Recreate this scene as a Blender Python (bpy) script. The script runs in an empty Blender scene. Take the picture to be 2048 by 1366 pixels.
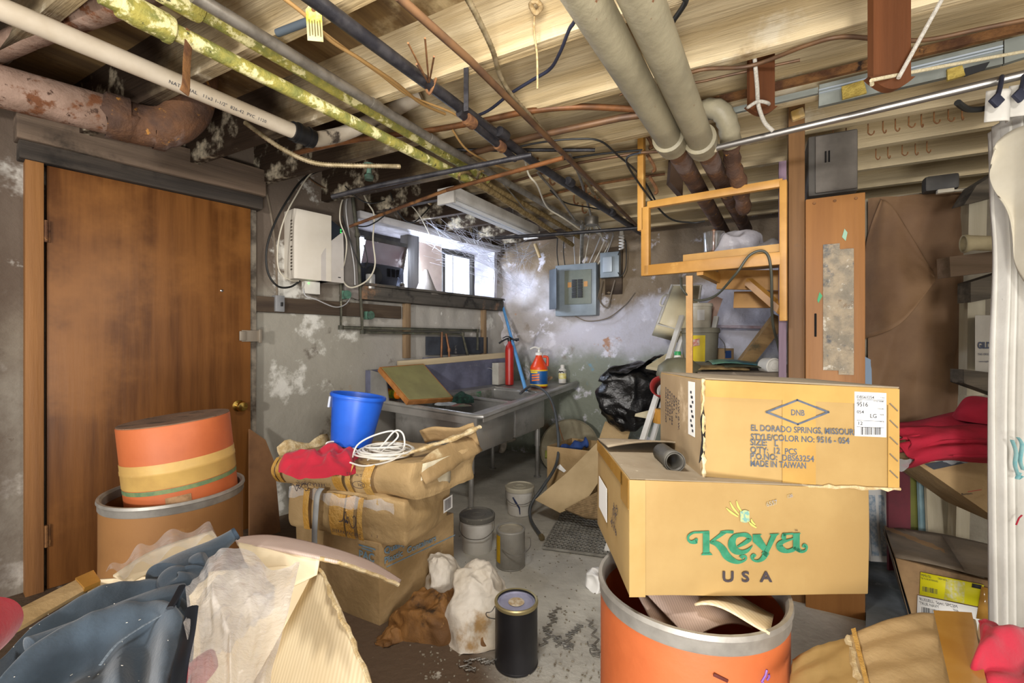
import bpy, bmesh, math, random
from mathutils import Vector, Matrix, noise, Euler

# ---------------------------------------------------------------- camera, world, lights, exposure
scn = bpy.context.scene
COL = scn.collection
F, CX, CY, EH = 1100.0, 1024.0, 683.0, 1.35          # lateral scale of the survey, picture centre, eye level
FL = 910.0; K = FL/F; FZ = .20                        # focal length (px of the 2048 frame); depths were surveyed in units of K; floor level
cam_d = bpy.data.cameras.new('camera'); cam = bpy.data.objects.new('camera', cam_d); COL.objects.link(cam)
cam.location = (0, 0, EH); cam.rotation_euler = (math.pi/2, 0, 0)
cam_d.sensor_width = 36; cam_d.lens = 36*FL/2048; cam_d.clip_start = .03
scn.camera = cam
scn.view_settings.view_transform = 'Standard'; scn.view_settings.look = 'None'
scn.view_settings.exposure = 0.0; scn.view_settings.gamma = 1.0; scn.view_settings.use_curve_mapping = False

world = bpy.data.worlds.new('world'); scn.world = world; world.use_nodes = True
wb = world.node_tree.nodes['Background']; wb.inputs[0].default_value = (1, .97, .93, 1); wb.inputs[1].default_value = .7

A33 = math.radians(33)
U = Vector((math.sin(A33), math.cos(A33)*K, 0)); V = Vector((math.cos(A33), -math.sin(A33)*K, 0)); UP = Vector((0, 0, 1))
LU, LV = U.length, V.length; Un, Vn = U.normalized(), V.normalized()     # along the left wall; along the joists (the room is not square)
WT = -3.25       # left wall plane (t)
WS = 4.90        # back wall plane (s)
JB = 2.34         # underside of the joists
def ST(s, t, z=0.0): return U*s + V*t + UP*z
def P(px, py, d): return Vector(((px-CX)/F*d, d*K, EH-(py-CY)/F*d))
def Zp(px, py, z): return P(px, py, F*(EH-z)/(py-CY))
def onL(px, py, off=0.0):
    k = (px-CX)/F; return P(px, py, (WT+off)/(k*math.cos(A33)-math.sin(A33)))
def onS(px, py, s): 
    k = (px-CX)/F; return P(px, py, s/(k*math.sin(A33)+math.cos(A33)))
def onB(px, py, off=0.0): return onS(px, py, WS-off)
def onT(px, py, t):
    k = (px-CX)/F; return P(px, py, t/(k*math.cos(A33)-math.sin(A33)))
def toST(p):
    x, y = p.x, p.y/K; return x*math.sin(A33)+y*math.cos(A33), x*math.cos(A33)-y*math.sin(A33), p.z

def light(name, kind, loc, target, energy, color, size=.5, size_y=None):
    l = bpy.data.lights.new(name, kind); l.energy = energy; l.color = color
    if kind == 'AREA':
        l.size = size
        if size_y: l.shape = 'RECTANGLE'; l.size_y = size_y
    elif kind in ('POINT', 'SPOT'): l.shadow_soft_size = size
    o = bpy.data.objects.new(name, l); COL.objects.link(o); o.location = loc
    o.rotation_euler = (Vector(target)-Vector(loc)).to_track_quat('-Z', 'Y').to_euler()
    return o
# the photographer's flash, raised to the left behind the camera; an unseen soft fill lamp added behind; daylight at the cellar window
light('flash_lamp', 'AREA', (-2.2, -4.0, 1.9), (.1, 3.4, 1.35), 195, (1, .965, .92), .4)
light('rear_fill_lamp', 'AREA', (1.5, -3.6, 1.7), (.6, 2.6, 1.5), 85, (1, .965, .92), 1.6)
light('bounce_flash', 'AREA', (-.1, -.8, .6), (0, -.2, 2.6), 85, (1, .965, .91), .7)
light('overhead_fill', 'AREA', (-.05, .85, 2.16), (.0, 2.5, .2), 19, (1, .965, .91), .3)  # unseen fill lamp overhead, added to brighten the floor
WIN = onL(850, 545)
light('window_daylight', 'AREA', WIN-V*.22+UP*.02, WIN+V*2.2+U*1.9-UP*.55, 62, (.70, .80, 1), .7, .35)

# ---------------------------------------------------------------- helpers
def lin(h, k=1.0):
    h = h.lstrip('#'); c = [int(h[i:i+2], 16)/255 for i in (0, 2, 4)]
    return tuple((x/12.92 if x <= .04045 else ((x+.055)/1.055)**2.4)*k for x in c) + (1,)
MATS = {}
def mat(name, c1, c2=None, rough=.6, metal=0.0, scale=6, detail=5, bump=0.0, bscale=None, spots=(), stretch=(1, 1, 1),
        spec=.5, trans=0.0, alpha=1.0, emit=None, lo=.35, hi=.65, bstretch=None, sss=0, coat=0, wave=None, sheen=0, zones=(), zones_over=()):
    if name in MATS: return MATS[name]
    m = bpy.data.materials.new(name); m.use_nodes = True; nt = m.node_tree; N = nt.nodes; L = nt.links
    b = N['Principled BSDF']
    if isinstance(c1, str): c1 = lin(c1)
    if isinstance(c2, str): c2 = lin(c2)
    b.inputs['Roughness'].default_value = rough; b.inputs['Metallic'].default_value = metal
    b.inputs['Specular IOR Level'].default_value = spec
    b.inputs['Transmission Weight'].default_value = trans; b.inputs['Alpha'].default_value = alpha
    b.inputs['Coat Weight'].default_value = coat; b.inputs['Sheen Weight'].default_value = sheen
    if emit: b.inputs['Emission Color'].default_value = lin(emit[0]); b.inputs['Emission Strength'].default_value = emit[1]
    tc = N.new('ShaderNodeTexCoord')
    def nz(sc, det, st, rgh=.6, seed=0.0):
        mp = N.new('ShaderNodeMapping'); mp.inputs['Scale'].default_value = st; mp.inputs['Location'].default_value = (seed*3.7, seed*1.3, seed*2.1)
        L.new(tc.outputs['Object'], mp.inputs[0])
        n = N.new('ShaderNodeTexNoise'); n.inputs['Scale'].default_value = sc; n.inputs['Detail'].default_value = det
        n.inputs['Roughness'].default_value = rgh; L.new(mp.outputs[0], n.inputs['Vector']); return n
    def mr(sock, a, z):
        r = N.new('ShaderNodeMapRange'); r.interpolation_type = 'SMOOTHSTEP'
        r.inputs[1].default_value = a; r.inputs[2].default_value = z; L.new(sock, r.inputs[0]); return r.outputs[0]
    def mix(fac, a, bb):
        x = N.new('ShaderNodeMix'); x.data_type = 'RGBA'; L.new(fac, x.inputs[0])
        for s, i in ((a, 6), (bb, 7)):
            if isinstance(s, tuple): x.inputs[i].default_value = s
            else: L.new(s, x.inputs[i])
        return x.outputs[2]
    cur = c1
    if c2: cur = mix(mr(nz(scale, detail, stretch).outputs[0], lo, hi), c1, c2)
    if wave:
        w = N.new('ShaderNodeTexWave'); w.bands_direction = wave[0]; w.inputs['Scale'].default_value = wave[1]; w.inputs['Distortion'].default_value = wave[2]
        w.inputs['Detail'].default_value = 3; w.inputs['Detail Scale'].default_value = 1.5
        mp = N.new('ShaderNodeMapping'); mp.inputs['Scale'].default_value = stretch; L.new(tc.outputs['Object'], mp.inputs[0]); L.new(mp.outputs[0], w.inputs[0])
        wc = wave[3]; wc = lin(wc) if isinstance(wc, str) else wc
        ml = N.new('ShaderNodeMath'); ml.operation = 'MULTIPLY'; ml.inputs[1].default_value = wave[4]; L.new(w.outputs['Fac'], ml.inputs[0])
        cur = mix(ml.outputs[0], cur, wc)
    def band(i, col, ax, a, z, amt, cur):                  # colour bands with a ragged edge: along axis ax of the object
        dt = N.new('ShaderNodeVectorMath'); dt.operation = 'DOT_PRODUCT'; L.new(tc.outputs['Object'], dt.inputs[0]); dt.inputs[1].default_value = ax
        sm = N.new('ShaderNodeMath'); sm.operation = 'MULTIPLY_ADD'; L.new(nz(2.2, 6, (1, 1, 1), .65, i+9).outputs[0], sm.inputs[0]); sm.inputs[1].default_value = amt; L.new(dt.outputs['Value'], sm.inputs[2])
        return mix(mr(sm.outputs[0], a, z), cur, lin(col))
    for i, zn in enumerate(zones): cur = band(i, *zn, cur)
    for i, sp in enumerate(spots):
        col, sc, a, z = sp[:4]; st = sp[4] if len(sp) > 4 else (1, 1, 1)
        cur = mix(mr(nz(sc, 6, st, .65, i+1).outputs[0], a, z), cur, lin(col) if isinstance(col, str) else col)
    for i, zn in enumerate(zones_over): cur = band(i+20, *zn, cur)
    if isinstance(cur, tuple): b.inputs['Base Color'].default_value = cur
    else: L.new(cur, b.inputs['Base Color'])
    if bump:
        bn = nz(bscale or scale*4, 6, bstretch or stretch)
        bp = N.new('ShaderNodeBump'); bp.inputs['Strength'].default_value = bump; bp.inputs['Distance'].default_value = .02
        L.new(bn.outputs[0], bp.inputs['Height']); L.new(bp.outputs[0], b.inputs['Normal'])
    MATS[name] = m; return m

def wood(name, c1, c2, axis='z', rough=.6, bump=.25, grain=14, spots=(), spec=.35):
    st = {'x': (.06, 1, 1), 'y': (1, .06, 1), 'z': (1, 1, .06)}[axis]
    return mat(name, c1, c2, rough=rough, scale=grain, detail=8, bump=bump, bscale=grain*3, stretch=st, spots=spots, spec=spec, lo=.3, hi=.7)

def rot3(r):
    if r is None: return Matrix.Identity(3)
    if isinstance(r, Matrix): return r.to_3x3()
    return Euler(r).to_matrix()
def axes(x, y, z): return Matrix((x, y, z)).transposed()
RU = axes(Vn, UP.cross(Vn), UP)            # local x along the joists (right), local y away along the left wall
def frame(o, R=None): return Matrix.Translation(o) @ (rot3(R).to_4x4())

def cr(pts, k=6, closed=False):
    pts = [Vector(p) for p in pts]; n = len(pts); out = []
    if n < 3: return pts
    for i in range(n if closed else n-1):
        g = (lambda j: pts[j % n]) if closed else (lambda j: pts[max(0, min(n-1, j))])
        p0, p1, p2, p3 = g(i-1), g(i), g(i+1), g(i+2)
        for q in range(k):
            t = q/k
            out.append(.5*((2*p1)+(p2-p0)*t+(2*p0-5*p1+4*p2-p3)*t*t+(3*p1-p0-3*p2+p3)*t**3))
    if not closed: out.append(pts[-1])
    return out

class MB:
    def __init__(s): s.bm = bmesh.new()
    def face(s, pts):
        try: return s.bm.faces.new([s.bm.verts.new(Vector(p)) for p in pts])
        except ValueError: return None
    def box(s, c, size, rot=None, bev=0.0, taper=None):
        R = rot3(rot); c = Vector(c); h = [x/2 for x in size]; vs = []
        t = bmesh.new()
        bmesh.ops.create_cube(t, size=1)
        for v in t.verts:
            q = Vector((v.co.x*size[0], v.co.y*size[1], v.co.z*size[2]))
            if taper and q.z > 0: q.x *= taper; q.y *= taper
            v.co = q
        if bev: bmesh.ops.bevel(t, geom=list(t.edges), offset=min(bev, min(size)*.45), segments=2, affect='EDGES', profile=.6)
        for v in t.verts: v.co = R @ v.co + c
        return s.join(t)
    def beam(s, a, b, w, h, up=UP, bev=0.0):
        """a straight bar from a to b, w across, h along up"""
        a = Vector(a); b = Vector(b); d = (b-a); x = d.normalized(); y = Vector(up).cross(x).normalized(); z = x.cross(y)
        return s.box((a+b)/2, (d.length, w, h), axes(x, y, z), bev)
    def join(s, t, M=None):
        mp = {}
        for v in t.verts: mp[v] = s.bm.verts.new(M @ v.co if M else v.co)
        for f in t.faces:
            try: s.bm.faces.new([mp[v] for v in f.verts])
            except ValueError: pass
        t.free(); return s
    def tube(s, pts, r, n=8, closed=False, caps=True, flat=1.0, ripple=0):
        pts = [Vector(p) for p in pts]; k = len(pts)
        rs = r if isinstance(r, (list, tuple)) else [r]*k
        tg = []
        for i in range(k):
            a = pts[(i-1) % k] if closed or i else pts[0]; b = pts[(i+1) % k] if closed or i < k-1 else pts[-1]
            d = b-a; tg.append(d.normalized() if d.length > 1e-9 else Vector((0, 0, 1)))
        ref = Vector((0, 0, 1)) if abs(tg[0].z) < .9 else Vector((1, 0, 0))
        x = tg[0].cross(ref).normalized(); rings = []
        for i in range(k):
            x = (x - tg[i]*x.dot(tg[i]));  x = x.normalized() if x.length > 1e-6 else tg[i].orthogonal().normalized()
            y = tg[i].cross(x)
            rr = rs[i]*(1+(ripple if i % 2 else -ripple))
            rings.append([s.bm.verts.new(pts[i]+(x*math.cos(2*math.pi*j/n)+y*math.sin(2*math.pi*j/n)*flat)*rr) for j in range(n)])
        for i in range(k if closed else k-1):
            a, b = rings[i], rings[(i+1) % k]
            for j in range(n):
                try: s.bm.faces.new((a[j], a[(j+1) % n], b[(j+1) % n], b[j]))
                except ValueError: pass
        if caps and not closed:
            for rg in (rings[0][::-1], rings[-1]):
                try: s.bm.faces.new(rg)
                except ValueError: pass
        return s
    def lathe(s, prof, n=32, M=None, caps=True):
        rings = []
        for (r, z) in prof:
            rings.append([s.bm.verts.new((r*math.cos(2*math.pi*j/n), r*math.sin(2*math.pi*j/n), z)) for j in range(n)])
        for a, b in zip(rings, rings[1:]):
            for j in range(n): s.bm.faces.new((a[j], a[(j+1) % n], b[(j+1) % n], b[j]))
        if caps:
            s.bm.faces.new(rings[0][::-1]); s.bm.faces.new(rings[-1])
        if M is not None:
            for rg in rings:
                for v in rg: v.co = M @ v.co
        return s
    def grid(s, nu, nv, f):
        g = [[s.bm.verts.new(Vector(f(i/nu, j/nv))) for j in range(nv+1)] for i in range(nu+1)]
        for i in range(nu):
            for j in range(nv):
                try: s.bm.faces.new((g[i][j], g[i+1][j], g[i+1][j+1], g[i][j+1]))
                except ValueError: pass
        return s
    def prism(s, poly, h, M=None):
        """polygon in local xy, extruded along local z by h"""
        M = M or Matrix.Identity(4)
        a = [s.bm.verts.new(M @ Vector((p[0], p[1], 0))) for p in poly]; b = [s.bm.verts.new(M @ Vector((p[0], p[1], h))) for p in poly]
        n = len(poly)
        s.bm.faces.new(a[::-1]); s.bm.faces.new(b)
        for i in range(n): s.bm.faces.new((a[i], a[(i+1) % n], b[(i+1) % n], b[i]))
        return s
    def slab(s, pts, th):
        """flat polygon given in 3-D, thickened along its normal"""
        pts = [Vector(p) for p in pts]; nrm = Vector((0, 0, 0))
        for i in range(len(pts)): nrm += pts[i].cross(pts[(i+1) % len(pts)])
        nrm.normalize()
        a = [s.bm.verts.new(p-nrm*th/2) for p in pts]; b = [s.bm.verts.new(p+nrm*th/2) for p in pts]; n = len(pts)
        s.bm.faces.new(a[::-1]); s.bm.faces.new(b)
        for i in range(n): s.bm.faces.new((a[i], a[(i+1) % n], b[(i+1) % n], b[i]))
        return s
    def subdiv(s, cuts=4, smooth=0):
        bmesh.ops.subdivide_edges(s.bm, edges=list(s.bm.edges), cuts=cuts, use_grid_fill=True, smooth=smooth); return s
    def crumple(s, amp, sc=3.0, seed=0.0, axis=None, amp2=0.0, sc2=12.0):
        s.bm.normal_update()
        for v in s.bm.verts:
            q = v.co*sc + Vector((seed, seed*2.3, -seed))
            d = noise.noise_vector(q)*amp
            if amp2: d += noise.noise_vector(v.co*sc2+Vector((seed*3, 1, 2)))*amp2
            if axis: d = Vector((d.x*axis[0], d.y*axis[1], d.z*axis[2]))
            v.co += d
        return s
    def move(s, M):
        for v in s.bm.verts: v.co = M @ v.co
        return s

MX = {}; PRE = {}
def add(o, parent=None):
    COL.objects.link(o)
    if parent is not None: o.parent = parent
    return o
def tag(o, label, cat, group=None, kind=None):
    o['label'] = label; o['category'] = cat
    if group: o['group'] = group
    if kind: o['kind'] = kind
    return o
def thing(name, label, cat, M=None, at=None, group=None):
    """Empty at the base of a thing. M: parts come in its local frame. at: parts come in room coordinates."""
    o = bpy.data.objects.new(name, None); COL.objects.link(o); o.empty_display_size = .05
    W = M if M is not None else Matrix.Translation(Vector(at))
    x, y, z = (W.col[i].to_3d().normalized() for i in range(3))
    if max(abs(x.dot(y)), abs(x.dot(z)), abs(y.dot(z))) > 1e-4:      # a racked carton: square object frame, the slant goes into the mesh
        y2 = z.cross(x).normalized(); z2 = x.cross(y2)
        W2 = Matrix.Translation(W.translation) @ axes(x, y2, z2).to_4x4(); PRE[o.name] = W2.inverted() @ W; W = W2
    o.matrix_world = W; MX[o.name] = (W, at is not None)
    return tag(o, label, cat, group)
def part(name, mb, m, parent=None, sharp=38, solid=0.0, sub=0, label=None, kind=None, M=None, merge=False, W=None):
    if M is not None: mb.move(M)
    root = parent
    while root is not None and root.name not in MX: root = root.parent
    if root is not None and MX[root.name][1]: mb.move(MX[root.name][0].inverted())
    elif root is not None and root.name in PRE: mb.move(PRE[root.name])
    elif parent is None and W is None:
        # a thing that is one mesh: put its origin at its base
        vs = [v.co for v in mb.bm.verts]
        c = Vector(((min(v.x for v in vs)+max(v.x for v in vs))/2, (min(v.y for v in vs)+max(v.y for v in vs))/2, min(v.z for v in vs)))
        mb.move(Matrix.Translation(-c))
    if merge: bmesh.ops.remove_doubles(mb.bm, verts=list(mb.bm.verts), dist=1e-5)
    bmesh.ops.recalc_face_normals(mb.bm, faces=list(mb.bm.faces))
    me = bpy.data.meshes.new(name); mb.bm.to_mesh(me); mb.bm.free()
    me.polygons.foreach_set('use_smooth', [True]*len(me.polygons))
    if sharp < 180: me.set_sharp_from_angle(angle=math.radians(sharp))
    me.materials.append(m)
    o = bpy.data.objects.new(name, me); COL.objects.link(o)
    if parent is not None: o.parent = parent
    elif W is not None: o.matrix_world = W
    elif parent is None: o.location = c
    if solid:
        md = o.modifiers.new('thickness', 'SOLIDIFY'); md.thickness = solid; md.offset = 0
    if sub:
        md = o.modifiers.new('smooth', 'SUBSURF'); md.levels = sub; md.render_levels = sub
    if label: o['label'] = label
    if kind: o['kind'] = kind
    return o
def solo(name, mb, m, label, cat, group=None, kind=None, **kw):
    return tag(part(name, mb, m, **kw), label, cat, group, kind)
def struct(name, mb, m, **kw):
    o = part(name, mb, m, **kw); o['kind'] = 'structure'; return o
def kids(o): return [c for c in bpy.data.objects if c.parent == o]
def dup(o, W=None, label=None, parent=None):
    c = o.copy(); COL.objects.link(c)
    if parent is not None: c.parent = parent
    if W is not None: c.matrix_world = W; MX[c.name] = (W, MX.get(o.name, (0, False))[1])
    if label: c['label'] = label
    for ch in kids(o): dup(ch, parent=c)
    return c
def text(name, s, size, M, m, parent, sx=1.0, align='LEFT', bold=0.0, spacing=1.0):
    cu = bpy.data.curves.new(name, 'FONT'); cu.body = s; cu.size = size; cu.align_x = align; cu.offset = bold*size; cu.space_character = spacing
    cu.extrude = .0002; cu.resolution_u = 3
    t = bpy.data.objects.new(name, cu); COL.objects.link(t)
    dg = bpy.context.evaluated_depsgraph_get(); me = bpy.data.meshes.new_from_object(t.evaluated_get(dg))
    bpy.data.objects.remove(t); bpy.data.curves.remove(cu)
    me.transform(Matrix.Diagonal((sx, 1, 1, 1))); 
    root = parent
    while root is not None and root.name not in MX: root = root.parent
    if root is not None and MX[root.name][1]: M = MX[root.name][0].inverted() @ M
    me.transform(M)
    if root is not None and root.name in PRE: PREM = PRE[root.name]
    else: PREM = None
    me.materials.clear(); me.materials.append(m)
    if PREM is not None: me.transform(PREM)
    o = bpy.data.objects.new(name, me); COL.objects.link(o); o.parent = parent
    return o
def stroke(mb, pts, ws, M, k=8, th=.0004):
    """flat brush stroke of varying width in the local xz plane (y towards the viewer is -y)"""
    P3 = cr([Vector((p[0], p[1], 0)) for p in pts], k); W3 = cr([Vector((w, 0, 0)) for w in ws], k)
    n = len(P3); L_ = []; R_ = []
    for i in range(n):
        d = (P3[min(i+1, n-1)]-P3[max(i-1, 0)]).normalized(); nn = Vector((-d.y, d.x, 0))
        L_.append(P3[i]+nn*W3[i].x/2); R_.append(P3[i]-nn*W3[i].x/2)
    t = bmesh.new(); a = [t.verts.new(M @ v) for v in L_]; b = [t.verts.new(M @ v) for v in R_]
    for i in range(n-1):
        try: t.faces.new((a[i], a[i+1], b[i+1], b[i]))
        except ValueError: pass
    mb.join(t); return mb
FRONT = Matrix.Rotation(math.pi/2, 4, 'X')       # text facing -y
SIDE = Matrix.Rotation(-math.pi/2, 4, 'Z') @ FRONT   # text facing -x
rnd = random.Random(5)
# ---------------------------------------------------------------- materials used widely
M_plaster = mat('plaster_grey', '#a89f90', '#8d8475', rough=.95, scale=2.2, bump=.5, bscale=9,
    zones=[('#9c978b', (Un.x*.35, Un.y*.35, -1), -1.32, -.95, .6), ('#a8a39b', (Un.x, Un.y, 0), .95, 1.35, .5), ('#6d6054', (-Un.x*.15, -Un.y*.15, 1), 1.62, 1.95, .6)], zones_over=[('#5b4c40', (-Un.x, -Un.y, 0), 1.0, 1.3, .5)],
    spots=[('#d9d6cd', 1.9, .56, .63), ('#655b50', 3.1, .60, .70), ('#e6e3da', 5.5, .66, .72), ('#57493c', 9, .71, .78), ('#a58a6c', 4.6, .66, .73), ('#4a4b50', 2.6, .68, .72)])
M_stone = mat('stone_wall', '#d3d0d6', '#aaa39e', rough=.95, scale=2.6, bump=.9, bscale=12,
    zones=[('#8d7c66', (Vn.x*.4, Vn.y*.4, 1), 1.20, 1.41, .7), ('#d0cdd6', (Vn.x*.3, Vn.y*.3, -1), -1.74, -1.59, .45), ('#8f9486', (0, 0, -1), -.95, -.70, .5), ('#a08a74', (0, 0, 1), 2.42, 2.62, .5)],
    spots=[('#7d6b56', 1.6, .60, .70), ('#b98f74', 3.4, .64, .70), ('#e8e6f0', 4.2, .56, .66), ('#74a0b8', 1.9, .66, .74), ('#5d5247', 10, .70, .77)])
M_concrete = mat('floor_concrete', '#c2bfb4', '#a6a298', rough=.9, zones=[('#5c4a39', (-1, -.5, 0), .30, .60, .5)], scale=2.5, bump=.35, bscale=22,
    spots=[('#6a5a46', 1.3, .58, .74), ('#b5b0a4', 9, .64, .72), ('#4f473c', 6, .68, .78), ('#cfcabd', 30, .72, .78)])
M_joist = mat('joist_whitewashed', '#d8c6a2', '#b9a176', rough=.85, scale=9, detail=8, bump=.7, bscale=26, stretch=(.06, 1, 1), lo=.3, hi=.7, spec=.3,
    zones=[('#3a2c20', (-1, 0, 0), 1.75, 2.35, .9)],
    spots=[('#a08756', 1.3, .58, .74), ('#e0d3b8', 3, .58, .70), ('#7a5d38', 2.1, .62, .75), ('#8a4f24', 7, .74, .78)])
M_sooty = wood('joist_sooty', '#5a452f', '#2c2118', axis='x', rough=.9, bump=.5, grain=9, spots=[('#d8ccb4', 1.6, .60, .66), ('#8a6a48', 3, .6, .7)])
M_subfloor = wood('subfloor_boards', '#8a7048', '#54402a', axis='y', rough=.85, bump=.4, grain=7, spots=[('#cbb890', 2, .55, .7), ('#3e2e1f', 2.6, .62, .75)])
M_oldwood = wood('old_grey_wood', '#8a7f70', '#5b5046', axis='x', rough=.85, bump=.5, grain=10, spots=[('#2c2926', 3, .55, .70), ('#a79c8c', 5, .6, .7)])
M_oldwoodz = wood('old_wood_upright', '#a3896a', '#6b563f', axis='z', rough=.85, bump=.5, grain=10, spots=[('#3a322a', 3, .6, .72)])
M_pine = wood('pine', '#d9a552', '#c08a3c', axis='x', rough=.5, bump=.1, grain=9, spots=[('#8a5a26', 5, .70, .76)])
M_pinez = wood('pine_upright', '#d9a552', '#c08a3c', axis='z', rough=.5, bump=.1, grain=9, spots=[('#8a5a26', 5, .70, .76)])
M_black = mat('black_rubber', '#161618', rough=.5)
M_iron = mat('black_iron', '#26252a', '#3c3a3c', rough=.45, metal=.3, scale=20, bump=.1)
M_rust = mat('rusty_iron', '#5b3a24', '#8d6238', rough=.85, scale=14, bump=.35, spots=[('#2b1c14', 9, .56, .66), ('#b9854d', 18, .62, .7)])
M_steel = mat('stainless_steel', '#b9b7b3', '#9b9995', rough=.36, metal=.55, scale=3, bump=.04, bscale=30, spots=[('#5f5c58', 4, .6, .8)])
M_chrome = mat('chrome', '#d8d8da', rough=.12, metal=1)
M_white = mat('white_plastic', '#e4e1d9', '#d3cfc5', rough=.45, scale=5)
M_galv = mat('galvanised_conduit', '#9a948a', '#7c766c', rough=.45, metal=.55, scale=16, bump=.05)
M_dark = mat('dark_gap', '#0d0b0a', rough=1)
M_ink = mat('dark_ink', '#3b3f4a', rough=.8)
M_kraft = mat('cardboard_kraft', '#b4986c', '#a2875c', rough=.8, scale=5, bump=.45, bscale=11, spots=[('#9a7440', 2.2, .62, .75)])
M_kraftdull = mat('cardboard_dusty', '#a98d64', '#91774f', rough=.85, scale=4, bump=.4, bscale=12, spots=[('#6e5a3e', 2.6, .6, .74), ('#c6b48e', 5, .64, .74)])
M_tape = mat('packing_tape', '#b5873c', '#a8782e', rough=.22, scale=8, coat=.4)
M_paper = mat('white_label', '#e9e8e4', rough=.6)

# ---------------------------------------------------------------- the setting
def wall_grid(s0, s1, z0, z1, fn, step, hole=None):
    nu = int(round((s1-s0)/step)); nv = int(round((z1-z0)/step)); mb = MB()
    us = [s0+(s1-s0)*i/nu for i in range(nu+1)]; zs = [z0+(z1-z0)*j/nv for j in range(nv+1)]
    if hole:
        for ar, lohi in ((us, hole[:2]), (zs, hole[2:])):
            for h in lohi:
                k = min(range(len(ar)), key=lambda i: abs(ar[i]-h)); ar[k] = h
    g = [[mb.bm.verts.new(fn(u, z)) for z in zs] for u in us]
    for i in range(nu):
        for j in range(nv):
            uc = (us[i]+us[i+1])/2; zc = (zs[j]+zs[j+1])/2
            if hole and hole[0] < uc < hole[1] and hole[2] < zc < hole[3]: continue
            mb.bm.faces.new((g[i][j], g[i+1][j], g[i+1][j+1], g[i][j+1]))
    return mb
WIN_S0, WIN_S1, WIN_Z0, WIN_Z1 = 2.86, 4.66, 1.774, 2.275
def sm01(x, a, b):
    t = max(0, min(1, (x-a)/(b-a))); return t*t*(3-2*t)
def left_fn(s, z):
    stone = sm01(s, 2.75, 3.7)*(.35+.65*sm01(z, .9, 1.5)) + sm01(s, 4.4, 4.75)*.8
    d = noise.noise(Vector((s*1.3, z*1.3, 1)))*.012 + stone*(noise.noise(Vector((s*5, z*6, 7)))*.035+noise.noise(Vector((s*14, z*14, 3)))*.014)
    edge = min(abs(s-WIN_S0), abs(s-WIN_S1)) if WIN_Z0-.1 < z < WIN_Z1+.1 else 1
    return ST(s, WT - abs(d)*.9, z)
struct('wall_left', wall_grid(-1.4, 5.2, .15, 2.62, left_fn, .055, (WIN_S0, WIN_S1, WIN_Z0, WIN_Z1)), M_plaster, sharp=180)
def back_fn(t, z):
    corner = sm01(-t, 2.5, 3.0)
    rough = .5 + .9*corner + .5*sm01(z, 1.2, 1.7)
    cell = noise.voronoi(Vector((t*4.2, z*5.5, 0)))[0]
    st = min(.05, (cell[1]-cell[0])*.09)*(.45+1.1*corner)*(.3+sm01(z, 1.0, 1.5))
    d = noise.noise(Vector((t*1.5, z*1.5, 4)))*.03+noise.noise(Vector((t*6, z*6, 2)))*.018*rough+noise.noise(Vector((t*17, z*17, 5)))*.008*rough
    ledge = .05*(1-sm01(z, 1.12, 1.2))
    return ST(WS-d-st-ledge-.13*corner*sm01(noise.noise(Vector((t*3, z*3.2, 9))), -.1, .5), t, z)
struct('wall_back', wall_grid(-3.5, 2.6, .15, 2.62, back_fn, .045), M_stone, sharp=180)
mb = MB(); g = 60
struct('floor', MB().grid(70, 80, lambda u, v: Vector((-3.9+7.9*u, -1.8+7.4*v, FZ+noise.noise(Vector((u*9, v*9, 0)))*.004))), M_concrete, sharp=180)
struct('ceiling', MB().box((0, 0, 0), (6.6, 6.8, .03)), M_subfloor, W=frame(ST(1.6, -.4, JB+.26), RU))
# partition at the right and the wall beyond the paper
M_boardwall = wood('partition_boards', '#6e6250', '#4a4034', axis='z', grain=7, spots=[('#8d8474', 2, .6, .7)])
struct('wall_partition', MB().box((0, 0, 0), (.06, 1.25, 2.3)), M_boardwall, W=frame(ST(4.2, -.13, 1.35), axes(UP.cross(Un)*-1, Un, UP)))
M_limewash = mat('limewashed_wall', '#a39c8c', '#857c6c', rough=.95, scale=3, bump=.6, bscale=12, spots=[('#5c5346', 2.5, .58, .7)])
struct('wall_right', wall_grid(-.15, 2.9, .15, 2.10, lambda t, z: ST(3.46+noise.noise(Vector((t*3, z*3, 8)))*.02, t, z), .08), M_limewash, sharp=180)

JS = [-.28, .17, .62, 1.07, 1.58, 2.02, 2.53, 2.93, 3.33, 3.76, 4.21, 4.62]
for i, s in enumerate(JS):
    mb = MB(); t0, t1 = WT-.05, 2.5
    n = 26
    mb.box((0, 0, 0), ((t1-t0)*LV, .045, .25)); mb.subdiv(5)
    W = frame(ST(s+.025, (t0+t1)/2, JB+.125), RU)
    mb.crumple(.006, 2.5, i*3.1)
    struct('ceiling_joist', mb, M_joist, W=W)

# ---------------------------------------------------------------- door in the left wall
dl, dr = onL(88, 335), onL(493, 420)
ds0, ds1, dz = toST(dl)[0], toST(dr)[0], dl.z
dw_ = (ds1-ds0)*LU
RL = axes(Un, UP.cross(Un), UP)           # on the left wall: local x along the wall, y into it, z up
M_door = wood('door_veneer', '#7d4f24', '#55300f', axis='z', rough=.45, bump=.05, grain=13, spots=[('#8d5c2c', 1.1, .5, .7), ('#43230f', 2, .66, .8)])
M_jamb = wood('jamb_wood', '#9a6a3a', '#7a5230', axis='z', grain=8)
W = frame(ST((ds0+ds1)/2, WT+.03, 0), RL)
door = part('door_1', MB().box((0, 0, (dz+FZ)/2), (dw_, .04, dz-FZ), bev=.003), M_door, W=W); door['kind'] = 'structure'
w2 = dw_/2
hb = MB()
for z in (.45, 1.86): hb.box((-w2-.004, -.02, z), (.03, .012, .1)); hb.tube([(-w2-.004, -.03, z-.05), (-w2-.004, -.03, z+.05)], .007)
part('hinge', hb, M_rust, door)
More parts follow.
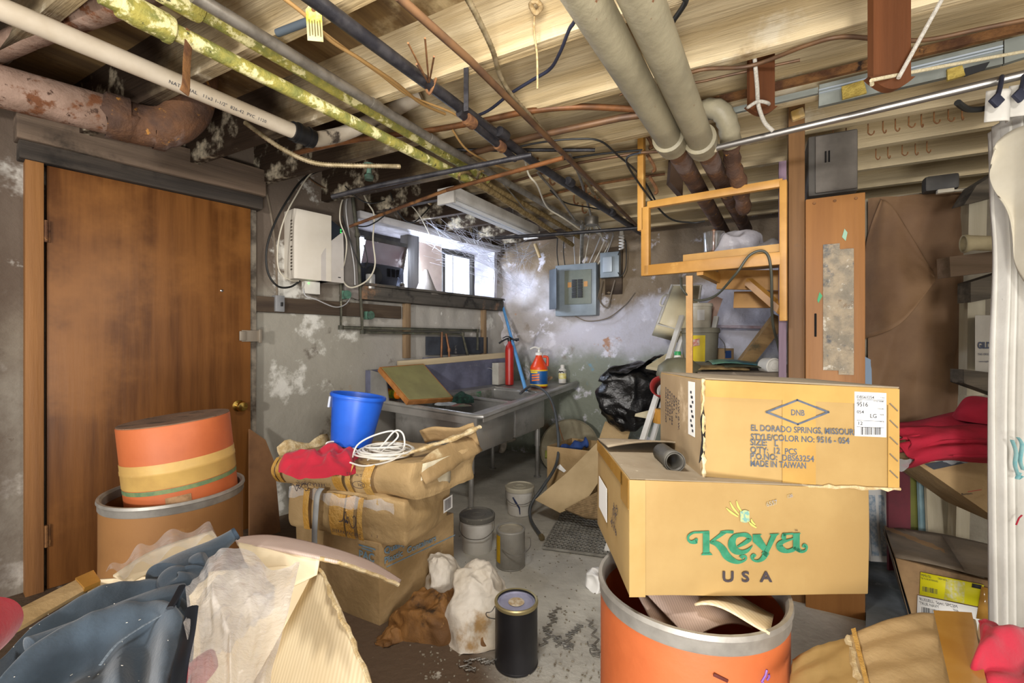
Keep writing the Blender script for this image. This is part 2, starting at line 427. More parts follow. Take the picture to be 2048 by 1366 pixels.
kb = MB(); kb.lathe([(.032, 0), (.034, .006), (.014, .012), (.012, .03), (.026, .04), (.031, .055), (.026, .068), (.008, .072)], 24, Matrix.Translation((w2-.07, -.02, onL(470, 810).z)) @ Matrix.Rotation(math.pi/2, 4, 'X'))
part('door_knob', kb, mat('polished_brass', '#c9a85a', rough=.2, metal=1), door)
hs = MB(); hs.box((w2-.0, -.028, onL(480, 672).z), (.11, .006, .07), bev=.003); hs.box((w2+.05, -.034, onL(480, 672).z), (.02, .012, .085), bev=.003); hs.box((w2-.05, -.034, onL(480, 672).z), (.04, .012, .06), bev=.012)
part('hasp', hs, mat('dull_zinc', '#9a8f80', rough=.5, metal=.6), door)
part('keyhole_plate', MB().lathe([(.008, 0), (.008, .004), (.003, .006)], 12, Matrix.Translation((w2-.16, -.02, onL(417, 581).z)) @ Matrix.Rotation(math.pi/2, 4, 'X')), M_chrome, door)
struct('trim_1', MB().box((0, 0, (dz+FZ)/2), (.06, .09, dz-FZ+.01), bev=.004), M_jamb, W=frame(ST(ds0-.045, WT+.02, 0), RL))
struct('trim_2', MB().box((0, 0, (dz+FZ)/2), (.035, .05, dz-FZ), bev=.003), mat('jamb_dirty', '#8b8172', '#4a4137', scale=9, rough=.9), W=frame(ST(ds1+.025, WT+.015, 0), RL))
M_lintel = wood('lintel_weathered', '#8a7664', '#5a4c40', axis='x', rough=.9, bump=.6, grain=9, spots=[('#2a2622', 2.2, .50, .66), ('#a89684', 5, .62, .72)])
lt = MB().box((0, 0, 0), (dw_+.17, .13, .165), bev=.006); lt.subdiv(4).crumple(.005, 6)
struct('trim_3', lt, M_lintel, W=frame(ST((ds0+ds1)/2-.02, WT+.04, dz+.165), RL))
lt = MB().box((0, 0, 0), (dw_+.15, .09, .08), bev=.006); lt.subdiv(4).crumple(.004, 6)
struct('trim_4', lt, wood('lintel_sooty', '#5f554b', '#332e2a', axis='x', rough=.9, bump=.6, grain=9, spots=[('#1b1917', 2.2, .50, .66)]), W=frame(ST((ds0+ds1)/2-.02, WT+.04, dz+.042), RL))

# ---------------------------------------------------------------- cellar window in the left wall
sc_, zc_ = (WIN_S0+WIN_S1)/2, (WIN_Z0+WIN_Z1)/2
WW = frame(ST(sc_, WT, zc_), RL); hw, hh = (WIN_S1-WIN_S0)/2*LU, (WIN_Z1-WIN_Z0)/2
M_lime = mat('whitewashed_reveal', '#dcdbe2', '#a8a6ac', rough=.95, scale=4, bump=.6, bscale=16, spots=[('#6d6a68', 3, .58, .7)])
rv = MB()
rv.box((0, .19, hh+.02), (2*hw+.1, .40, .04)); rv.box((hw+.02, .19, 0), (.04, .40, 2*hh+.08)); rv.box((-hw-.02, .19, 0), (.04, .40, 2*hh+.08)); rv.box((0, .19, -hh-.02), (2*hw+.1, .40, .04))
rv.subdiv(5).crumple(.014, 7, 2)
struct('trim_5', rv, M_lime, W=WW)
M_header = wood('painted_header', '#cfcdd0', '#9c9893', axis='x', rough=.8, bump=.4, grain=10, spots=[('#5c554e', 3, .58, .7)])
struct('trim_6', MB().box((0, -.03, hh+.025), (2*hw+.06, .08, .055), bev=.006), M_header, W=WW)
M_sill = wood('sooty_sill', '#5d5750', '#3a3732', axis='x', rough=.85, bump=.5, grain=10, spots=[('#8a6a50', 3, .60, .7), ('#1d1c1b', 4, .56, .7)])
struct('trim_7', MB().box((0, -.05, -hh-.06), (2*hw+.06, .12, .10), bev=.008), M_sill, W=WW)
struct('trim_8', MB().box((0, -.06, -hh+.0), (2*hw+.02, .16, .02), bev=.004), M_sill, W=WW)
win = bpy.data.objects.new('window_1', None); COL.objects.link(win); win.matrix_world = WW; win['kind'] = 'structure'; MX[win.name] = (WW, False)
M_frame = wood('window_frame_dark', '#4a4844', '#2e2d2b', axis='z', rough=.8, bump=.3)
fr = MB(); y = .30
def wx(px, off): return (toST(onL(px, 520, off))[0]-sc_)*LU
for x in (-hw+.03, wx(838, -.3), wx(880, -.3), wx(940, -.3)): fr.box((x, y, 0), (.035, .05, 2*hh), bev=.003)
fr.box((0, y, hh-.02), (2*hw, .05, .045)); fr.box((0, y, -hh+.02), (2*hw, .05, .045)); part('window_frame', fr, M_frame, win)
part('mullion', MB().box((wx(817, -.12), .12, 0), (.13, .10, 2*hh), bev=.006), wood('mullion_grey', '#5d5a58', '#3c3a38', axis='z'), win)
M_glass = mat('dusty_glass', '#6d6260', '#4a3230', rough=.25, trans=.35, scale=3, spots=[('#d8d4d0', 5, .60, .75)], alpha=.9)
part('tilted_pane', MB().box(((wx(718, -.16)+wx(806, -.16))/2, .16, -.05), (wx(806, -.16)-wx(718, -.16), .006, .42), (math.radians(20), 0, 0)), M_glass, win)
tf = MB()
for a in (-1, 1): tf.box(((wx(718, -.16)+wx(806, -.16))/2, .16-.20*a*.34, -.05+.20*a), (wx(806, -.16)-wx(718, -.16)+.02, .03, .03), bev=.003)
part('sash_rail', tf, M_frame, win)
part('window_pane', MB().box((wx(910, -.31), .31, 0), (wx(940, -.31)-wx(880, -.31), .005, .46)), mat('window_glass', '#f4f6ff', rough=.15, trans=.9, alpha=.35), win)
part('boarded_panel', MB().box((wx(857, -.22), .22, -.0), (wx(880, -.22)-wx(834, -.22), .012, 2*hh-.01), bev=.003), mat('beige_board', '#c9b8a8', '#b09c8c', rough=.8, scale=3), win)
sb = MB(); sb.box((wx(900, -.30), .30, 0), (.016, .02, .46)); part('glazing_bar', sb, mat('white_bar', '#d8dae0', rough=.6), win)
# daylight outside
sky = MB().box(ST(sc_, WT-.85, 2.1), (3.2, .02, 1.8), RL)
struct('sky_outside', sky, mat('daylight', '#e8eeff', emit=('#e6eeff', 2.6), rough=1))
# ---------------------------------------------------------------- pipes and cables under the joists
def zz(pts, dz=0): return [Zp(a, b, EH+h*1.1) for a, b, h in pts]
M_pvc = mat('pvc_cream', '#d8ccb8', '#c3b49c', rough=.4, scale=4, spots=[('#6a5844', 10, .72, .8)])
M_greenp = mat('flaking_pipe_paint', '#a89d4a', '#7f8040', rough=.75, scale=22, bump=.35, spots=[('#e2d9a0', 16, .52, .60), ('#4a4a26', 26, .62, .7)])
M_copper = mat('dull_copper', '#8a5a34', '#64432a', rough=.5, metal=.3, scale=9, spots=[('#d3b06a', 40, .68, .74)])
M_brownp = mat('brown_pipe', '#75563a', '#574030', rough=.5, metal=.25, scale=7)
M_rope = mat('rusty_lagging', '#a88f5e', '#7d6538', rough=.95, scale=40, bump=.8, bscale=90)
M_greyp = mat('grey_pipe_paint', '#a39a80', '#8f8770', rough=.5, scale=6, bump=.12, bscale=50, spots=[('#7a4a2c', 22, .68, .74), ('#c8c0a8', 9, .64, .7)])
M_castiron = mat('cast_iron_whitewashed', '#9a8070', '#7b6252', rough=.85, scale=5, bump=.4, bscale=30, spots=[('#6a3f22', 14, .52, .62), ('#3f281b', 30, .6, .68)])
M_castrust = mat('cast_iron_rusty', '#6d4a30', '#4e382c', rough=.85, scale=7, bump=.5, bscale=34, spots=[('#b07a34', 24, .60, .68), ('#7d6a62', 4, .56, .7)])

t = thing('waste_pipe', 'long cream plastic waste pipe running above the brown door to a black coupling', 'pipe', at=Zp(300, 140, 2.219))
p = MB().tube([Zp(-60, -8, 2.252), Zp(588, 263, 2.252)], .031, 20); part('pipe_run', p, M_pvc, t, 60)
c = Zp(588, 263, 2.252); d = (Zp(588, 263, 2.252)-Zp(-60, -8, 2.252)).normalized()
cb = MB(); cb.tube([c-d*.01, c+d*.09], .040, 20); cb.tube([c+d*.01, c+d*.02], .044, 20); cb.tube([c+d*.06, c+d*.07], .044, 20)
part('coupling', cb, M_black, t)
eb = cr([c+d*.08, Zp(640, 278, 2.27), Zp(695, 264, 2.34), Zp(765, 230, 2.41), Zp(842, 192, 2.48)], 6)
part('old_bend', MB().tube(eb, .033, 18), mat('flaking_white_pipe', '#cfc4b2', '#b9ac98', rough=.7, scale=5, spots=[('#4a4038', 7, .6, .68)]), t, 60)
PV = (Zp(588, 263, 2.252)-Zp(-60, -8, 2.252))
lm = MB()
a0 = Zp(-60, -8, 2.252); xd = PV.normalized(); nd = (Vector((0, 0, EH))-Zp(300, 140, 2.252)).normalized(); nd = (nd-xd*nd.dot(xd)).normalized(); yd = nd.cross(xd)
q = a0+xd*(PV.length*.48)+nd*.0318-yd*.012
text('printed_lettering', 'NATIONAL   11x3 1-1/2"  826-42  PVC  1120', .016, Matrix.Translation(q) @ axes(xd, yd, nd).to_4x4(), M_ink, t, spacing=1.1)
st = MB(); a = Zp(372, 185, 2.219); st.tube(cr([P(380, 62, a.y)-V*.0, P(374, 120, a.y), P(372, 172, a.y-.04), P(368, 186, a.y-.045)], 5), .016, 8, flat=.18); part('strap', st, M_rust, t)

def pipe(name, label, pts, r, m, cat='pipe', n=14, extra=None, k=0):
    P3 = zz(pts); P3 = cr(P3, k) if k else P3
    t = thing(name, label, cat, at=P3[0]); part('pipe_run', MB().tube(P3, r*1.1, n), m, t, 60)
    return t, P3
def collar(t, a, d, L, r, m, name='coupling'):
    d = d.normalized(); part(name, MB().tube([a-d*L/2, a-d*L*.35, a+d*L*.35, a+d*L/2], [r*.93, r, r, r*.93], 18), m, t, 50)

t, q = pipe('supply_pipe', 'lower of two flaking yellow-green pipes crossing the ceiling', [(200, -12, .80), (890, 337, .80), (940, 362, .79)], .021, M_greenp)
collar(t, Zp(300, 38, EH+0.880), q[1]-q[0], .10, .037, M_greenp, 'tee_fitting'); collar(t, Zp(250, 13, EH+0.880), q[1]-q[0], .03, .034, M_greenp, 'union_ring'); collar(t, Zp(336, 58, EH+0.880), q[1]-q[0], .02, .038, M_greenp, 'union_ring')
part('lagged_run', MB().tube(cr(zz([(925, 356, .80), (952, 366, .79), (1000, 395, .80), (1072, 441, .81), (1145, 490, .82)]), 8), .019, 10, ripple=.06), M_rope, t, 60)
part('rope_binding', MB().tube(cr(zz([(918, 350, .77), (938, 345, .82), (945, 362, .84), (925, 366, .80)]), 5, True), .007, 8, closed=True), M_rope, t)
t, q = pipe('supply_pipe', 'upper of two flaking yellow-green pipes, beside the grey conduit', [(330, -20, .86), (935, 335, .86), (975, 360, .84)], .021, M_greenp)
part('lagged_run', MB().tube(cr(zz([(962, 352, .84), (985, 374, .83), (1082, 427, .85), (1160, 475, .86)]), 8), .018, 10, ripple=.06), M_rope, t, 60)
part('rope_binding', MB().tube(cr(zz([(962, 342, .82), (978, 352, .86), (972, 372, .88), (955, 362, .84)]), 5, True), .007, 8, closed=True), M_rope, t)
collar(t, Zp(330, -20, EH+0.946)+(q[1]-q[0])*.02, q[1]-q[0], .12, .036, M_greenp, 'tee_fitting')
t, q = pipe('conduit', 'thick grey conduit running past the fluorescent fixture to the breaker panel', [(385, -10, .84), (873, 284, .84), (1158, 448, .84)], .017, M_galv)
for px, py in ((751, 210), (866, 279)): collar(t, Zp(px, py, EH+0.924), q[1]-q[0], .05, .021, M_galv)
e = q[-1]; dn = onB(1163, 535, .05)
part('conduit_drop', MB().tube(cr([e, e+(q[-1]-q[-2]).normalized()*.06, Vector((dn.x, dn.y, e.z-.10)), dn], 6), .017, 12), M_galv, t, 60)
t, q = pipe('iron_pipe', 'straight black iron pipe hung diagonally under the ceiling', [(600, -22, .82), (1078, 332, .82), (1290, 471, .82)], .019, M_iron)
for k_ in (.30, .52, .74): collar(t, q[0].lerp(q[-1], k_), q[-1]-q[0], .06, .023, M_iron)
hk = MB(); h0 = Zp(858, 168, EH+0.902)
for dx, dy in ((-42, -82), (-8, -92), (-25, -40), (10, -55)): hk.tube([h0, P(858+dx, 168+dy, h0.y+.02)], .003, 6)
hk.tube(cr([h0+Vector((-.02, 0, .02)), h0+Vector((0, 0, -.035)), h0+Vector((.025, 0, .02))], 5), .005, 6); part('hanger', hk, M_rust, t)
pipe('copper_pipe', 'thin brown pipe slanting from the ceiling top to beside the pine shelf', [(795, -8, .83), (942, 123, .83), (1113, 294, .83), (1285, 463, .83)], .0115, M_brownp)
pipe('copper_pipe', 'corroded copper pipe arching under the joists behind the twin grey pipes', [(590, 307, .9), (700, 282, .9), (846, 263, .90), (960, 243, .90), (1055, 223, .90), (1147, 214, .9), (1230, 216, .9), (1300, 222, .9), (1370, 228, .92)], .012, M_copper, k=5)
pipe('copper_pipe', 'dark copper pipe with a yellow collar lying under the arching copper pipe', [(925, 312, .88), (1060, 275, .88), (1240, 236, .88), (1310, 226, .89)], .014, M_brownp)
t, q = pipe('copper_pipe', 'bright orange copper pipe crossing below the black iron pipe', [(894, 380, .72), (1126, 316, .74)], .0095, M_copper)
part('sooty_run', MB().tube(zz([(700, 453, .66), (894, 380, .72)]), .0095, 10), M_rust, t)
t, q = pipe('iron_pipe', 'thin dark pipe with green valves running to the wall above the window', [(664, 394, .66), (760, 370, .70), (1063, 310, .76)], .011, M_iron)
vg = MB(); a = Zp(738, 360, EH+0.770); vg.lathe([(.02, 0), (.022, .02), (.012, .03), (.01, .06), (.026, .062), (.026, .075), (.008, .078)], 14, Matrix.Translation(a)); part('valve', vg, mat('verdigris_valve', '#4f7a66', '#3a4a40', rough=.8, scale=12), t)
pipe('iron_pipe', 'short stub of pipe hanging down over the cellar window', [(905, 300, .9), (1190, 300, .86)], .008, M_iron)
pipe('copper_pipe', 'slim brown pipe behind the pine shelf, parallel to the joists', [(1020, 365, .88), (1160, 325, .88), (1283, 305, .88), (1340, 302, .89)], .007, M_brownp)
pipe('wall_conduit', 'dark conduit running level along the top of the stone wall', [(990, 476, .74), (1130, 467, .74), (1285, 455, .74)], .012, M_iron)
# twin grey drains
for i, (lab, a, b, c2) in enumerate((('left one of the twin grey painted drain pipes with rusty lower end', (1128, -80), (1341, 282), (1452, 472)), ('right one of the twin grey painted drain pipes, closest to the elbow', (1250, -80), (1403, 286), (1492, 458)))):
    H = .80; A, B, C = Zp(*a, EH+H), Zp(*b, EH+H), Zp(*c2, EH+H)
    t = thing('drain_pipe', lab, 'pipe', at=A, group=None)
    part('painted_run', MB().tube([A, B], .0484, 24), M_greyp, t, 60)
    part('rusty_run', MB().tube([B, C], .040, 20), M_castrust, t, 60)
    d = (B-A).normalized(); hb = MB()
    hb.tube([B-d*.05, B-d*.045, B+d*.0, B+d*.01, B+d*.05, B+d*.055], [.053, .061, .061, .057, .057, .05], 24); part('hub', hb, M_greyp, t, 50)
# elbow and drooping flexible pipes to the right of the twin drains
t = thing('elbow_pipe', 'grey ribbed elbow pipe dropping beside the shower rod end', 'pipe', at=P(1440, 220, 2.25))
part('elbow', MB().tube(cr([P(1398, 232, 2.35), P(1412, 218, 2.3), P(1440, 222, 2.25), P(1456, 250, 2.27), P(1462, 290, 2.34)], 4), .04, 16, ripple=.05), M_greyp, t, 50)
part('rusty_drop', MB().tube(cr([P(1462, 285, 2.34), P(1466, 330, 2.45), P(1480, 372, 2.55), P(1488, 420, 2.8)], 4), .034, 14, ripple=.10), M_castrust, t, 50)
# the big cast-iron drain over the door
t = thing('soil_pipe', 'fat rusty cast iron soil pipe with a bend above the door', 'pipe', at=Zp(100, 215, 2.17))
ra = [Zp(-80, 152, 2.245), Zp(60, 189, 2.245), Zp(225, 233, 2.245)]
part('painted_run', MB().tube(ra, .073, 28), M_castiron, t, 60)
bd = cr([ra[-1], Zp(290, 252, 2.245), Zp(340, 252, 2.26), P(378, 222, 2.36), P(390, 180, 2.4), P(396, 130, 2.42)], 6)
part('rusty_bend', MB().tube(bd, .080, 26), M_castrust, t, 60)
d = (ra[2]-ra[0]).normalized(); hb = MB(); hb.tube([ra[2]-d*.02, ra[2]-d*.02, ra[2]+d*.05, ra[2]+d*.05], [.074, .086, .086, .076], 28); hb.tube([ra[2]+d*.13, ra[2]+d*.13, ra[2]+d*.17, ra[2]+d*.17], [.079, .087, .087, .079], 28); part('hub', hb, M_castrust, t, 50)
pipe('cross_pipe', 'stout brown pipe crossing over the cream waste pipe at the upper left', [(-60, 125, .93), (60, 70, .93), (230, 8, .93), (330, -30, .93)], .036, M_castiron)
t = thing('branch_pipe', 'dark blue-grey stub of pipe between the joists beside the yellow tag', 'pipe', at=Zp(585, 54, 2.340))
part('pipe_run', MB().tube([Zp(555, 66, 2.329), Zp(640, 34, 2.329)], .012, 12), mat('blue_grey_pipe', '#56606a', rough=.6), t)

# ---- armoured cable, cords
def cable(name, label, pts, r, m, cat='cable', k=8, n=8, world=False, ripple=0, group=None):
    return solo(name, MB().tube(cr(pts if world else zz(pts), k), r, n, ripple=ripple), m, label, cat, group, sharp=70)
M_arm = mat('armoured_cable', '#a8987a', '#847556', rough=.5, metal=.4, scale=30)
M_cord = mat('black_cord', '#20201f', rough=.5); M_cordb = mat('navy_cord', '#272a3a', rough=.5)
M_cordw = mat('cream_cord', '#d8d0bc', rough=.5); M_cordt = mat('tan_cord', '#b08a54', rough=.6)
cable('armoured_cable', 'ribbed metal cable curving down across the joists from the top edge', [(930, -12, .87), (955, 35, .87), (985, 100, .87), (1000, 150, .87), (1025, 192, .86), (1070, 242, .86), (1110, 290, .86), (1165, 352, .87), (1200, 400, .88), (1260, 450, .86)], .0085, M_arm, k=18, ripple=.13)
cable('armoured_cable', 'ribbed metal cable sagging along the wall above the white alarm cabinet', [(490, 245, .88), (560, 295, .76), (625, 325, .70), (690, 331, .70), (760, 332, .72), (800, 333, .74)], .010, M_arm, k=26, ripple=.13)
cable('black_cable', 'black cable stapled over the joist beside the dangling string', [(1170, -20, .87), (1150, 40, .87), (1138, 60, .87), (1120, 105, .87), (1100, 138, .88), (1065, 160, .88), (1020, 188, .88), (975, 222, .88), (930, 240, .89)], .006, M_cordb)
cable('black_cable', 'black cable arching between the joist and the pine shelf post', [(1010, 300, .86), (1080, 285, .86), (1150, 278, .86), (1200, 282, .85), (1235, 310, .84), (1280, 350, .80), (1310, 400, .76)], .005, M_cord)
cable('brown_cable', 'pair of brown cables clipped along the joist at the upper right', [(1330, 168, .88), (1400, 140, .88), (1500, 132, .88), (1610, 92, .87), (1680, 74, .86), (1760, 78, .86), (1850, 80, .86), (1960, 58, .86), (2060, 38, .86)], .007, M_brownp)
cable('tan_cable', 'tan cable hanging in a slack line beside the yellow tag', [(556, -12, .88), (610, 30, .87), (660, 80, .85), (720, 118, .84), (790, 165, .84), (840, 205, .85), (890, 228, .87)], .006, M_cordt)
cable('tan_cable', 'tan cable running behind the black iron pipe to the joist', [(640, 60, .88), (700, 105, .86), (760, 148, .86), (820, 192, .87), (905, 226, .88), (960, 265, .88), (1000, 300, .87)], .005, M_cordt)
cable('dark_cable', 'thick dark cord draped over the corner of the joist at upper right', [(1345, -10, .86), (1372, 0, .85), (1345, 45, .86), (1336, 72, .88)], .008, M_cord)
cable('black_cable', 'thin black cable crossing behind the pine shelf from the joists', [(1280, 305, .7), (1255, 330, .75), (1330, 430, .62), (1380, 445, .6), (1410, 442, .6)], .005, M_cord)
cable('white_conduit', 'pale bent conduit dropping to the junction box over the breaker panel', [(1075, 345, .87), (1110, 385, .85), (1150, 440, .80)], .007, M_galv)
cable('white_conduit', 'pale flexible conduit curving from the joists to the ceiling box', [(1140, 310, .88), (1160, 355, .87), (1172, 395, .86), (1182, 430, .84)], .008, M_galv)
cable('white_cable', 'white cable dangling in a loop near the orange copper pipe', [(1050, 320, .84), (1058, 350, .80), (1075, 372, .78), (1095, 415, .8), (1130, 438, .78), (1175, 470, .76)], .005, M_cordw)

t, q = pipe('iron_pipe', 'short dark pipe with fittings slung just below the black iron pipe', [(918, 225, .80), (970, 268, .79), (1030, 318, .79)], .014, M_iron)
for px, py in ((940, 243), (1000, 292)): collar(t, Zp(px, py, EH+.79*1.1), q[-1]-q[0], .05, .024, M_rust)
solo('hanger_bar', MB().slab([Zp(928, 137, 2.34), Zp(937, 136, 2.34), P(937, 222, Zp(937, 136, 2.34).y/K), P(928, 224, Zp(928, 137, 2.34).y/K)], .008), M_iron, 'flat black hanger bar dropping from the joist to the black iron pipe', 'hanger')
for i, (lab, pts, r, m) in enumerate((
  ('brown cable stapled along the joist behind the twin grey pipes', [(1240, 190, .9), (1300, 170, .9), (1390, 165, .9), (1460, 150, .9), (1600, 120, .9)], .005, M_brownp),
  ('dark cable running level under the far joists to the shelf', [(1030, 340, .9), (1110, 322, .9), (1200, 308, .9), (1285, 300, .9)], .006, M_cord),
  ('rusty thin pipe along the far joist near the breaker panel', [(1080, 395, .9), (1160, 375, .9), (1270, 356, .9), (1330, 348, .9)], .008, M_rust),
  ('tan cable looping under the joists above the sink', [(905, 260, .88), (935, 300, .84), (990, 330, .85), (1040, 345, .88)], .005, M_cordt),
  ('grey cable strung from the conduit to the fluorescent fixture', [(1000, 360, .88), (1030, 395, .82), (1060, 430, .82), (1090, 450, .84)], .004, M_galv),
  ('black cable sagging between the far joists above the panel', [(1100, 380, .9), (1130, 405, .84), (1180, 415, .84), (1230, 425, .86)], .005, M_cord))):
    cable('joist_cable', lab, pts, r, m)
for i, (x, y) in enumerate(((1165, 420), (1148, 402), (1190, 395), (1172, 382), (1100, 362), (1075, 330))):
    q = Zp(x, y, 2.30); solo('pipe_hook', MB().tube(cr([q+UP*.04, q, q+Vector((.012, 0, -.022)), q+Vector((.03, 0, -.012))], 4), .006, 7), M_rust, '%s rusty pipe hook from the back wall, under the far joists' % ('first second third fourth fifth sixth'.split()[i]), 'hook', 'pipe hooks under the far joists')
# ---------------------------------------------------------------- cartons and drums
def corner_frame(o, x, y, z=None):
    """frame with its origin at a bottom front-left corner; the cartons are racked out of square, so x, y and z need not be at right angles"""
    x = Vector(x).normalized(); y = Vector(y).normalized(); z = Vector(z).normalized() if z is not None else UP
    return Matrix.Translation(Vector(o)) @ axes(x, y, z).to_4x4()
def on_face(px, py, M, y=0.0):
    """where the sight line of a photo point meets the front (local y) face of a carton, in its local frame"""
    I = M.inverted(); o = I @ Vector((0, 0, EH)); d = (I @ P(px, py, 1.0))-o
    return o+d*((y-o.y)/d.y)
def on_side(px, py, M, x=0.0):
    I = M.inverted(); o = I @ Vector((0, 0, EH)); d = (I @ P(px, py, 1.0))-o
    return o+d*((x-o.x)/d.x)
def cbox(w, d, h, bev=.004, cuts=5, amp=.004, sc=5, seed=1, bulge=None):
    mb = MB().box((w/2, d/2, h/2), (w, d, h), bev=bev); mb.subdiv(cuts)
    if bulge:
        for v in mb.bm.verts: v.co = Vector(bulge(v.co))
    if amp: mb.crumple(amp, sc, seed)
    return mb
def ftext(name, s, M, p0, hgt, m, parent, sx=1.0, y=-.0015, bold=0, spacing=1.0, rot=0.0):
    """lettering on the local front face, baseline start at local (x, z)"""
    T = Matrix.Translation((p0[0], y, p0[1])) @ FRONT @ Matrix.Rotation(rot, 4, 'Z')
    return text(name, s, hgt/.73, T, m, parent, sx, bold=bold, spacing=spacing)
def stext(name, s, p0, hgt, m, parent, sx=1.0, x=-.0015, rot=0.0, bold=0):
    T = Matrix.Translation((x, p0[0], p0[1])) @ SIDE @ Matrix.Rotation(rot, 4, 'Z')
    return text(name, s, hgt/.73, T, m, parent, sx, bold=bold)

M_kyel = mat('cardboard_golden', '#a88b57', '#9d7f4c', rough=.75, scale=3, bump=.05, bscale=80, spots=[('#b98d42', 2.1, .64, .78)])
M_kdn = mat('cardboard_yellow', '#ad8f59', '#a2834e', rough=.75, scale=3, bump=.05, bscale=80, spots=[('#c0973f', 1.7, .64, .78)])
M_dusttop = mat('dusty_cardboard_top', '#9a8d78', '#857660', rough=.95, scale=4, bump=.1, bscale=60, spots=[('#b8ad98', 20, .64, .7)])
M_edge = mat('torn_corrugated_edge', '#d9c7a0', '#b59a6a', rough=.9, scale=30, bump=.4)
M_greenink = mat('green_print', '#22704f', '#2f8060', rough=.7, scale=60)
M_navyink = mat('navy_print', '#4a5362', '#5a6270', rough=.75, scale=60)
M_blkink = mat('black_print', '#3a3236', rough=.75)
M_stamp = mat('blue_stamp', '#8a90a2', '#a99f80', rough=.8, scale=90)

# --- the large carton with green lettering on the drum
kx, ky = P(1738, 1190, 1.23)-P(1258, 1193, 1.12), P(1195, 880, 1.575)-P(1258, 960, 1.12)
MK = corner_frame(P(1258, 1193, 1.12), kx, ky)
kw, kd, kh = kx.length, ky.length, .238
t = thing('cardboard_box', 'golden cardboard carton with large green lettering, lying across the orange drum', 'cardboard box', MK)
part('carton_body', cbox(kw, kd, kh, .003, 5, .0025, 5, 3), M_kyel, t)
tp = MB().box((kw/2, kd/2, kh+.0012), (kw-.004, kd-.004, .002)); part('top_flap', tp, M_dusttop, t)
fl = MB().grid(14, 6, lambda u, v: (.0+.30*u, kd-.155+.15*v+.01*math.sin(u*3), kh+.004+.030*(1-v)*math.sin(u*2.2+.4)*(1 if u < .9 else .6)))
part('lifted_flap', fl, M_dusttop, t, solid=.004)
mb = MB()
for x0, x1, z0, z1 in ((.0, .035, .0, kh), (.405, .412, .0, kh), (.40, kw, .0, kh)):
    if x1 < .1: mb.box(((x0+x1)/2, -.0024, kh/2), (x1-x0, .0006, kh))
part('corner_highlight', mb, mat('corner_highlight', '#b39560', '#a88a52', rough=.35, scale=6), t)  # lighter strip: the corner's highlight put into the colour
part('side_tape', MB().box((-.0026, .03, .208), (.0008, .07, .06)), M_tape, t); part('side_tape', MB().box((-.0026, kd/2+.02, .225), (.0008, kd-.06, .03)), M_tape, t)
mb = MB(); mb.box((-.0034, kd-.10, .105), (.001, .11, .085)); part('side_label', mb, M_paper, t)
for i, (s_, yy) in enumerate((('36 / DK', .17), ('12 / PCS', .145), ('8', .12))): stext('side_writing', s_, (yy, .07), .017, M_blkink, t, rot=1.0)
def kz(x, y):   # from the lettering close-up (2048 px across 300 photo px) to the carton front
    q = on_face(1350+x/6.827, 1000+y/6.827, MK); return (q.x, q.z)
KM = Matrix.Translation((0, -.0036, 0)) @ FRONT
SW = .573/480/6.827*1.02
def ks(mb, pts, ws, k=8): stroke(mb, [kz(*p) for p in pts], [w*SW for w in ws], KM, k)
def kpoly(mb, pts): mb.face([KM @ Vector((*kz(*p), 0)) for p in pts])
mb = MB()
# K
kpoly(mb, [(372, 440), (462, 440), (462, 720), (372, 720)]); kpoly(mb, [(345, 745), (505, 742), (470, 705), (375, 708)])
ks(mb, [(460, 428), (330, 432), (240, 440), (180, 480), (172, 530), (205, 565), (260, 562), (285, 548)], [26, 24, 24, 28, 30, 34, 52, 60])
ks(mb, [(300, 552), (285, 548), (270, 550)], [40, 60, 50])
ks(mb, [(790, 430), (700, 425), (610, 432)], [36, 34, 20]); kpoly(mb, [(612, 430), (700, 440), (480, 585), (462, 560), (600, 450)])
ks(mb, [(470, 568), (560, 590), (640, 665), (690, 745), (760, 805), (850, 838), (930, 820), (962, 785), (945, 758), (905, 765), (890, 785)], [30, 66, 92, 96, 74, 44, 26, 26, 30, 46, 60])
# e
ks(mb, [(842, 632), (930, 585), (1005, 530), (1000, 500), (960, 470), (880, 468), (810, 490), (770, 560), (775, 630), (820, 685), (900, 705), (980, 680), (1050, 612)], [24, 44, 56, 60, 54, 44, 60, 94, 104, 84, 54, 42, 8])
# y
kpoly(mb, [(1050, 462), (1180, 458), (1150, 480), (1240, 625), (1215, 700), (1180, 680), (1052, 560)]); kpoly(mb, [(1275, 455), (1420, 448), (1380, 478), (1275, 690), (1235, 770), (1170, 720), (1230, 640), (1300, 478)])
ks(mb, [(1240, 700), (1195, 780), (1130, 822), (1065, 815), (1035, 775), (1060, 750), (1082, 770)], [84, 62, 34, 26, 32, 50, 56])
# a
kpoly(mb, [(1598, 445), (1705, 440), (1690, 465), (1690, 640), (1720, 690), (1680, 705), (1600, 660)])
ks(mb, [(1600, 452), (1520, 456), (1465, 470)], [24, 22, 40]); ks(mb, [(1445, 480), (1475, 490), (1505, 492)], [50, 90, 50])
ks(mb, [(1600, 520), (1520, 545), (1445, 570), (1415, 620), (1450, 665), (1520, 690), (1600, 670), (1640, 640)], [20, 30, 56, 92, 76, 46, 50, 40])
ks(mb, [(1650, 660), (1710, 695), (1770, 680), (1788, 630), (1755, 610), (1745, 640)], [50, 36, 28, 28, 44, 52])
part('green_lettering', mb, M_greenink, t, sharp=180)
for ch, x in (('U', 632), ('S', 898), ('A', 1155)):
    q = kz(x, 1105); ftext('black_lettering', ch, MK, q, .0225, M_blkink, t, 1.30, y=-.0036, bold=.028)
q = kz(1622, 418); ftext('trade_mark', 'TM', MK, q, .0035, M_blkink, t, 1.1, y=-.0036)
mb = MB()
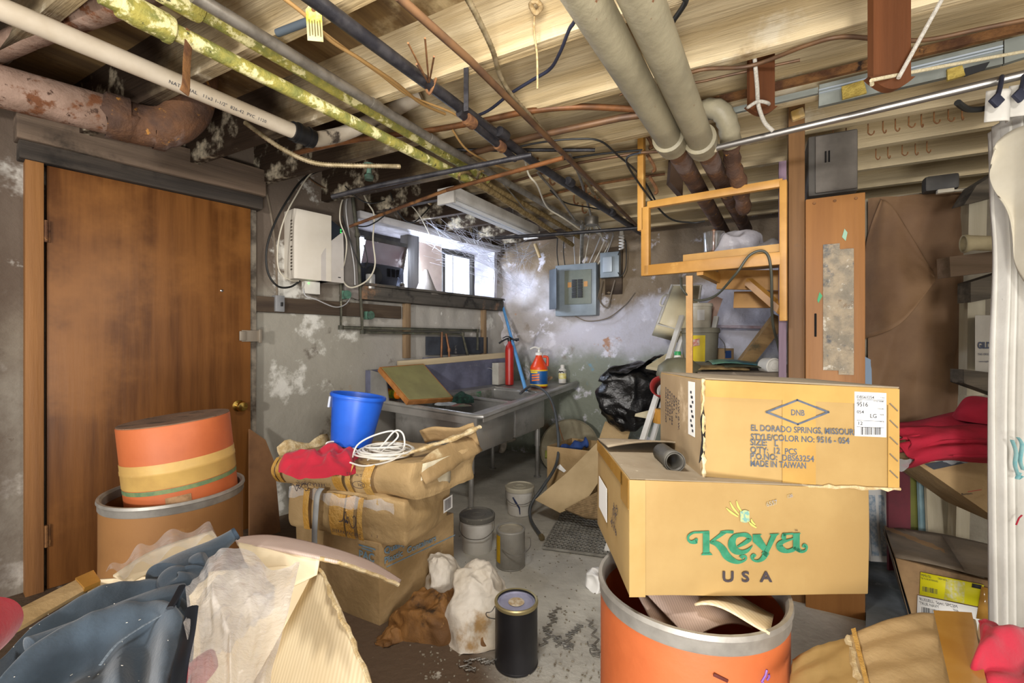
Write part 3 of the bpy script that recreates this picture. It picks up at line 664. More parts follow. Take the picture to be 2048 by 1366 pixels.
for a, b in (((740, 20), (860, 190)), ((830, 5), (900, 150)), ((690, 100), (850, 220)), ((1000, 290), (1100, 370)), ((1030, 250), (1085, 330))): ks(mb, [a, ((a[0]+b[0])/2-14, (a[1]+b[1])/2), b], [10, 26, 14])
part('feather_print', mb, mat('faded_green_print', '#b5b45e', rough=.8), t, sharp=180)
mb = MB(); ks(mb, [(880, 215), (945, 215), (1005, 215)], [120, 150, 120]); part('feather_eye', mb, mat('faded_blue_print', '#6d9a92', '#a7b07e', rough=.8, scale=90, lo=.45, hi=.55), t, sharp=180)
q = kz(1240, 85); ftext('blue_stamp', '6557', MK, q, .010, M_stamp, t, 1.0, y=-.0036, rot=.25)
q = kz(1520, -30); ftext('blue_stamp', '120', MK, q, .007, M_stamp, t, 1.0, y=-.0036, rot=.25)

# --- the yellow carton on top of it
kx, ky = P(1798, 977, 1.22)-P(1405, 962, 1.2), P(1322, 745, 1.62)-P(1405, 758, 1.2)
MD = corner_frame(P(1405, 962, 1.2), kx, ky)
dw, dd, dh = kx.length, ky.length, .2226
t = thing('cardboard_box', 'yellow carton with a printed diamond and white shipping label, topmost of the right-hand pile', 'cardboard box', MD)
part('carton_body', cbox(dw, dd, dh, .003, 5, .002, 5, 8), M_kdn, t)
part('top_flap', MB().box((dw/2, dd/2, dh+.0012), (dw, dd, .003)), M_dusttop, t)
sd = MB().box((-.0014, dd/2, dh/2), (.002, dd-.008, dh-.006)); part('dusty_side', sd, mat('dusty_cardboard_side', '#a58e6c', '#8f7858', rough=.9, scale=3, spots=[('#bfa98a', 6, .6, .7)]), t)
M_ytape = mat('yellow_tape', '#b8934f', '#ad8746', rough=.25, scale=6, coat=.3)
for c_, s_ in (((dw/2, -.002, dh-.02), (dw-.01, .0008, .036)), ((.215, -.0021, dh/2), (.075, .0008, dh-.004)), ((dw-.014, -.0022, dh/2), (.026, .0008, dh-.004))): part('packing_tape', MB().box(c_, s_), M_ytape, t)
rim = MB(); e = [(.0, -.004, .0)]
rim.tube([(0+rnd.uniform(-.002, .002), -.004, dh*i/24) for i in range(25)], [.004+rnd.uniform(-.0015, .002) for _ in range(25)], 6)
rim.tube([(dw*i/30, -.003, -.001+rnd.uniform(-.002, .0015)) for i in range(31)], [.003+rnd.uniform(-.001, .002) for _ in range(31)], 6); part('torn_edge', rim, M_edge, t)
gp = MB(); gp.prism([(-.006, .04), (.0, .09), (-.003, .135), (.004, .165), (.008, .12), (.006, .06)], .002, Matrix.Translation((-.004, -.0055, 0)) @ FRONT); part('torn_gap', gp, M_dark, t)
for i in range(5):
    z = .024+.037*i; part('staple', MB().beam((dw-.024, -.0035, z+.016), (dw-.006, -.0035, z), .0024, .0022), mat('staple_wire', '#9a8f80', rough=.4, metal=.8), t)
def dp(px, py): q = on_face(px, py, MD); return (q.x, q.z)
mb = MB(); D4 = [dp(1532, 824), dp(1593, 800), dp(1655, 824), dp(1594, 848)]
FM = Matrix.Translation((0, -.0034, 0)) @ FRONT
for i in range(4):
    a, b = Vector(D4[i]), Vector(D4[(i+1) % 4]); ee = (b-a).normalized()*.0022; stroke(mb, [tuple(a-ee), tuple(b+ee)], [.0042, .0042], FM, 1)
part('printed_diamond', mb, M_navyink, t, sharp=180)
def dtext(nm, s, x, y, x2, hpx, m=M_navyink, bold=.012, yoff=-.0034, par=None):
    """a line of print from photo x to x2 with its baseline at photo y"""
    q = dp(x, y); q2 = dp(x2, y); h = dp(x, y-hpx)[1]-q[1]
    o = ftext(nm, s, MD, q, h, m, t, 1.0, y=yoff, bold=bold)
    xs = [v.co.x for v in o.data.vertices]; k = (q2[0]-q[0])/max(1e-6, max(xs)-min(xs))
    bpy.data.objects.remove(o)
    return ftext(nm, s, MD, q, h, m, par or t, k, y=yoff, bold=bold)
dtext('printed_line', 'DNB', 1580, 830, 1607, 12)
for s_, x, y, x2 in (('EL DORADO SPRINGS, MISSOURI', 1500, 861, 1708), ('STYLE/COLOR NO: 9516 - 054', 1500, 879, 1697), ('SIZE:   L', 1499, 890, 1555), ("Q'TY:  12  PCS", 1499, 905, 1592), ('P.O.NO:  DBS63254', 1499, 918, 1626), ('MADE IN TAIWAN', 1499, 932, 1610)):
    dtext('printed_line', s_, x, y, x2, 12.5)
a, b = dp(1707, 783), dp(1770, 874)
slab_ = part('shipping_label', MB().box(((a[0]+b[0])/2, -.0034, (a[1]+b[1])/2), (b[0]-a[0], .0008, a[1]-b[1])), M_paper, t)
M_labink = mat('label_ink', '#2c2c30', rough=.7)
for s_, x, y, x2, h in (('DBS63254', 1711, 796, 1745, 6), ('9516', 1711, 812, 1733, 9), ('054', 1711, 826, 1725, 6.5), ('LG', 1737, 835, 1750, 8.5), ('12', 1712, 849, 1721, 7), ('LEGACY', 1711, 802, 1722, 2.5), ('STYLE NAME', 1744, 803, 1765, 2.5), ('COLORS', 1752, 818, 1765, 2.5), ('SIZE', 1757, 830, 1765, 2.5), ('PCS', 1757, 844, 1765, 2.5), ('T.N.I', 1757, 796, 1766, 2.5)):
    dtext('label_print', s_, x, y, x2, h, M_labink, .006, -.0042, slab_)
mb = MB()
for yy in (798, 840, 853):
    a, b = dp(1711, yy), dp(1766, yy); mb.box(((a[0]+b[0])/2, -.0041, a[1]), (b[0]-a[0], .0004, .0009))
x = 1719.0; rr = random.Random(3)
while x < 1758:
    w_ = rr.choice((.5, .5, 1.0, 1.6)); a, b = dp(x, 854), dp(x, 869); mb.box((a[0], -.0041, (a[1]+b[1])/2), (w_*.0011, .0004, a[1]-b[1])); x += w_+rr.choice((.6, .9, 1.4))
part('barcode', mb, M_labink, slab_)
for i in range(7):
    stext('side_print', ('CARTON NO', 'DBS 63254', 'STYLE 9516', 'COLOR 054', 'SIZE L', 'QTY 12', 'N.W. G.W.')[i], (.29-i*.020, .185-.004*i), .012, M_blkink, t, rot=-math.pi/2, x=-.003)
mb = MB(); mb.box((-.003, .065, .15), (.0008, .045, .125)); sl_ = part('side_label', mb, M_paper, t)
mb = MB()
for i in range(9): mb.box((-.0036, .055+(i % 3)*.006, .10+i*.011), (.0004, .010+.004*(i % 2), .006))
part('side_label_print', mb, M_labink, sl_)
# a dark paper tube end resting on the golden carton
q0 = P(1345, 930, 1.30); ax = (P(1352, 925, 1.22)-P(1325, 905, 1.36)).normalized()
tb = MB(); A = P(1350, 924, 1.235); 
for r_, e0, e1 in ((.0225, 0, .115),): tb.tube([A, A-ax*.03, A-ax*.03, A-ax*e1], [r_, r_, r_*.93, r_*.93], 24, caps=False); tb.tube([A, A-ax*.11], [.019, .018], 24, caps=False)
t = thing('pipe_fitting', 'short grey plastic pipe fitting lying on the golden carton beside the yellow one', 'pipe fitting', at=A)
part('socket', tb, mat('grey_pvc', '#57544d', '#43403a', rough=.55, scale=20, spots=[('#8d8574', 14, .6, .7)]), t, merge=True, solid=.002)

# --- drums
M_fibre = mat('fibre_drum_kraft', '#94683a', '#835a30', rough=.7, scale=2.4, bump=.05, bscale=40, spots=[('#7a4f27', 1.8, .62, .76), ('#a87c48', 5, .62, .75)])
M_band = mat('galvanised_band', '#b5b1a9', '#95918a', rough=.45, metal=.45, scale=9, spots=[('#5b4a38', 9, .66, .74), ('#5a6f90', 5, .68, .76)])
M_orange = mat('orange_drum_paint', '#c4693a', '#b45c30', rough=.55, scale=3, bump=.06, bscale=30, spots=[('#8a5a34', 9, .70, .77), ('#f0c070', 13, .74, .8)])
def drum(name, label, M, r, h, m, band=.03, open_=True):
    t = thing(name, label, 'drum', M)
    b = MB(); prof = [(r*.985, 0), (r, .01), (r, h*.33), (r*1.004, h*.5), (r, h*.67), (r, h-.012)]
    if open_: prof += [(r*.97, h-.012), (r*.965, .03)]
    b.lathe(prof, 64); part('shell', b, m, t)
    c = MB(); c.lathe([(r*1.002, h-band), (r*1.012, h-band+.004), (r*1.012, h-.012), (r*1.03, h-.006), (r*1.022, h+.004), (r*.985, h+.004), (r*.955, h-.004), (r*.955, h-band)], 64, caps=False); part('steel_band', c, M_band, t)
    return t
od = drum('fibre_drum', 'open orange drum with a steel rim carrying the golden carton', frame((.414, 1.285*K, FZ)), .203, .79-FZ, M_orange, .036)
mk = MB(); mk.box((-.02, -.2045, .715-FZ), (.03, .002, .006), (0, math.radians(25), 0), bev=.002); part('dark_mark', mk, mat('dark_red_mark', '#5a2018', rough=.7), od)
mk = MB()
for x0, z0, x1, z1 in ((.075, .52, .062, .50), (.066, .50, .05, .485), (.08, .51, .075, .50)):
    f = lambda x, z: (x, -math.sqrt(max(0, .2042**2-x*x)), z); mk.tube([f(x0, z0), f((x0+x1)/2+.003, (z0+z1)/2), f(x1, z1)], .0022, 6)
part('purple_drip', mk, mat('purple_paint', '#8a5ab0', rough=.5), od)
M_pinkcard = mat('pinkish_corrugated', '#d3bdb0', '#c2aa9c', rough=.85, scale=3, wave=('X', 60, .3, '#a58f84', .5))
M_creamcard = mat('cream_corrugated', '#e3d2b0', '#d9c5a0', rough=.8, scale=3, wave=('X', 26, .2, '#c9b48c', .6))
for i, (x, y, z, a, b_, w_, l_) in enumerate(((.40, 1.22, .765, .5, .25, .20, .16), (.48, 1.18, .772, -.5, -.3, .13, .18), (.35, 1.26, .755, .1, .12, .16, .2), (.46, 1.34, .775, 1.2, -.2, .2, .14))):
    R = Euler((b_, .2*(-1)**i, a)).to_matrix()
    g_ = MB().grid(10, 4, lambda u, v: R @ Vector(((u-.5)*w_, (v-.5)*l_, .025*math.sin(u*3+i)))+Vector((x, y*K, z)))
    solo('cardboard_scrap', g_, M_pinkcard if i != 1 else M_creamcard, ('pink-grey corrugated scrap inside the orange drum, under the letters', 'cream folded scrap of cardboard at the right rim inside the orange drum', 'flat pinkish scrap along the left inside of the orange drum', 'rearmost cardboard scrap in the orange drum')[i], 'cardboard', 'scraps in the orange drum', solid=.004)
kd_ = drum('fibre_drum', 'tall brown fibre drum with steel rim standing in front of the door', frame((-1.345, 2.2*K, FZ)), .232, .765-FZ, M_fibre, .035)
R = Euler((math.radians(-1), math.radians(-7), .6)).to_matrix()
LM = Matrix.Translation(P(368, 985, 2.22)) @ Euler((math.radians(2), math.radians(-5), 0)).to_matrix().to_4x4() @ Matrix.Translation((0, 0, -.16))
t = thing('fibre_drum', 'smaller orange drum with a taped band, tilted inside the brown fibre drum', 'drum', LM)
rr_ = .186; hh_ = .46
b = MB(); b.lathe([(rr_, 0), (rr_, .12), (rr_*1.003, .24), (rr_, hh_-.004), (rr_*.985, hh_)], 64); part('shell', b, M_orange, t)
part('dusty_lid', MB().lathe([(rr_*.99, hh_), (rr_*.99, hh_+.004), (rr_*.9, hh_+.005), (.01, hh_+.002)], 64), mat('dusty_drum_lid', '#8a6a52', '#6e5644', rough=.95, scale=5, bump=.3, spots=[('#4a3a2c', 6, .56, .62, (1, 3, 1)), ('#b06a3c', 4, .66, .72), ('#a89a86', 18, .68, .73)]), t)
M_masktape = mat('old_masking_tape', '#d3ad62', '#c09a58', rough=.5, scale=6, spots=[('#8a6a3a', 12, .68, .74), ('#e0c890', 6, .6, .7)])
part('tape_band', MB().lathe([(rr_+.001, .232), (rr_+.002, .234), (rr_+.002, .282), (rr_+.0035, .284), (rr_+.0035, .296), (rr_+.002, .298), (rr_+.002, .322), (rr_+.001, .324)], 64, caps=False), M_masktape, t)
part('green_stripe', MB().lathe([(rr_+.0012, .214), (rr_+.0012, .230)], 64, caps=False), mat('green_tape', '#5f7a58', '#7a8a5a', rough=.6, scale=40), t)
mb = MB(); a0 = 5.05
mb.grid(10, 2, lambda u, v: ((rr_+.002)*math.cos(a0+.42*u), (rr_+.002)*math.sin(a0+.42*u), .168+.03*v)); part('paper_patch', mb, mat('torn_brown_label', '#b08a64', '#8a6a4a', rough=.9, scale=30), t)
# ---------------------------------------------------------------- cloth helpers
def coons(top, bot, left, right):
    """surface through four boundary curves; each is a list of room points"""
    T, B, L_, R_ = [cr(c, 8) for c in (top, bot, left, right)]
    def at(c, t):
        x = t*(len(c)-1); i = min(int(x), len(c)-2); return c[i].lerp(c[i+1], x-i)
    def f(u, v):
        a = at(T, u)*(1-v)+at(B, u)*v; b = at(L_, v)*(1-u)+at(R_, v)*u
        c = T[0]*(1-u)*(1-v)+T[-1]*u*(1-v)+B[0]*(1-u)*v+B[-1]*u*v
        return a+b-c
    return f
def heap(o, rx, ry, h, seed, amp=.03, sc=7, nu=40, nv=22, fold=0.0, ang=0.0, pw=.6, R=None):
    """a heap of cloth: dome over an oval footprint with folds"""
    mb = MB(); o = Vector(o)
    def f(u, v):
        a = 2*math.pi*u; r = v
        x, y = math.cos(a)*r*rx*(1+.22*noise.noise(Vector((math.cos(a)*1.3, math.sin(a)*1.3, seed)))), math.sin(a)*r*ry*(1+.22*noise.noise(Vector((math.cos(a)*1.3, math.sin(a)*1.3, seed+4))))
        z = h*max(0, 1-r**2.4)**pw
        q = Vector((x, y, z)); n = noise.noise_vector(q*sc+Vector((seed, 0, 0)))*amp*(1.0 if z > .002 else .3)
        w = math.sin((x*math.cos(ang)+y*math.sin(ang))*55+noise.noise(q*6+Vector((0, seed, 0)))*5)*fold*min(1, z/h+.15)
        q = q+n+Vector((0, 0, w)); q.z = max(.001, q.z)
        return o+(R @ q if R else q)
    mb.grid(nu, nv, f); return mb

M_navy = mat('navy_sweat_cloth', '#41505e', '#323e4a', rough=.95, scale=6, bump=.15, bscale=120, spots=[('#4b5a68', 3, .56, .7)], sheen=.3)
M_red = mat('red_cotton', '#c01f38', '#a8172e', rough=.9, scale=5, bump=.12, bscale=90, spots=[('#7d3538', 3, .6, .72)], sheen=.15)
M_redclean = mat('bright_red_cotton', '#b21a34', '#9c162c', rough=.9, scale=5, bump=.15, bscale=120, sheen=.2)
M_film = mat('clear_plastic_film', '#eef0f2', rough=.12, alpha=.30, spec=.9, bump=.55, bscale=14, scale=5, spots=[('#ffffff', 8, .6, .72)])
M_filmdull = mat('cloudy_plastic_film', '#e0dddb', '#cfcac6', rough=.13, alpha=.55, spec=.95, bump=.8, bscale=16, scale=4)
M_liner = mat('cream_liner_board', '#ead9b8', '#e0cca6', rough=.75, scale=2, bump=.05, bscale=90)

# ---------------------------------------------------------------- stack of three battered cartons
SC = .852; SCM = Matrix.Scale(SC, 4)     # these cartons are small ones
cs = P(753, 1250, 2.232); cs.z = FZ
MB0 = corner_frame(cs-Vn*.60*SC*.97, Vn, Un) @ SCM
t = thing('cardboard_box', 'brown carton with blue lettering at the bottom of the left stack', 'cardboard box', MB0)
part('carton_body', cbox(.60, .49, .39, .004, 6, .007, 5, 2), M_kraftdull, t)
mb = MB()
for z in (.205,): mb.box((.6015, .27, z+.06), (.0008, .46, .005))
part('blue_line', mb, mat('blue_print', '#5f7f96', '#7b8f98', rough=.8, scale=40), t)
M_bprint = MATS['blue_print']
SIDER = Matrix.Rotation(math.pi/2, 4, 'Z') @ FRONT
def rtext(nm, s, y, z, hgt, x, sx=1.0, m=None, par=None): return text(nm, s, hgt/.73, Matrix.Translation((x, y, z)) @ SIDER, m or M_bprint, par, sx, bold=.02)
rtext('blue_lettering', 'Quality', .02, .335, .032, .6085, 1.0, None, t); rtext('blue_lettering', 'Plastic  Containers', .02, .288, .032, .6085, 1.0, None, t)
ftext('blue_lettering', 'PAC', MB0, (.475, .30), .040, M_bprint, t, 1.0, y=-.0085, bold=.03)
mb = MB(); mb.box((.53, -.0085, .362), (.11, .0006, .008)); mb.box((.53, -.0085, .350), (.07, .0006, .006)); part('printed_bars', mb, M_bprint, t)
# middle
cm = P(808, 1097, 2.55*SC); ml = P(582, 1052, 2.877*SC); mx = cm-ml; mx.z = 0
mz = cm.z
my = Vector((-mx.y, mx.x, 0)).normalized(); my = (P(890, 1040, 2.958*SC)-cm); my.z = 0
MM = corner_frame(Vector((cm.x, cm.y, mz))-mx, mx, my) @ SCM
def crush(a, b, wv, hv):
    def f(q):
        k = math.sin(math.pi*min(1, max(0, q.z/hv))); q.y -= a*k*math.sin(math.pi*q.x/wv); q.x += b*k*(1 if q.x > wv/2 else -1); return q
    return f
t = thing('cardboard_box', 'crushed taped carton in the middle of the left stack with a grey strap', 'cardboard box', MM)
mw, md_, mh = mx.length/SC, .40, .225
part('carton_body', cbox(mw, md_, mh, .012, 16, .020, 5, 5, crush(.022, .02, mw, mh)).crumple(.007, 17, 2), M_kraft, t)
M_clear = mat('shiny_clear_tape', '#c79f58', '#b98a3e', rough=.18, scale=9, bump=.5, bscale=40, coat=.6, spots=[('#e6dcc4', 9, .62, .68)])
for i, (x, wd) in enumerate(((.30, .09), (.40, .05), (.47, .03), (.12, .04))): 
    mb = MB().grid(3, 8, lambda u, v, x=x, wd=wd: (x+wd*u, -.026-.020*math.sin(math.pi*v)*math.sin(math.pi*(x+wd*u)/mw), .01+(mh-.02)*v)); part('packing_tape', mb, M_clear, t)
def logo(par, ox, oz, k, y, flip=1):
    mb = MB(); Mf = Matrix.Translation((0, y, 0)) @ FRONT
    stroke(mb, [(ox+k*a, oz+flip*k*b) for a, b in ((0, .3), (.18, .34), (.3, .5), (.42, .85), (.52, .5), (.6, .62), (.75, .25), (.9, .1), (1.05, .25), (1.1, .55), (.98, .72), (.9, .6))], [.004]*12, Mf, 5)
    stroke(mb, [(ox+k*a, oz+flip*k*b) for a, b in ((.38, .5), (.44, .3), (.5, .45), (.55, .28), (.6, .4))], [.006]*5, Mf, 4)
    part('printed_logo', mb, M_blkink, par, sharp=180)
logo(t, .37, .065, .095, -.052); ftext('printed_lettering', 'SIERRA PACIFIC', MM, (.33, .038), .016, M_blkink, t, .9, y=-.052, spacing=1.3)
ftext('printed_lettering', '1     3', MM, (.56, .05), .012, M_blkink, t, 1, y=-.049)
mb = MB(); mb.box((mw+.034, .34, .10), (.001, .09, .07)); bl_ = part('barcode_label', mb, M_paper, t)
mb = MB()
for i in range(12): mb.box((mw+.0348, .307+i*.0055, .10), (.0006, .0022+.0015*(i % 3 == 0), .055))
part('barcode', mb, M_blkink, bl_)
mb = MB(); pts = [(.26, -.05, mh+.015), (.24, -.058, mh-.02), (.232, -.060, .12), (.222, -.058, .02), (.215, -.05, -.06), (.21, -.045, -.10)]
mb.grid(20, 2, lambda u, v: cr(pts, 8)[min(40, int(u*40))]+Vector((.034*(v-.5), 0, 0))); part('grey_strap', mb, mat('grey_plastic_strap', '#a4a7a6', '#8f9294', rough=.4, scale=8), t, solid=.002)
mb = MB(); mb.grid(24, 8, lambda u, v: (.02+(mw-.06)*u, -.03+.02*math.sin(u*9), mh-.012-.05*v+.008*math.sin(u*31+v*4))); part('clear_wrap', mb.crumple(.006, 22), M_film, t)
# top
ct = P(832, 1003, 2.56*SC); tl = P(556, 968, 2.93*SC); tx = ct-tl; tx.z = 0; tz = ct.z
ty = Vector((.24, .40*K, 0))
MT = corner_frame(Vector((ct.x, ct.y, tz))-tx, tx, ty) @ SCM
tw, td, th = tx.length/SC, .44, .135
def tbulge(q):
    k = math.sin(math.pi*min(1, max(0, q.z/th))); q.y -= .03*k; q.z *= (1+.25*q.x/tw+.10*q.y/td); return q
t = thing('cardboard_box', 'torn upside-down carton on top of the left stack, open at its upper edge', 'cardboard box', MT)
part('carton_body', cbox(tw, td, th, .015, 16, .018, 5, 9, tbulge).crumple(.008, 17, 6), M_kraft, t)
for i, (x, wd) in enumerate(((.02, .02), (.05, .03), (.42, .06), (.5, .03), (.60, .05))):
    mb = MB().grid(3, 8, lambda u, v, x=x, wd=wd: (x+wd*u, -.022-.030*math.sin(math.pi*v), .008+(th-.01)*v*(1+.25*x/tw))); part('packing_tape', mb, M_clear, t)
for s_, x, z, hh2 in (('SIERRA PACIFIC', .40, .045, .017), ('APPAREL LTD', .33, .074, .010), ('G.W.  16.2 KG', .62, .118, .013), ('CTN# 2', .22, .112, .012), ('CUFT', .42, .114, .012)):
    ftext('printed_lettering', s_, MT, (x, z), hh2, M_blkink, t, 1.0, y=-.068, rot=math.pi, spacing=1.15)
logo(t, .16, .040, .11, -.060, -.55)
mb = MB(); mb.tube(cr([(.60+.035*math.cos(a*.7), -.069, .066+.016*math.sin(a*.7)) for a in range(9)], 4, True), .0012, 5, closed=True); part('ink_oval', mb, M_blkink, t); ftext('printed_lettering', '2A2', MT, (.625, .072), .013, M_blkink, t, 1, y=-.068, rot=math.pi)
# raised torn flaps
mb = MB(); mb.grid(12, 5, lambda u, v: (tw-.30+.31*u, td-.02-.05*v+.02*u, th*1.18+.02+.125*v*(.6+.4*u)+.01*math.sin(u*7)))
mb.crumple(.010, 11, 3); part('raised_flap', mb, M_kraftdull, t, solid=.006)
mb = MB(); mb.grid(12, 5, lambda u, v: (tw-.02+.05*v, .03+.42*u, th*1.16+.045*math.sin(math.pi*u*.8+.2)*(1-v)+.05*u-.08*v*(1-u*.3)))
mb.crumple(.012, 12, 6); part('side_flap', mb, M_kraftdull, t, solid=.006)
mb = MB(); mb.tube(cr([(tw-.22, .02, th*1.2), (tw-.12, .10, th*1.25+.03), (tw-.02, .28, th*1.3+.07), (tw+.03, .42, th*1.3+.11)], 8), [.020+.006*math.sin(i*1.3) for i in range(25)], 8, flat=.6); part('rolled_edge', mb.crumple(.006, 20), M_edge, t)
mb = MB(); mb.grid(8, 5, lambda u, v: (-.02-.02*v, .02+.3*u, th*.9+.06*v+.02*math.sin(u*8))); part('torn_corner', mb.crumple(.016, 14, 1), M_edge, t, solid=.005)
mb = MB(); mb.grid(6, 6, lambda u, v: (tw+.012+.004*math.sin(v*6)-.02*(1-v), .03+.2*u, .02+.15*v)); part('paper_label', mb.crumple(.004, 20), mat('worn_white_label', '#d9cfb4', '#c2b594', rough=.7, scale=9), t, solid=.001)

# on the stack: red cloth, blue bucket, coil of white cable
o = solo('folded_shirt', heap(P(648, 940, 2.75*SC)-UP*.0, .185, .12, .10, 3.3, .035, 9, 70, 34, .010, .6).crumple(.012, 20, 2, amp2=.004, sc2=50), M_red, 'crumpled red shirt lying on the left stack before the blue bucket', 'clothing', sharp=180, sub=1)
BKM = frame(P(702, 889, 2.95*SC)+UP*.0, Euler((math.radians(-3), math.radians(8), 0))) @ SCM
t = thing('bucket', 'empty blue plastic bucket standing tilted on the left carton stack', 'bucket', BKM)
M_blue = mat('blue_plastic', '#1f5fd0', '#1a55c0', rough=.38, scale=4, spots=[('#3a4a80', 6, .7, .76)])
b = MB(); b.lathe([(.098, 0), (.104, .004), (.134, .245), (.134, .25), (.144, .252), (.146, .262), (.142, .27), (.134, .268), (.129, .25), (.100, .012), (.02, .01)], 56); part('shell', b, M_blue, t)
b = MB(); b.box((-.135, -.03, .215), (.012, .035, .06), bev=.004); part('handle_lug', b, mat('grey_lug', '#b9c0cc', rough=.4), t)
mb = MB(); c0 = P(770, 915, 2.74*SC); rr = random.Random(11)
for lp in range(11):
    R_ = .082+rr.uniform(-.02, .03); ox, oy = rr.uniform(-.02, .02), rr.uniform(-.03, .03); ph = rr.uniform(0, 6); tl_ = rr.uniform(.1, .28)
    mb.tube(cr([c0+Vector((ox+R_*1.25*math.cos(a*.63), oy+R_*math.sin(a*.63), .012+.003*lp+.03*tl_*math.sin(a*.63+ph))) for a in range(10)], 6, True), .0038, 8, closed=True)
for pts in ([(652, 893, 2.8), (655, 885, 2.82), (675, 884, 2.86), (705, 896, 2.84), (735, 915, 2.76)], [(705, 915, 2.74), (715, 890, 2.76), (745, 872, 2.8), (785, 862, 2.82), (795, 875, 2.82), (760, 905, 2.78), (735, 920, 2.7)], [(742, 912, 2.72), (765, 890, 2.76), (790, 862, 2.8), (806, 868, 2.8), (808, 895, 2.76), (790, 915, 2.7)], [(700, 925, 2.68), (730, 932, 2.64), (780, 922, 2.64), (808, 905, 2.66)]):
    mb.tube(cr([P(a, b, c*SC) for a, b, c in pts], 8), .0038, 8)
solo('cable_coil', mb, M_white, 'loose coil of white cable on the left carton stack', 'cable')

# ---------------------------------------------------------------- foreground carton at the lower left with its clothes and plastic
C1 = Zp(636, 1128, .76); C2 = Zp(790, 1480, .72); C0 = Zp(185, 1160, .76); C3 = C0+(C2-C1)*.8
t = thing('cardboard_box', 'open foreground carton at lower left with cream inside and a bent-back flap', 'cardboard box', at=Vector(((C0.x+C2.x)/2, (C0.y+C2.y)/2, FZ)))
dn = Vector((0, 0, -.70))
def wallp(a, b, inn, name, m, top=None):
    mb = MB(); mb.grid(10, 12, lambda u, v: a.lerp(b, u)+Vector((inn.x*v, inn.y*v, -.55*v))+Vector((.006*math.sin(u*5+v*4), .006*math.sin(v*6), 0))); return part(name, mb, m, t, solid=.006)
inn = Vector((.0, .0, 0))
# right wall leans inwards so that its cream inner face shows
lean = (C0-C1); lean.z = 0; lean.normalize()
wallp(C1, C2, lean*.30, 'right_wall', M_creamcard); wallp(C0, C1, Vector((0, 0, 0)), 'back_wall', M_liner); wallp(C0, C3, Vector((0, 0, 0)), 'left_wall', M_kraft)
mb = MB(); mb.tube([C1.lerp(C2, i/24)+Vector((rnd.uniform(-.002, .002),)*3) for i in range(25)], [.004+rnd.uniform(-.001, .002) for _ in range(25)], 6); part('cut_edge', mb, M_edge, t)
hA, hB = P(474, 1080, 1.62), P(640, 1120, 1.42)
FT = [P(466, 1078, 1.60), P(540, 1072, 1.66), P(640, 1091, 1.68), (P(735, 1122, 1.66)), P(802, 1162, 1.60)]
FB = [P(476, 1092, 1.56), P(545, 1098, 1.50), P(640, 1117, 1.43), P(700, 1132, 1.46), P(797, 1168, 1.54)]
mb = MB().grid(40, 8, coons(FT, FB, [FT[0], FT[0].lerp(FB[0], .5)+UP*.006, FB[0]], [FT[-1], FB[-1]])); part('bent_flap', mb, M_pinkcard, t, solid=.007); part('flap_edge', MB().tube([FBp+Vector((rnd.uniform(-.002, .002), 0, rnd.uniform(-.003, .001))) for FBp in cr(FB[2:], 10)], .0055, 6), M_edge, t)
IL = [P(474, 1085, 1.565), P(545, 1098, 1.505), P(640, 1117, 1.435)]; IB = [P(490, 1125, 1.47), P(550, 1180, 1.40), P(634, 1150, 1.41)]
mb = MB().grid(16, 8, coons(IL, IB, [IL[0], IB[0]], [IL[-1], IB[-1]])); part('flap_liner', mb, M_liner, t, solid=.004)
sk = MB(); S0, S1, S2, S3 = P(186, 1145, 1.30), P(200, 1166, 1.24), P(10, 1275, 1.00), P(10, 1235, 1.04); sk.slab([S0, S1, S2, S3], .008); part('left_flap', sk, M_kraft, t)
pc = MB(); pc.slab([P(150, 1160, 1.24), P(186, 1144, 1.296), P(201, 1166, 1.236), P(168, 1180, 1.19)], .0095); part('tape_piece', pc, M_tape, t)
fb = MB().grid(10, 6, coons([P(226, 1152, 1.34), P(310, 1100, 1.5), P(425, 1062, 1.62)], [P(260, 1165, 1.28), P(330, 1130, 1.42), P(440, 1085, 1.56)], [P(226, 1152, 1.34), P(260, 1165, 1.28)], [P(425, 1062, 1.62), P(440, 1085, 1.56)])); part('back_flap', fb, M_liner, t, solid=.005)
# clothes: navy sweatshirt
t = thing('sweatshirt', 'dusty navy sweatshirt lying in the open foreground carton', 'clothing', at=Zp(250, 1300, .75))
top = [P(-10, 1330, .93), P(70, 1240, 1.06), P(170, 1180, 1.20), P(250, 1152, 1.27), P(318, 1150, 1.28), P(378, 1195, 1.16)]
bot = [P(-20, 1480, .80), P(100, 1480, .82), P(220, 1480, .82), P(370, 1480, .80)]
lef = [top[0], P(-25, 1400, .85), bot[0]]; rig = [top[-1], P(388, 1260, 1.04), P(378, 1366, .90), bot[-1]]
f0 = coons(top, bot, lef, rig)
def folds(u, v):
    q = f0(u, v)
    a = (u*1.0+v*.55); w = noise.noise(Vector((u*2.2, v*2.2, 5)))*1.6
    k_ = sm01(u+v, .95, 1.45); h = .024*math.sin(v*17+1.6*w+u*2.2)*(1-k_)*sm01(v, .0, .12) + .017*math.sin(u*30+w*2.0+v*2)*k_ + .014*noise.noise(Vector((u*4, v*4, 1)))+.004*noise.noise(Vector((u*12, v*9, 3)))
    h = h*.9+.018*math.sin(math.pi*u)*math.sin(math.pi*min(1, v*1.2))-.012
    return q+Vector((0, 0, h))
part('body', MB().grid(110, 80, folds), M_navy, t, 180)
lint = MB(); rl = random.Random(31)
for _ in range(38): lint.box(folds(rl.uniform(.1, .98), rl.uniform(.02, .8))+UP*.003, (rl.uniform(.001, .004), .0008, .0008), (0, 0, rl.uniform(0, 3)))
part('lint', lint, mat('white_lint', '#d9d6cc', rough=.9), t, kind='stuff')
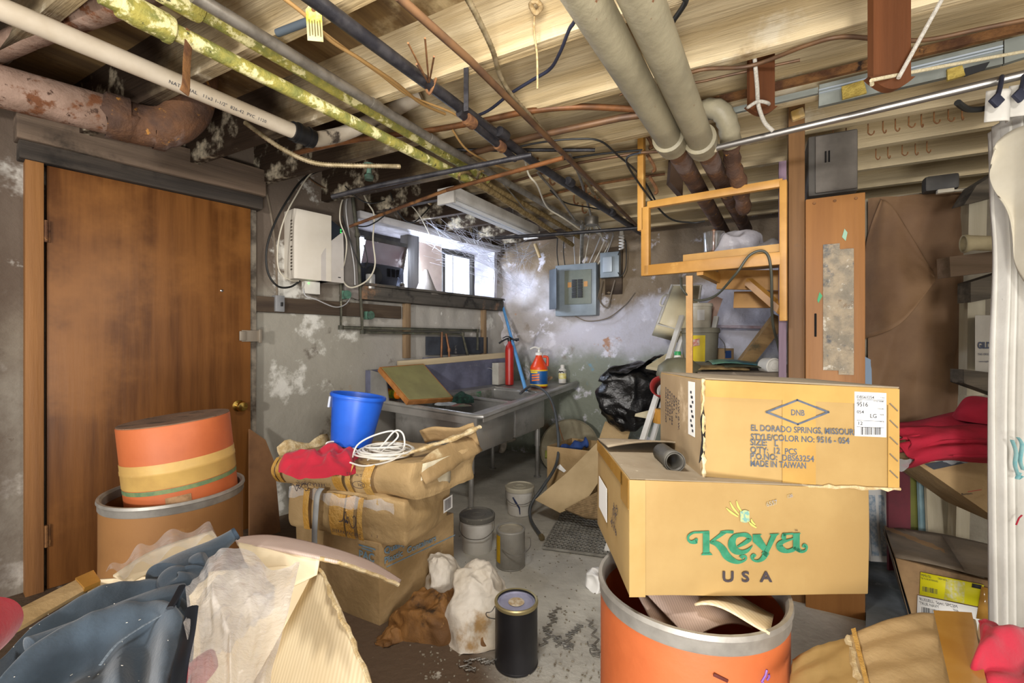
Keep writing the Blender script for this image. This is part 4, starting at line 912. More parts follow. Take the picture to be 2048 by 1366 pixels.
sl = cr([P(474, 1066, 1.50), P(455, 1078, 1.48), P(425, 1098, 1.44), P(395, 1118, 1.40), P(365, 1138, 1.36), P(330, 1160, 1.30)], 10)
rs = []
for i in range(len(sl)):
    k_ = i/(len(sl)-1); rs.append(.020+.036*sm01(k_, .05, .9))
part('sleeve', MB().tube(sl, rs, 20, flat=.75).crumple(.006, 9, 2), M_navy, t, 180, sub=1)
part('cuff', MB().tube([sl[0]+(sl[0]-sl[4])*.06, sl[0], sl[4]], [.019, .021, .022], 18, flat=.75), mat('ribbed_navy_cuff', '#3a4a5a', '#2f3c4a', rough=.9, scale=60), t)
s2 = cr([P(378, 1186, 1.22), P(350, 1196, 1.20), P(300, 1208, 1.16), P(220, 1232, 1.10), P(130, 1268, 1.02), P(60, 1300, .97)], 10)
part('folded_sleeve', MB().tube(s2, [.030+.010*math.sin(i*.12) for i in range(len(s2))], 18, flat=.7).crumple(.010, 7, 7), M_navy, t, 180, sub=1)
hz = cr([P(412, 1120, 1.36), P(370, 1142, 1.33), P(345, 1158, 1.28), P(352, 1175, 1.25), P(378, 1165, 1.28), P(385, 1150, 1.31)], 8)
part('bunched_hem', MB().tube(hz, [.028+.006*math.sin(i*.5) for i in range(len(hz))], 16, flat=.8).crumple(.010, 10, 4), M_navy, t, 180, sub=1)
zp_ = cr([P(364, 1172, 1.17), P(352, 1195, 1.13), P(340, 1216, 1.09)], 6); part('zip', MB().tube(zp_, .007, 8, flat=.5), mat('dark_zip', '#1c2128', rough=.5, metal=.3), t)
zp_ = cr([P(384, 1215, 1.10), P(376, 1270, 1.02), P(362, 1330, .92), P(350, 1420, .83)], 8); part('zip', MB().tube(zp_, .011, 8, flat=.4), MATS['dark_zip'], t)
sm_ = cr([P(352, 1212, 1.115), P(310, 1238, 1.075), P(270, 1262, 1.035), P(232, 1290, .995), P(200, 1330, .955)], 8); part('seam', MB().tube(sm_, .0028, 6, flat=.5), mat('grey_stitching', '#77828c', '#56616c', rough=.9, scale=200), t)
# plastic bag hanging over the cream side
t = thing('plastic_bag', 'clear plastic bag bunched over the cream side of the foreground carton', 'plastic bag', at=Zp(480, 1250, .75))
top = [P(372, 1172, 1.20), P(398, 1135, 1.30), P(440, 1110, 1.36), P(500, 1100, 1.40), P(545, 1138, 1.34), P(600, 1126, 1.38)]
bot = [P(360, 1470, .78), P(420, 1480, .80), P(480, 1480, .82), P(545, 1460, .86)]
f1 = coons(top, bot, [top[0], P(374, 1230, 1.08), P(378, 1300, .98), bot[0]], [top[-1], P(585, 1210, 1.19), P(550, 1330, 1.0), bot[-1]])
def bagf(u, v):
    q = f1(u, v); h = .014*(1-abs(math.sin(u*7+noise.noise(Vector((u*2, v*2, 2)))*3)))*sm01(v, .1, .5)+.022*noise.noise(Vector((u*3.5, v*3, 9)))+.006*noise.noise(Vector((u*15, v*6, 4)))
    return q+Vector((0, -.6*h, h))
part('upper_film', MB().grid(90, 70, bagf), M_filmdull, t, 180)
f2 = coons([P(380, 1180, 1.24), P(430, 1130, 1.33), P(490, 1112, 1.37), P(540, 1152, 1.32)], [P(388, 1300, 1.04), P(430, 1290, 1.08), P(470, 1260, 1.14), P(540, 1200, 1.24)], [P(380, 1180, 1.24), P(388, 1300, 1.04)], [P(540, 1152, 1.32), P(540, 1200, 1.24)])
part('inner_fold', MB().grid(50, 40, lambda u, v: f2(u, v)+Vector((0, .02, .03*noise.noise(Vector((u*7, v*6, 1)))-.03))), M_filmdull, t, 180)
# clear liner behind the sleeve
f3 = coons([P(212, 1160, 1.34), P(255, 1128, 1.42), P(300, 1098, 1.50), P(360, 1075, 1.58), P(420, 1064, 1.62)], [P(240, 1170, 1.26), P(300, 1140, 1.36), P(380, 1105, 1.46), P(440, 1085, 1.54)], [P(212, 1160, 1.34), P(240, 1170, 1.26)], [P(420, 1064, 1.62), P(440, 1085, 1.54)])
solo('plastic_film', MB().grid(50, 10, lambda u, v: f3(u, v)+UP*(.012*math.sin(u*21+v*3)+.02)), M_film, 'strip of clear plastic film along the back edge of the foreground carton', 'plastic film', sharp=180)
solo('folded_garment', heap(P(384, 1310, .96)-UP*.055, .022, .07, .04, 8, .01, 12), M_redclean, 'red garment glimpsed beneath the clear plastic bag', 'clothing', sharp=180)
solo('garment', MB().tube(cr([P(-90, 1300, .62), P(-60, 1275, .66), P(-34, 1258, .70), P(-22, 1246, .72), P(-14, 1240, .725)], 6), [.034]*21+[.032, .028, .020, .010], 20).crumple(.003, 9, 2), M_redclean, 'red garment poking in at the left edge of the photo', 'clothing', sharp=180, sub=1)

# ---------------------------------------------------------------- lower right: taped carton, red cloth
t = thing('cardboard_box', 'taped kraft carton at the lower right corner, below the red cloth', 'cardboard box', at=Zp(1790, 1340, FZ))
A, B, C, D, E, G = Zp(1697, 1275, .745), Zp(1822, 1240, .755), Zp(1950, 1243, .755), Zp(1990, 1440, .745), Zp(1745, 1470, .745), Zp(1585, 1322, .715)
G2 = Zp(1570, 1470, .70)
def seg(poly, th=.006): return MB().slab(poly, th)
f4 = coons([A, B, C], [E, E.lerp(D, .5), D], [A, E], [C, D])
part('top_flap', MB().grid(24, 24, lambda u, v: f4(u, v)+UP*(.010*math.sin(u*3)+.004*noise.noise(Vector((u*6, v*9, 2)))+.003*math.sin(v*26))), M_kraft, t, 60, solid=.006)
f5 = coons([G, G.lerp(A, .5)+UP*.004, A], [G2, E], [G, G2], [A, E])
part('side_flap', MB().grid(16, 20, lambda u, v: f5(u, v)+UP*(.005*noise.noise(Vector((u*6, v*9, 7)))+.003*math.sin(v*20+u*4))), M_kdn, t, 60, solid=.006)
tp = MB().grid(20, 3, lambda u, v: f4(.03+.05*v, u)+UP*.016); part('packing_tape', tp, M_clear, t)
tp = MB().grid(20, 3, lambda u, v: f4(.66+.30*v, u)+UP*.019); part('brown_tape', tp, M_tape, t)
ed = MB(); ed.tube([A.lerp(E, i/20)+Vector((rnd.uniform(-.003, .003), 0, rnd.uniform(.0, .006))) for i in range(21)], [.006+rnd.uniform(-.002, .003) for _ in range(21)], 6); part('torn_edge', ed, M_edge, t)
wl = MB()
for a, b in ((G, A), (A, B), (B, C), (C, D)): wl.face([a-UP*.003, b-UP*.003, Vector((b.x, b.y, FZ)), Vector((a.x, a.y, FZ))])
part('carton_side', wl, M_kraftdull, t)
M0 = Zp(2010, 1300, .78)
rc = [P(1960, 1240, 1.08), P(2000, 1252, 1.07), P(2070, 1262, 1.06)]; rb = [P(1938, 1338, .98), P(1960, 1370, .96), P(2080, 1420, .92)]
f6 = coons(rc, rb, [rc[0], P(1964, 1290, 1.03), rb[0]], [rc[-1], rb[-1]])
solo('fleece_cloth', MB().grid(40, 40, lambda u, v: f6(u, v)+UP*(.030*math.sin(math.pi*u)*math.sin(math.pi*v)+.018*math.sin(u*7+v*9)*u+.01*noise.noise(Vector((u*5, v*5, 1))))), M_redclean, 'bright red fleece cloth in the lower right corner of the photo', 'cloth', sharp=180, solid=.006)

solo('wall_shade_board', MB().slab([onL(498, 858, .10), onL(530, 880, .10), onL(548, 925, .12), onL(562, 1085, .28), onL(498, 1100, .28)], .012), mat('wall_shade_brown', '#8d6542', '#735035', rough=.8, scale=4), 'added reddish-brown board standing in for the shaded wall between the fibre drum and the carton stack', 'board')  # added board; its brown stands in for shade on the wall
# ---------------------------------------------------------------- sink and what is on it
RIM = .785; SD, LB, LT = .62, 1.05, 1.62           # depth, bowls' length, full length with the drainboard
QN, QB, QF, QR = P(955, 832, 3.62), P(750, 800, 4.22), P(1150, 765, 5.25), P(1062, 757, 5.55)   # its four rim corners: near front, near back, far front, far back
def rimp(u, v): return (QN*(1-v)+QB*v)*(1-u)+(QF*(1-v)+QR*v)*u
def S(x, y, z):
    q = rimp(x/LT, y/SD)
    return Vector((q.x, q.y, FZ+(q.z-FZ)*z/RIM if z < RIM else q.z+(z-RIM)))
def warp(mb):
    for v in mb.bm.verts: v.co = S(*v.co)
    return mb
def deck(px, py):
    """point of the sink deck under a photo point"""
    best = None
    for i in range(61):
        for j in range(41):
            u, v = -.05+1.1*i/60, -.05+1.1*j/40; q = rimp(u, v)
            e = (CX+q.x/(q.y/K)*F-px)**2+(CY+(EH-q.z)/(q.y/K)*F-py)**2
            if best is None or e < best[0]: best = (e, q)
    return best[1]
sx = (QF-QN); sx.z = 0; sx.normalize(); sy = UP.cross(sx)
t = thing('utility_sink', 'two-bowl stainless steel utility sink on pipe legs along the plaster wall', 'sink', at=Vector((QN.x, QN.y, FZ)))
mb = MB()
mb.box((.03, SD/2, RIM-.012), (.06, SD, .012)); mb.box((.54, SD/2, RIM-.012), (.04, SD, .012)); mb.box(((LB+LT)/2, SD/2, RIM-.012), (LT-LB, SD, .012)); mb.box((LB/2, .03, RIM-.012), (LB, .06, .012)); mb.box((LB/2, SD-.05, RIM-.012), (LB, .10, .012))
part('deck', warp(mb), M_steel, t)
mb = MB(); mb.tube([(-.02, SD, RIM), (-.02, .3, RIM), (-.02, .0, RIM), (-.005, -.02, RIM), (.02, -.02, RIM), (.8, -.02, RIM), (LT, -.02, RIM)], .019, 12); mb.box((-.028, SD/2, RIM-.035), (.008, SD+.02, .065)); mb.box((LT/2, -.03, RIM-.022), (LT, .006, .04)); part('rolled_rim', warp(mb), M_steel, t)
for x0, x1 in ((.05, .55), (.565, LB)):
    y0, y1, zb = .03, SD-.09, RIM-.33
    b = MB().box(((x0+x1)/2, (y0+y1)/2, (RIM+zb)/2-.006), (x1-x0, y1-y0, RIM-zb-.012), bev=.03)
    top = [f for f in b.bm.faces if f.calc_center_median().z > RIM-.02]
    bmesh.ops.delete(b.bm, geom=top, context='FACES'); part('bowl', warp(b), M_steel, t, solid=.004)
    part('bowl_stain', warp(MB().grid(6, 3, lambda u, v, x0=x0, x1=x1: (x0+.04+(x1-x0-.08)*u, SD-.098, RIM-.03-.12*v))), mat('paint_stained_steel', '#9a9a94', '#6d6e66', rough=.6, metal=.2, scale=12, spots=[('#2f8a56', 4, .58, .64), ('#8a3a3c', 5, .62, .68)]), t)
for x, y in ((.075, .07), (LB-.06, .07), (.07, SD-.12), (LB-.05, SD-.12)):
    g0 = S(x, y, 0); g1 = S(x, y, RIM-.32); lg = MB(); lg.tube([g0, g0+UP*.012], .032, 16); lg.tube([g0, g1], .0175, 16); lg.tube([g0.lerp(g1, .62), g1], .023, 16); part('leg', lg, M_steel, t)
part('cross_brace', MB().tube([S(.07, .07, .25), S(.07, SD-.12, .25)], .008, 10), M_steel, t)
M_splash = mat('dirty_blue_steel', '#76788e', '#5c5e70', rough=.5, metal=.25, scale=5, spots=[('#8a4a4c', 5, .66, .72), ('#a7a6a2', 3, .62, .74)])
mb = MB(); mb.box((.66, SD+.012, RIM+.11), (1.42, .02, .24)); mb.subdiv(3); part('backsplash', warp(mb), M_splash, t)
mb = MB(); mb.slab([(-.03, SD+.02, RIM), (-.03, SD-.12, RIM), (-.03, SD-.10, RIM+.21), (-.03, SD+.02, RIM+.235)], .008); part('side_splash', warp(mb), M_steel, t)
mb = MB()
for x in (.3, .80): mb.tube(cr([(x, .25, .46), (x, .25, .32), (x+.02, .28, .25), (x+.1, .34, .24), (x+.16, .38, .32), (x+.25, .42, .34)], 6), .022, 12)
mb.tube([(.0, .42, .30), (1.2, .44, .26)], .024, 12); part('drain_trap', warp(mb), mat('old_drain_pipe', '#a39a8c', '#6f665c', rough=.7, scale=14, spots=[('#c9bda8', 8, .6, .66)]), t)
fc = MB(); FA, FB_ = P(942, 764, 5.05), P(982, 748, 5.3); fo = -sy*.05
fa, fb2 = FA+fo, FB_+fo
fc.tube([fa, fb2], .013, 14)
for q in (FA, FB_): fc.tube([q, q+fo], .018, 14); fc.tube([q+fo, q+fo+UP*.035], .014, 14); fc.tube([q+fo-sx*.03+UP*.04, q+fo+sx*.02+UP*.045], .008, 8)
mid = fa.lerp(fb2, .5); fc.tube([mid, mid+UP*.05], .016, 14); fc.tube(cr([mid+UP*.04, mid+UP*.09-sy*.02, mid+UP*.085-sy*.08, mid+UP*.03-sy*.12], 6), .012, 12)
part('faucet', fc, M_chrome, t)
a, b = P(848, 742, 4.75), P(1012, 720, 5.35); a = S(.22, SD+.03, RIM+.245); b = S(1.42, SD+.04, RIM+.245)
solo('wooden_plank', MB().box(((b-a).length/2, 0, .0), ((b-a).length, .03, .07), bev=.004), wood('pale_plank', '#c9b99c', '#a99878', axis='x', rough=.8, grain=8), 'pale plank lying along the top of the sink backsplash', 'plank', W=Matrix.Translation(a) @ axes((b-a).normalized(), UP.cross((b-a).normalized()).normalized(), (b-a).normalized().cross(UP.cross((b-a).normalized()).normalized())).to_4x4())
# screen frame leaning on the sink
SF = [P(757, 738, 4.02), P(845, 731, 4.55), P(905, 800, 4.25), P(815, 806, 3.80)]
o0 = SF[0]; SFM = Matrix.Translation(o0)
t2 = thing('screen_frame', 'wooden silk-screen frame with olive mesh leaning on the sink', 'screen frame', at=o0)
nrm = (SF[1]-SF[0]).cross(SF[3]-SF[0]).normalized()
if nrm.z < 0: nrm = -nrm
mb = MB(); cen = sum(SF, Vector())/4
for i in range(4):
    a, b = SF[i], SF[(i+1) % 4]; ia, ib = a.lerp(cen, .10), b.lerp(cen, .10)
    mb.slab([a, b, ib, ia], .036)
part('wood_frame', mb, mat('orange_frame_wood', '#c08244', '#9a6432', rough=.6, scale=9), t2)
part('mesh', MB().slab([p.lerp(cen, .06)+nrm*.019 for p in SF], .003), mat('olive_screen_mesh', '#a09b66', '#8c8758', rough=.6, scale=3, spots=[('#b3ab4c', 5, .62, .7), ('#6a6a48', 9, .66, .74)]), t2)
def bottle_lathe(r, h, neck): return [(.02, 0), (r, .006), (r, h*.62), (r*.92, h*.70), (neck, h*.82), (neck, h*.86)]
qa, qb = deck(770, 797)+UP*.042, deck(845, 808)+UP*.042
BM_ = Matrix.Translation(qa) @ (qb-qa).normalized().to_track_quat('Z', 'Y').to_matrix().to_4x4()
t2 = thing('bottle', 'orange plastic bottle lying under the silk-screen frame', 'bottle', BM_)
part('bottle_body', MB().lathe(bottle_lathe(.036, .22, .012), 24), mat('orange_plastic', '#ee7f1e', rough=.35), t2); part('bottle_label', MB().lathe([(.0365, .07), (.0365, .13)], 24, caps=False), mat('yellow_green_label', '#e6cf2c', '#3f7a3a', rough=.5, scale=16), t2); part('cap', MB().lathe([(.014, .188), (.014, .215), (.012, .22)], 16), M_white, t2)
# fire extinguisher
def depth(q): return q.y/K
ep = deck(1019, 771); EM = Matrix.Translation(ep)
t2 = thing('fire_extinguisher', 'slim red fire extinguisher with black handle standing at the back of the sink', 'fire extinguisher', EM)
M_extr = mat('extinguisher_red', '#b0281f', '#96201a', rough=.35, scale=5)
k = depth(ep)/F; r9 = 8.6*k
part('cylinder', MB().lathe([(r9*.85, 0), (r9, .006), (r9, 70*k), (r9*.85, 77*k), (r9*.4, 83*k), (r9*.38, 89*k)], 32), M_extr, t2)
mb = MB(); mb.tube([(0, 0, 87*k), (0, 0, 94*k)], r9*.45, 14); mb.tube(cr([(16*k, 0, 88*k), (.0, 0, 93*k), (-12*k, 0, 89*k), (-21*k, 0, 83*k)], 5), 1.8*k, 8); mb.tube(cr([(4*k, 0, 94*k), (-5*k, 0, 97*k), (-14*k, 0, 93*k)], 5), 2*k, 8, flat=.5); part('valve_handle', mb, M_black, t2)
part('nozzle', MB().tube([(7*k, -4*k, 90*k), (19*k, -6*k, 91*k)], [1.8*k, 3*k], 10), M_black, t2)
a, b = deck(1050, 782)+UP*.01, onB(1003, 603, .16)
t2 = thing('broom_handle', 'light blue pole leaning from the sink into the corner of the walls', 'pole', at=a); part('pole', MB().tube([a, a.lerp(b, .93)], [.017, .013], 14), mat('light_blue_pole', '#62a2da', '#5390c8', rough=.45, scale=5), t2); part('worn_tip', MB().tube([a.lerp(b, .93), b], .013, 14), M_lime, t2)
# orange jug with pump
jp = deck(1077, 773); k = depth(jp)/F
t2 = thing('jug', 'orange hand-cleaner jug with blue label and white pump on the sink deck', 'jug', Matrix.Translation(jp))
M_jug = mat('orange_jug', '#e84e22', '#dc4018', rough=.35, scale=4)
jb = MB(); rj = 17.5*k
jb.lathe([(rj*.92, 0), (rj, .008), (rj, 38*k), (rj*.92, 42*k), (rj*.5, 55*k), (rj*.36, 61*k), (rj*.36, 65*k)], 36); part('jug_body', jb, M_jug, t2)
part('grip', MB().tube(cr([(rj*.45, 0, 60*k), (rj*.95, 0, 59*k), (rj*1.0, 0, 49*k), (rj*.95, 0, 41*k)], 6), 2.6*k, 10), M_jug, t2)
def wrap(r, a0, a1, z0, z1, dz=0): return MB().grid(20, 2, lambda u, v: (r*math.cos(a0+(a1-a0)*u), r*math.sin(a0+(a1-a0)*u), z0+(z1-z0)*v+dz*u))
jl_ = part('jug_label', wrap(rj+.001, 3.3, 6.1, 3*k, 33*k), mat('blue_jug_label', '#1f62a8', '#184a84', rough=.4, scale=3), t2)
part('label_border', wrap(rj+.0018, 3.3, 6.1, 2*k, 6*k), mat('yellow_print', '#e8c62c', rough=.5), t2); part('label_border', wrap(rj+.0018, 3.3, 6.1, 32*k, 34.5*k), MATS['yellow_print'], jl_)
mj = mat('orange_print', '#ef7a2a', rough=.5)
for i in range(3): part('label_lettering', wrap(rj+.0022, 3.75, 4.7, (12+5*i)*k, (15+5*i)*k, 2*k), mj, jl_)
part('label_lettering', wrap(rj+.0022, 3.5, 4.5, 28*k, 31.5*k), MATS['yellow_print'], jl_)
mb = MB(); mb.lathe([(rj*.42, 63*k), (rj*.42, 68*k), (rj*.15, 69*k), (rj*.12, 75*k), (rj*.3, 76*k), (rj*.3, 78*k), (.004, 79*k)], 18); mb.tube(cr([(0, 0, 77*k), (-rj*.5, 0, 79*k), (-rj*1.0, 0, 75*k)], 5), 1.6*k, 8); part('pump', mb, M_white, t2)
bp_ = deck(1126, 766); k = depth(bp_)/F
t2 = thing('bottle', 'small white bottle with yellow label on the right end of the sink', 'bottle', Matrix.Translation(bp_))
part('bottle_body', MB().lathe([(7*k, 0), (7.6*k, .004), (7.6*k, 27*k), (4*k, 30*k)], 24), M_white, t2); part('cap', MB().lathe([(4*k, 30*k), (4*k, 36*k), (3*k, 37*k)], 16), M_white, t2)
part('bottle_label', MB().lathe([(7.8*k, 9*k), (7.8*k, 20*k)], 24, caps=False), mat('pale_yellow_label', '#d8c95a', '#e9e2b0', rough=.5, scale=30), t2); part('label_lettering', MB().lathe([(7.8*k, 20.5*k), (7.8*k, 25*k)], 24, caps=False), mat('black_white_print', '#22201e', '#d8d4c8', rough=.5, scale=60, lo=.5, hi=.55), t2)
q = deck(925, 800); solo('scrub_pad', heap(q-UP*.02, .09, .06, .07, 5, .03, 22), mat('dark_green_pad', '#2c5546', '#1c2f2a', rough=.95, scale=40, bump=.8), 'dark green scouring pad at the edge of the first sink bowl', 'scouring pad', sharp=180)
q = deck(895, 810); solo('rag', heap(q, .09, .04, .02, 6, .012, 22), mat('pale_rag', '#b9c0c4', '#8f9498', rough=.9, scale=9), 'pale rag on the near edge of the sink', 'cloth', sharp=180)
q = deck(920, 812); solo('rag', heap(q, .08, .03, .015, 7, .01, 22), mat('pink_brown_rag', '#8a5550', '#5f6a58', rough=.9, scale=14), 'reddish rag beside the pale one on the near edge of the sink', 'cloth', sharp=180)
q = deck(1092, 770); solo('wood_block', MB().box((0, 0, .01), (.13, .05, .02), (0, -.5, .5), bev=.003), M_oldwoodz, 'slip of weathered wood leaning on the orange jug', 'wood block', W=Matrix.Translation(q+UP*.03))
q = S(1.15, SD-.06, RIM); solo('box', MB().box((0, 0, .10), (.14, .07, .20), bev=.004), mat('pale_grey_carton', '#b9b6ac', '#a29e94', rough=.8), 'pale grey carton standing behind the blue pole on the sink', 'box', W=frame(q, axes(sx, sy, UP)))
hs = [deck(1040, 792)+UP*.02, deck(1062, 782)+UP*.045, P(1090, 783, 4.35), P(1108, 815, 4.2), P(1117, 880, 4.0), P(1112, 930, 3.8), P(1085, 975, 3.6), Zp(1062, 1010, FZ+.1), Zp(1062, 1040, FZ+.03), Zp(1082, 1072, FZ+.02)]
t2 = thing('hose', 'grey rubber hose looping from the sink rim down onto the floor mat', 'hose', at=hs[-1])
part('tube', MB().tube(cr(hs, 10), .0105, 10), mat('grey_hose', '#4f5254', '#3d4042', rough=.5, scale=9), t2); d = (hs[-1]-hs[-2]).normalized(); part('end_fitting', MB().tube([hs[-1], hs[-1]+d*.025], .016, 12), mat('brass_fitting', '#9a8a68', rough=.4, metal=.8), t2)
solo('rod', MB().tube([P(1100, 800, 4.5), P(1120, 860, 4.4), P(1134, 905, 4.3)], .004, 6), M_copper, 'thin copper rod hanging beside the hose at the end of the sink', 'rod')

# ---------------------------------------------------------------- floor things
M_bucketw = mat('white_bucket', '#eceae4', '#dddad2', rough=.45, scale=6, spots=[('#6d6a64', 26, .70, .74), ('#a8a498', 4, .62, .74)])
M_liddark = mat('dusty_dark_lid', '#6d6a62', '#55534d', rough=.85, scale=6, spots=[('#a09a8a', 9, .6, .7)])
M_lidpale = mat('dusty_pale_lid', '#b9b3a0', '#a39d8c', rough=.9, scale=6)
M_wire = mat('wire', '#8d8a84', rough=.4, metal=.7)
def pail(label, px, py, r, h, lidm, m, dark=False):
    o = Zp(px, py, FZ); t = thing('paint_bucket', label, 'bucket', Matrix.Translation(o+Vector((0, r*.75, 0))) @ Matrix.Scale(.852, 4))
    part('shell', MB().lathe([(r*.86, 0), (r*.88, .005), (r*.97, h*.80), (r*.99, h*.86)], 40), m, t)
    part('lid', MB().lathe([(r*.99, h*.84), (r*1.06, h*.85), (r*1.08, h*.97), (r*1.03, h), (r*.95, h*1.0), (r*.93, h*.965), (r*.5, h*.965), (r*.48, h*.98), (r*.3, h*.98), (r*.28, h*.965), (.01, h*.965)], 40), lidm, t)
    part('handle', MB().tube(cr([(-r*1.02, 0, h*.8), (-r*1.0, -r*.5, h*.62), (-r*.5, -r*1.05, h*.5), (r*.4, -r*1.1, h*.5), (r*1.0, -r*.5, h*.62), (r*1.02, 0, h*.8)], 6), .0025, 6), M_wire, t)
    return t
pb = pail('white bucket with a dark dusty lid standing beside the grey can', 952, 1112, .108, .235, M_liddark, M_bucketw)
pb = pail('white pail with pale lid and blue paint streak under the sink', 1040, 1034, .108, .215, M_lidpale, M_bucketw)
dr = MB(); dr.tube([(-.055, -.092, .15), (-.03, -.100, .11), (-.005, -.100, .07), (.0, -.098, .02)], [.005, .007, .006, .003], 6); part('blue_streak', dr, mat('navy_paint', '#23325f', rough=.5), pb)
def can(label, px, py, r, h, m, lidm, cat='paint can'):
    o = Zp(px, py, FZ); t = thing('paint_can', label, cat, Matrix.Translation(o+Vector((0, r*.75, 0))) @ Matrix.Scale(.852, 4))
    part('shell', MB().lathe([(r, 0), (r*1.02, .003), (r*1.02, .008), (r, .01), (r, h-.012), (r*1.02, h-.01), (r*1.02, h-.004), (r*.99, h), (r*.9, h), (r*.89, h-.02)], 44), m, t)
    part('lid', MB().lathe([(r*.89, h-.018), (r*.89, h-.006), (r*.80, h-.004), (r*.78, h-.010), (.01, h-.010)], 44), lidm, t)
    return t
M_cang = mat('grey_can', '#96938b', '#807d75', rough=.45, metal=.1, scale=6, spots=[('#a7a49a', 18, .68, .73)])
gc = can('grey paint can with a yellow label and wire handle beside the rubber mat', 1021, 1143, .087, .225, M_cang, mat('grey_can_lid', '#a29a88', '#8d8676', rough=.8, scale=8))
part('yellow_label', MB().grid(8, 2, lambda u, v: (.0885*math.cos(3.5+.45*u), .0885*math.sin(3.5+.45*u), .04+.16*v)), mat('yellow_can_label', '#e0b81c', '#c99f18', rough=.6, scale=20, spots=[('#7a5f14', 40, .64, .68)]), gc)
part('handle', MB().tube(cr([(-.05, -.08, .13), (.0, -.115, .115), (.06, -.12, .115), (.115, -.06, .135), (.12, .0, .16)], 8), .0022, 6), M_wire, gc)
M_canb = mat('black_can', '#17171a', '#222226', rough=.4, scale=5, spots=[('#c9c6bc', 34, .74, .78)])
bc = can('black one-gallon can with a pale blue lid in front of the rags', 1033, 1352, .089, .262, M_canb, mat('violet_lid', '#a7a8c2', '#8f90a8', rough=.5, scale=9, spots=[('#d9d2bc', 7, .62, .7)]))
part('lid_ring', MB().lathe([(.0905, .250), (.092, .252), (.092, .262), (.088, .266), (.080, .264)], 44, caps=False), mat('dull_gold_ring', '#b3a67a', rough=.4, metal=.7), bc)
part('lid_spot', MB().lathe([(.034, .2545), (.030, .2555), (.002, .2557)], 24), mat('tan_spot', '#b39a74', '#d9d0bc', rough=.8, scale=40), bc)
part('handle', MB().tube(cr([(-.088, .02, .17), (-.12, .0, .19), (-.125, -.02, .22), (-.10, -.03, .235), (-.07, .05, .25)], 6), .0022, 6), M_wire, bc)
# rags
M_ragw = mat('dirty_white_cloth', '#d9d2c6', '#bfb4a2', rough=.95, scale=4, bump=.2, bscale=60, spots=[('#9a7a4e', 3.2, .58, .70), ('#6d5a40', 9, .68, .76)])
M_ragb = mat('oil_brown_cloth', '#8d6230', '#5f3f1c', rough=.75, scale=5, bump=.3, bscale=40, spots=[('#33220f', 5, .56, .68), ('#b58a4e', 7, .64, .7)])
def onfloor(px, py, d): q = P(px, py, d); q.z = FZ; return q
solo('rag', heap(onfloor(962, 1180, 2.24), .155, .17, .235, 2.2, .045, 8, 80, 36, .012, .4, .9).crumple(.010, 26, 3, amp2=.005, sc2=60), M_ragw, 'dirty white sweatshirt draped in a peak behind the black can', 'rag', sharp=180, sub=1)
solo('rag', heap(onfloor(885, 1130, 2.40), .10, .10, .225, 7.7, .045, 9, 70, 34, .010, 1.3, .9).crumple(.010, 26, 5, amp2=.005, sc2=60), M_ragw, 'stained white rag heaped against the carton stack', 'rag', sharp=180, sub=1)
for lab, px, py, rx, ry, h, sd in (('big oil-brown rag sprawled on the floor before the white rags', 872, 1262, .185, .12, .12, 1.1), ('balled oil-brown rag closest to the black can', 945, 1290, .065, .055, .075, 4.2), ('shredded brown rag at the foot of the bottom carton', 775, 1285, .055, .045, .035, 9.1)):
    solo('rag', heap(Zp(px, py, FZ)+Vector((0, ry*.3, 0)), rx, ry, h, sd, .032, 11, 70, 30, .012, .9).crumple(.012, 28, sd, amp2=.006, sc2=60), M_ragb, lab, 'rag', sharp=180, sub=1)
mb = MB()
for pts in ([(1030, 1196), (1036, 1208), (1046, 1216)], [(1046, 1190), (1036, 1203), (1040, 1216)], [(1030, 1212), (1042, 1206), (1048, 1200)]):
    mb.tube([P(x, y, 2.06) for x, y in pts], .0035, 5, flat=.5)
solo('printed_patch', mb, M_redclean, 'red printed letters on the dirty white sweatshirt behind the black can', 'print')
# rubber mat with holes
MA, MBk, MC, MDd = Zp(1085, 1095, FZ+.012), Zp(1128, 1018, FZ+.012), Zp(1240, 1030, FZ+.012), Zp(1218, 1150, FZ+.012)
mb = MB(); ux = (MC-MBk); ux.normalize(); uy = (MBk-MA); uy.normalize(); Lx, Ly = .60, (MBk-MA).length
nx_, ny_ = 24, 16
def cell(i, j): return MA+ux*(Lx*i/nx_)+uy*(Ly*j/ny_)
for i in range(nx_+1): mb.beam(cell(i, 0), cell(i, ny_), .009, .012)
for j in range(ny_+1): mb.beam(cell(0, j), cell(nx_, j), .009, .012)
solo('rubber_mat', mb, mat('grey_rubber_mat', '#9a978e', '#807d75', rough=.85, scale=12), 'perforated grey rubber mat on the floor right of the cans', 'mat')
# leaning cardboard sheet and the open box behind it
pts = [P(1070, 1000, 3.5), P(1135, 945, 3.55), P(1195, 885, 3.6), P(1200, 960, 3.45), P(1170, 1005, 3.35), P(1120, 1026, 3.35)]
solo('cardboard_sheet', MB().slab(pts, .006), mat('tan_card', '#b39c76', '#a08a64', rough=.85, scale=3), 'slumped tan cardboard sheet leaning on the open box beside the mat', 'cardboard')
pts = [P(1130, 1020, 3.35), P(1195, 985, 3.35), P(1200, 1040, 3.2), P(1170, 1036, 3.25)]
solo('cardboard_sheet', MB().slab(pts, .02), mat('layered_card', '#8d7450', '#6d5838', rough=.9, scale=30, wave=('Z', 40, 2, '#4a3a24', .6)), 'torn layers of corrugated board under the tan sheet', 'cardboard')
t2 = thing('cardboard_box', 'open carton of odds and ends on the floor at the end of the sink', 'cardboard box', corner_frame(onfloor(1095, 935, 3.95), Vn, Un))
b = MB(); w_, d_, h_ = .42, .34, .40
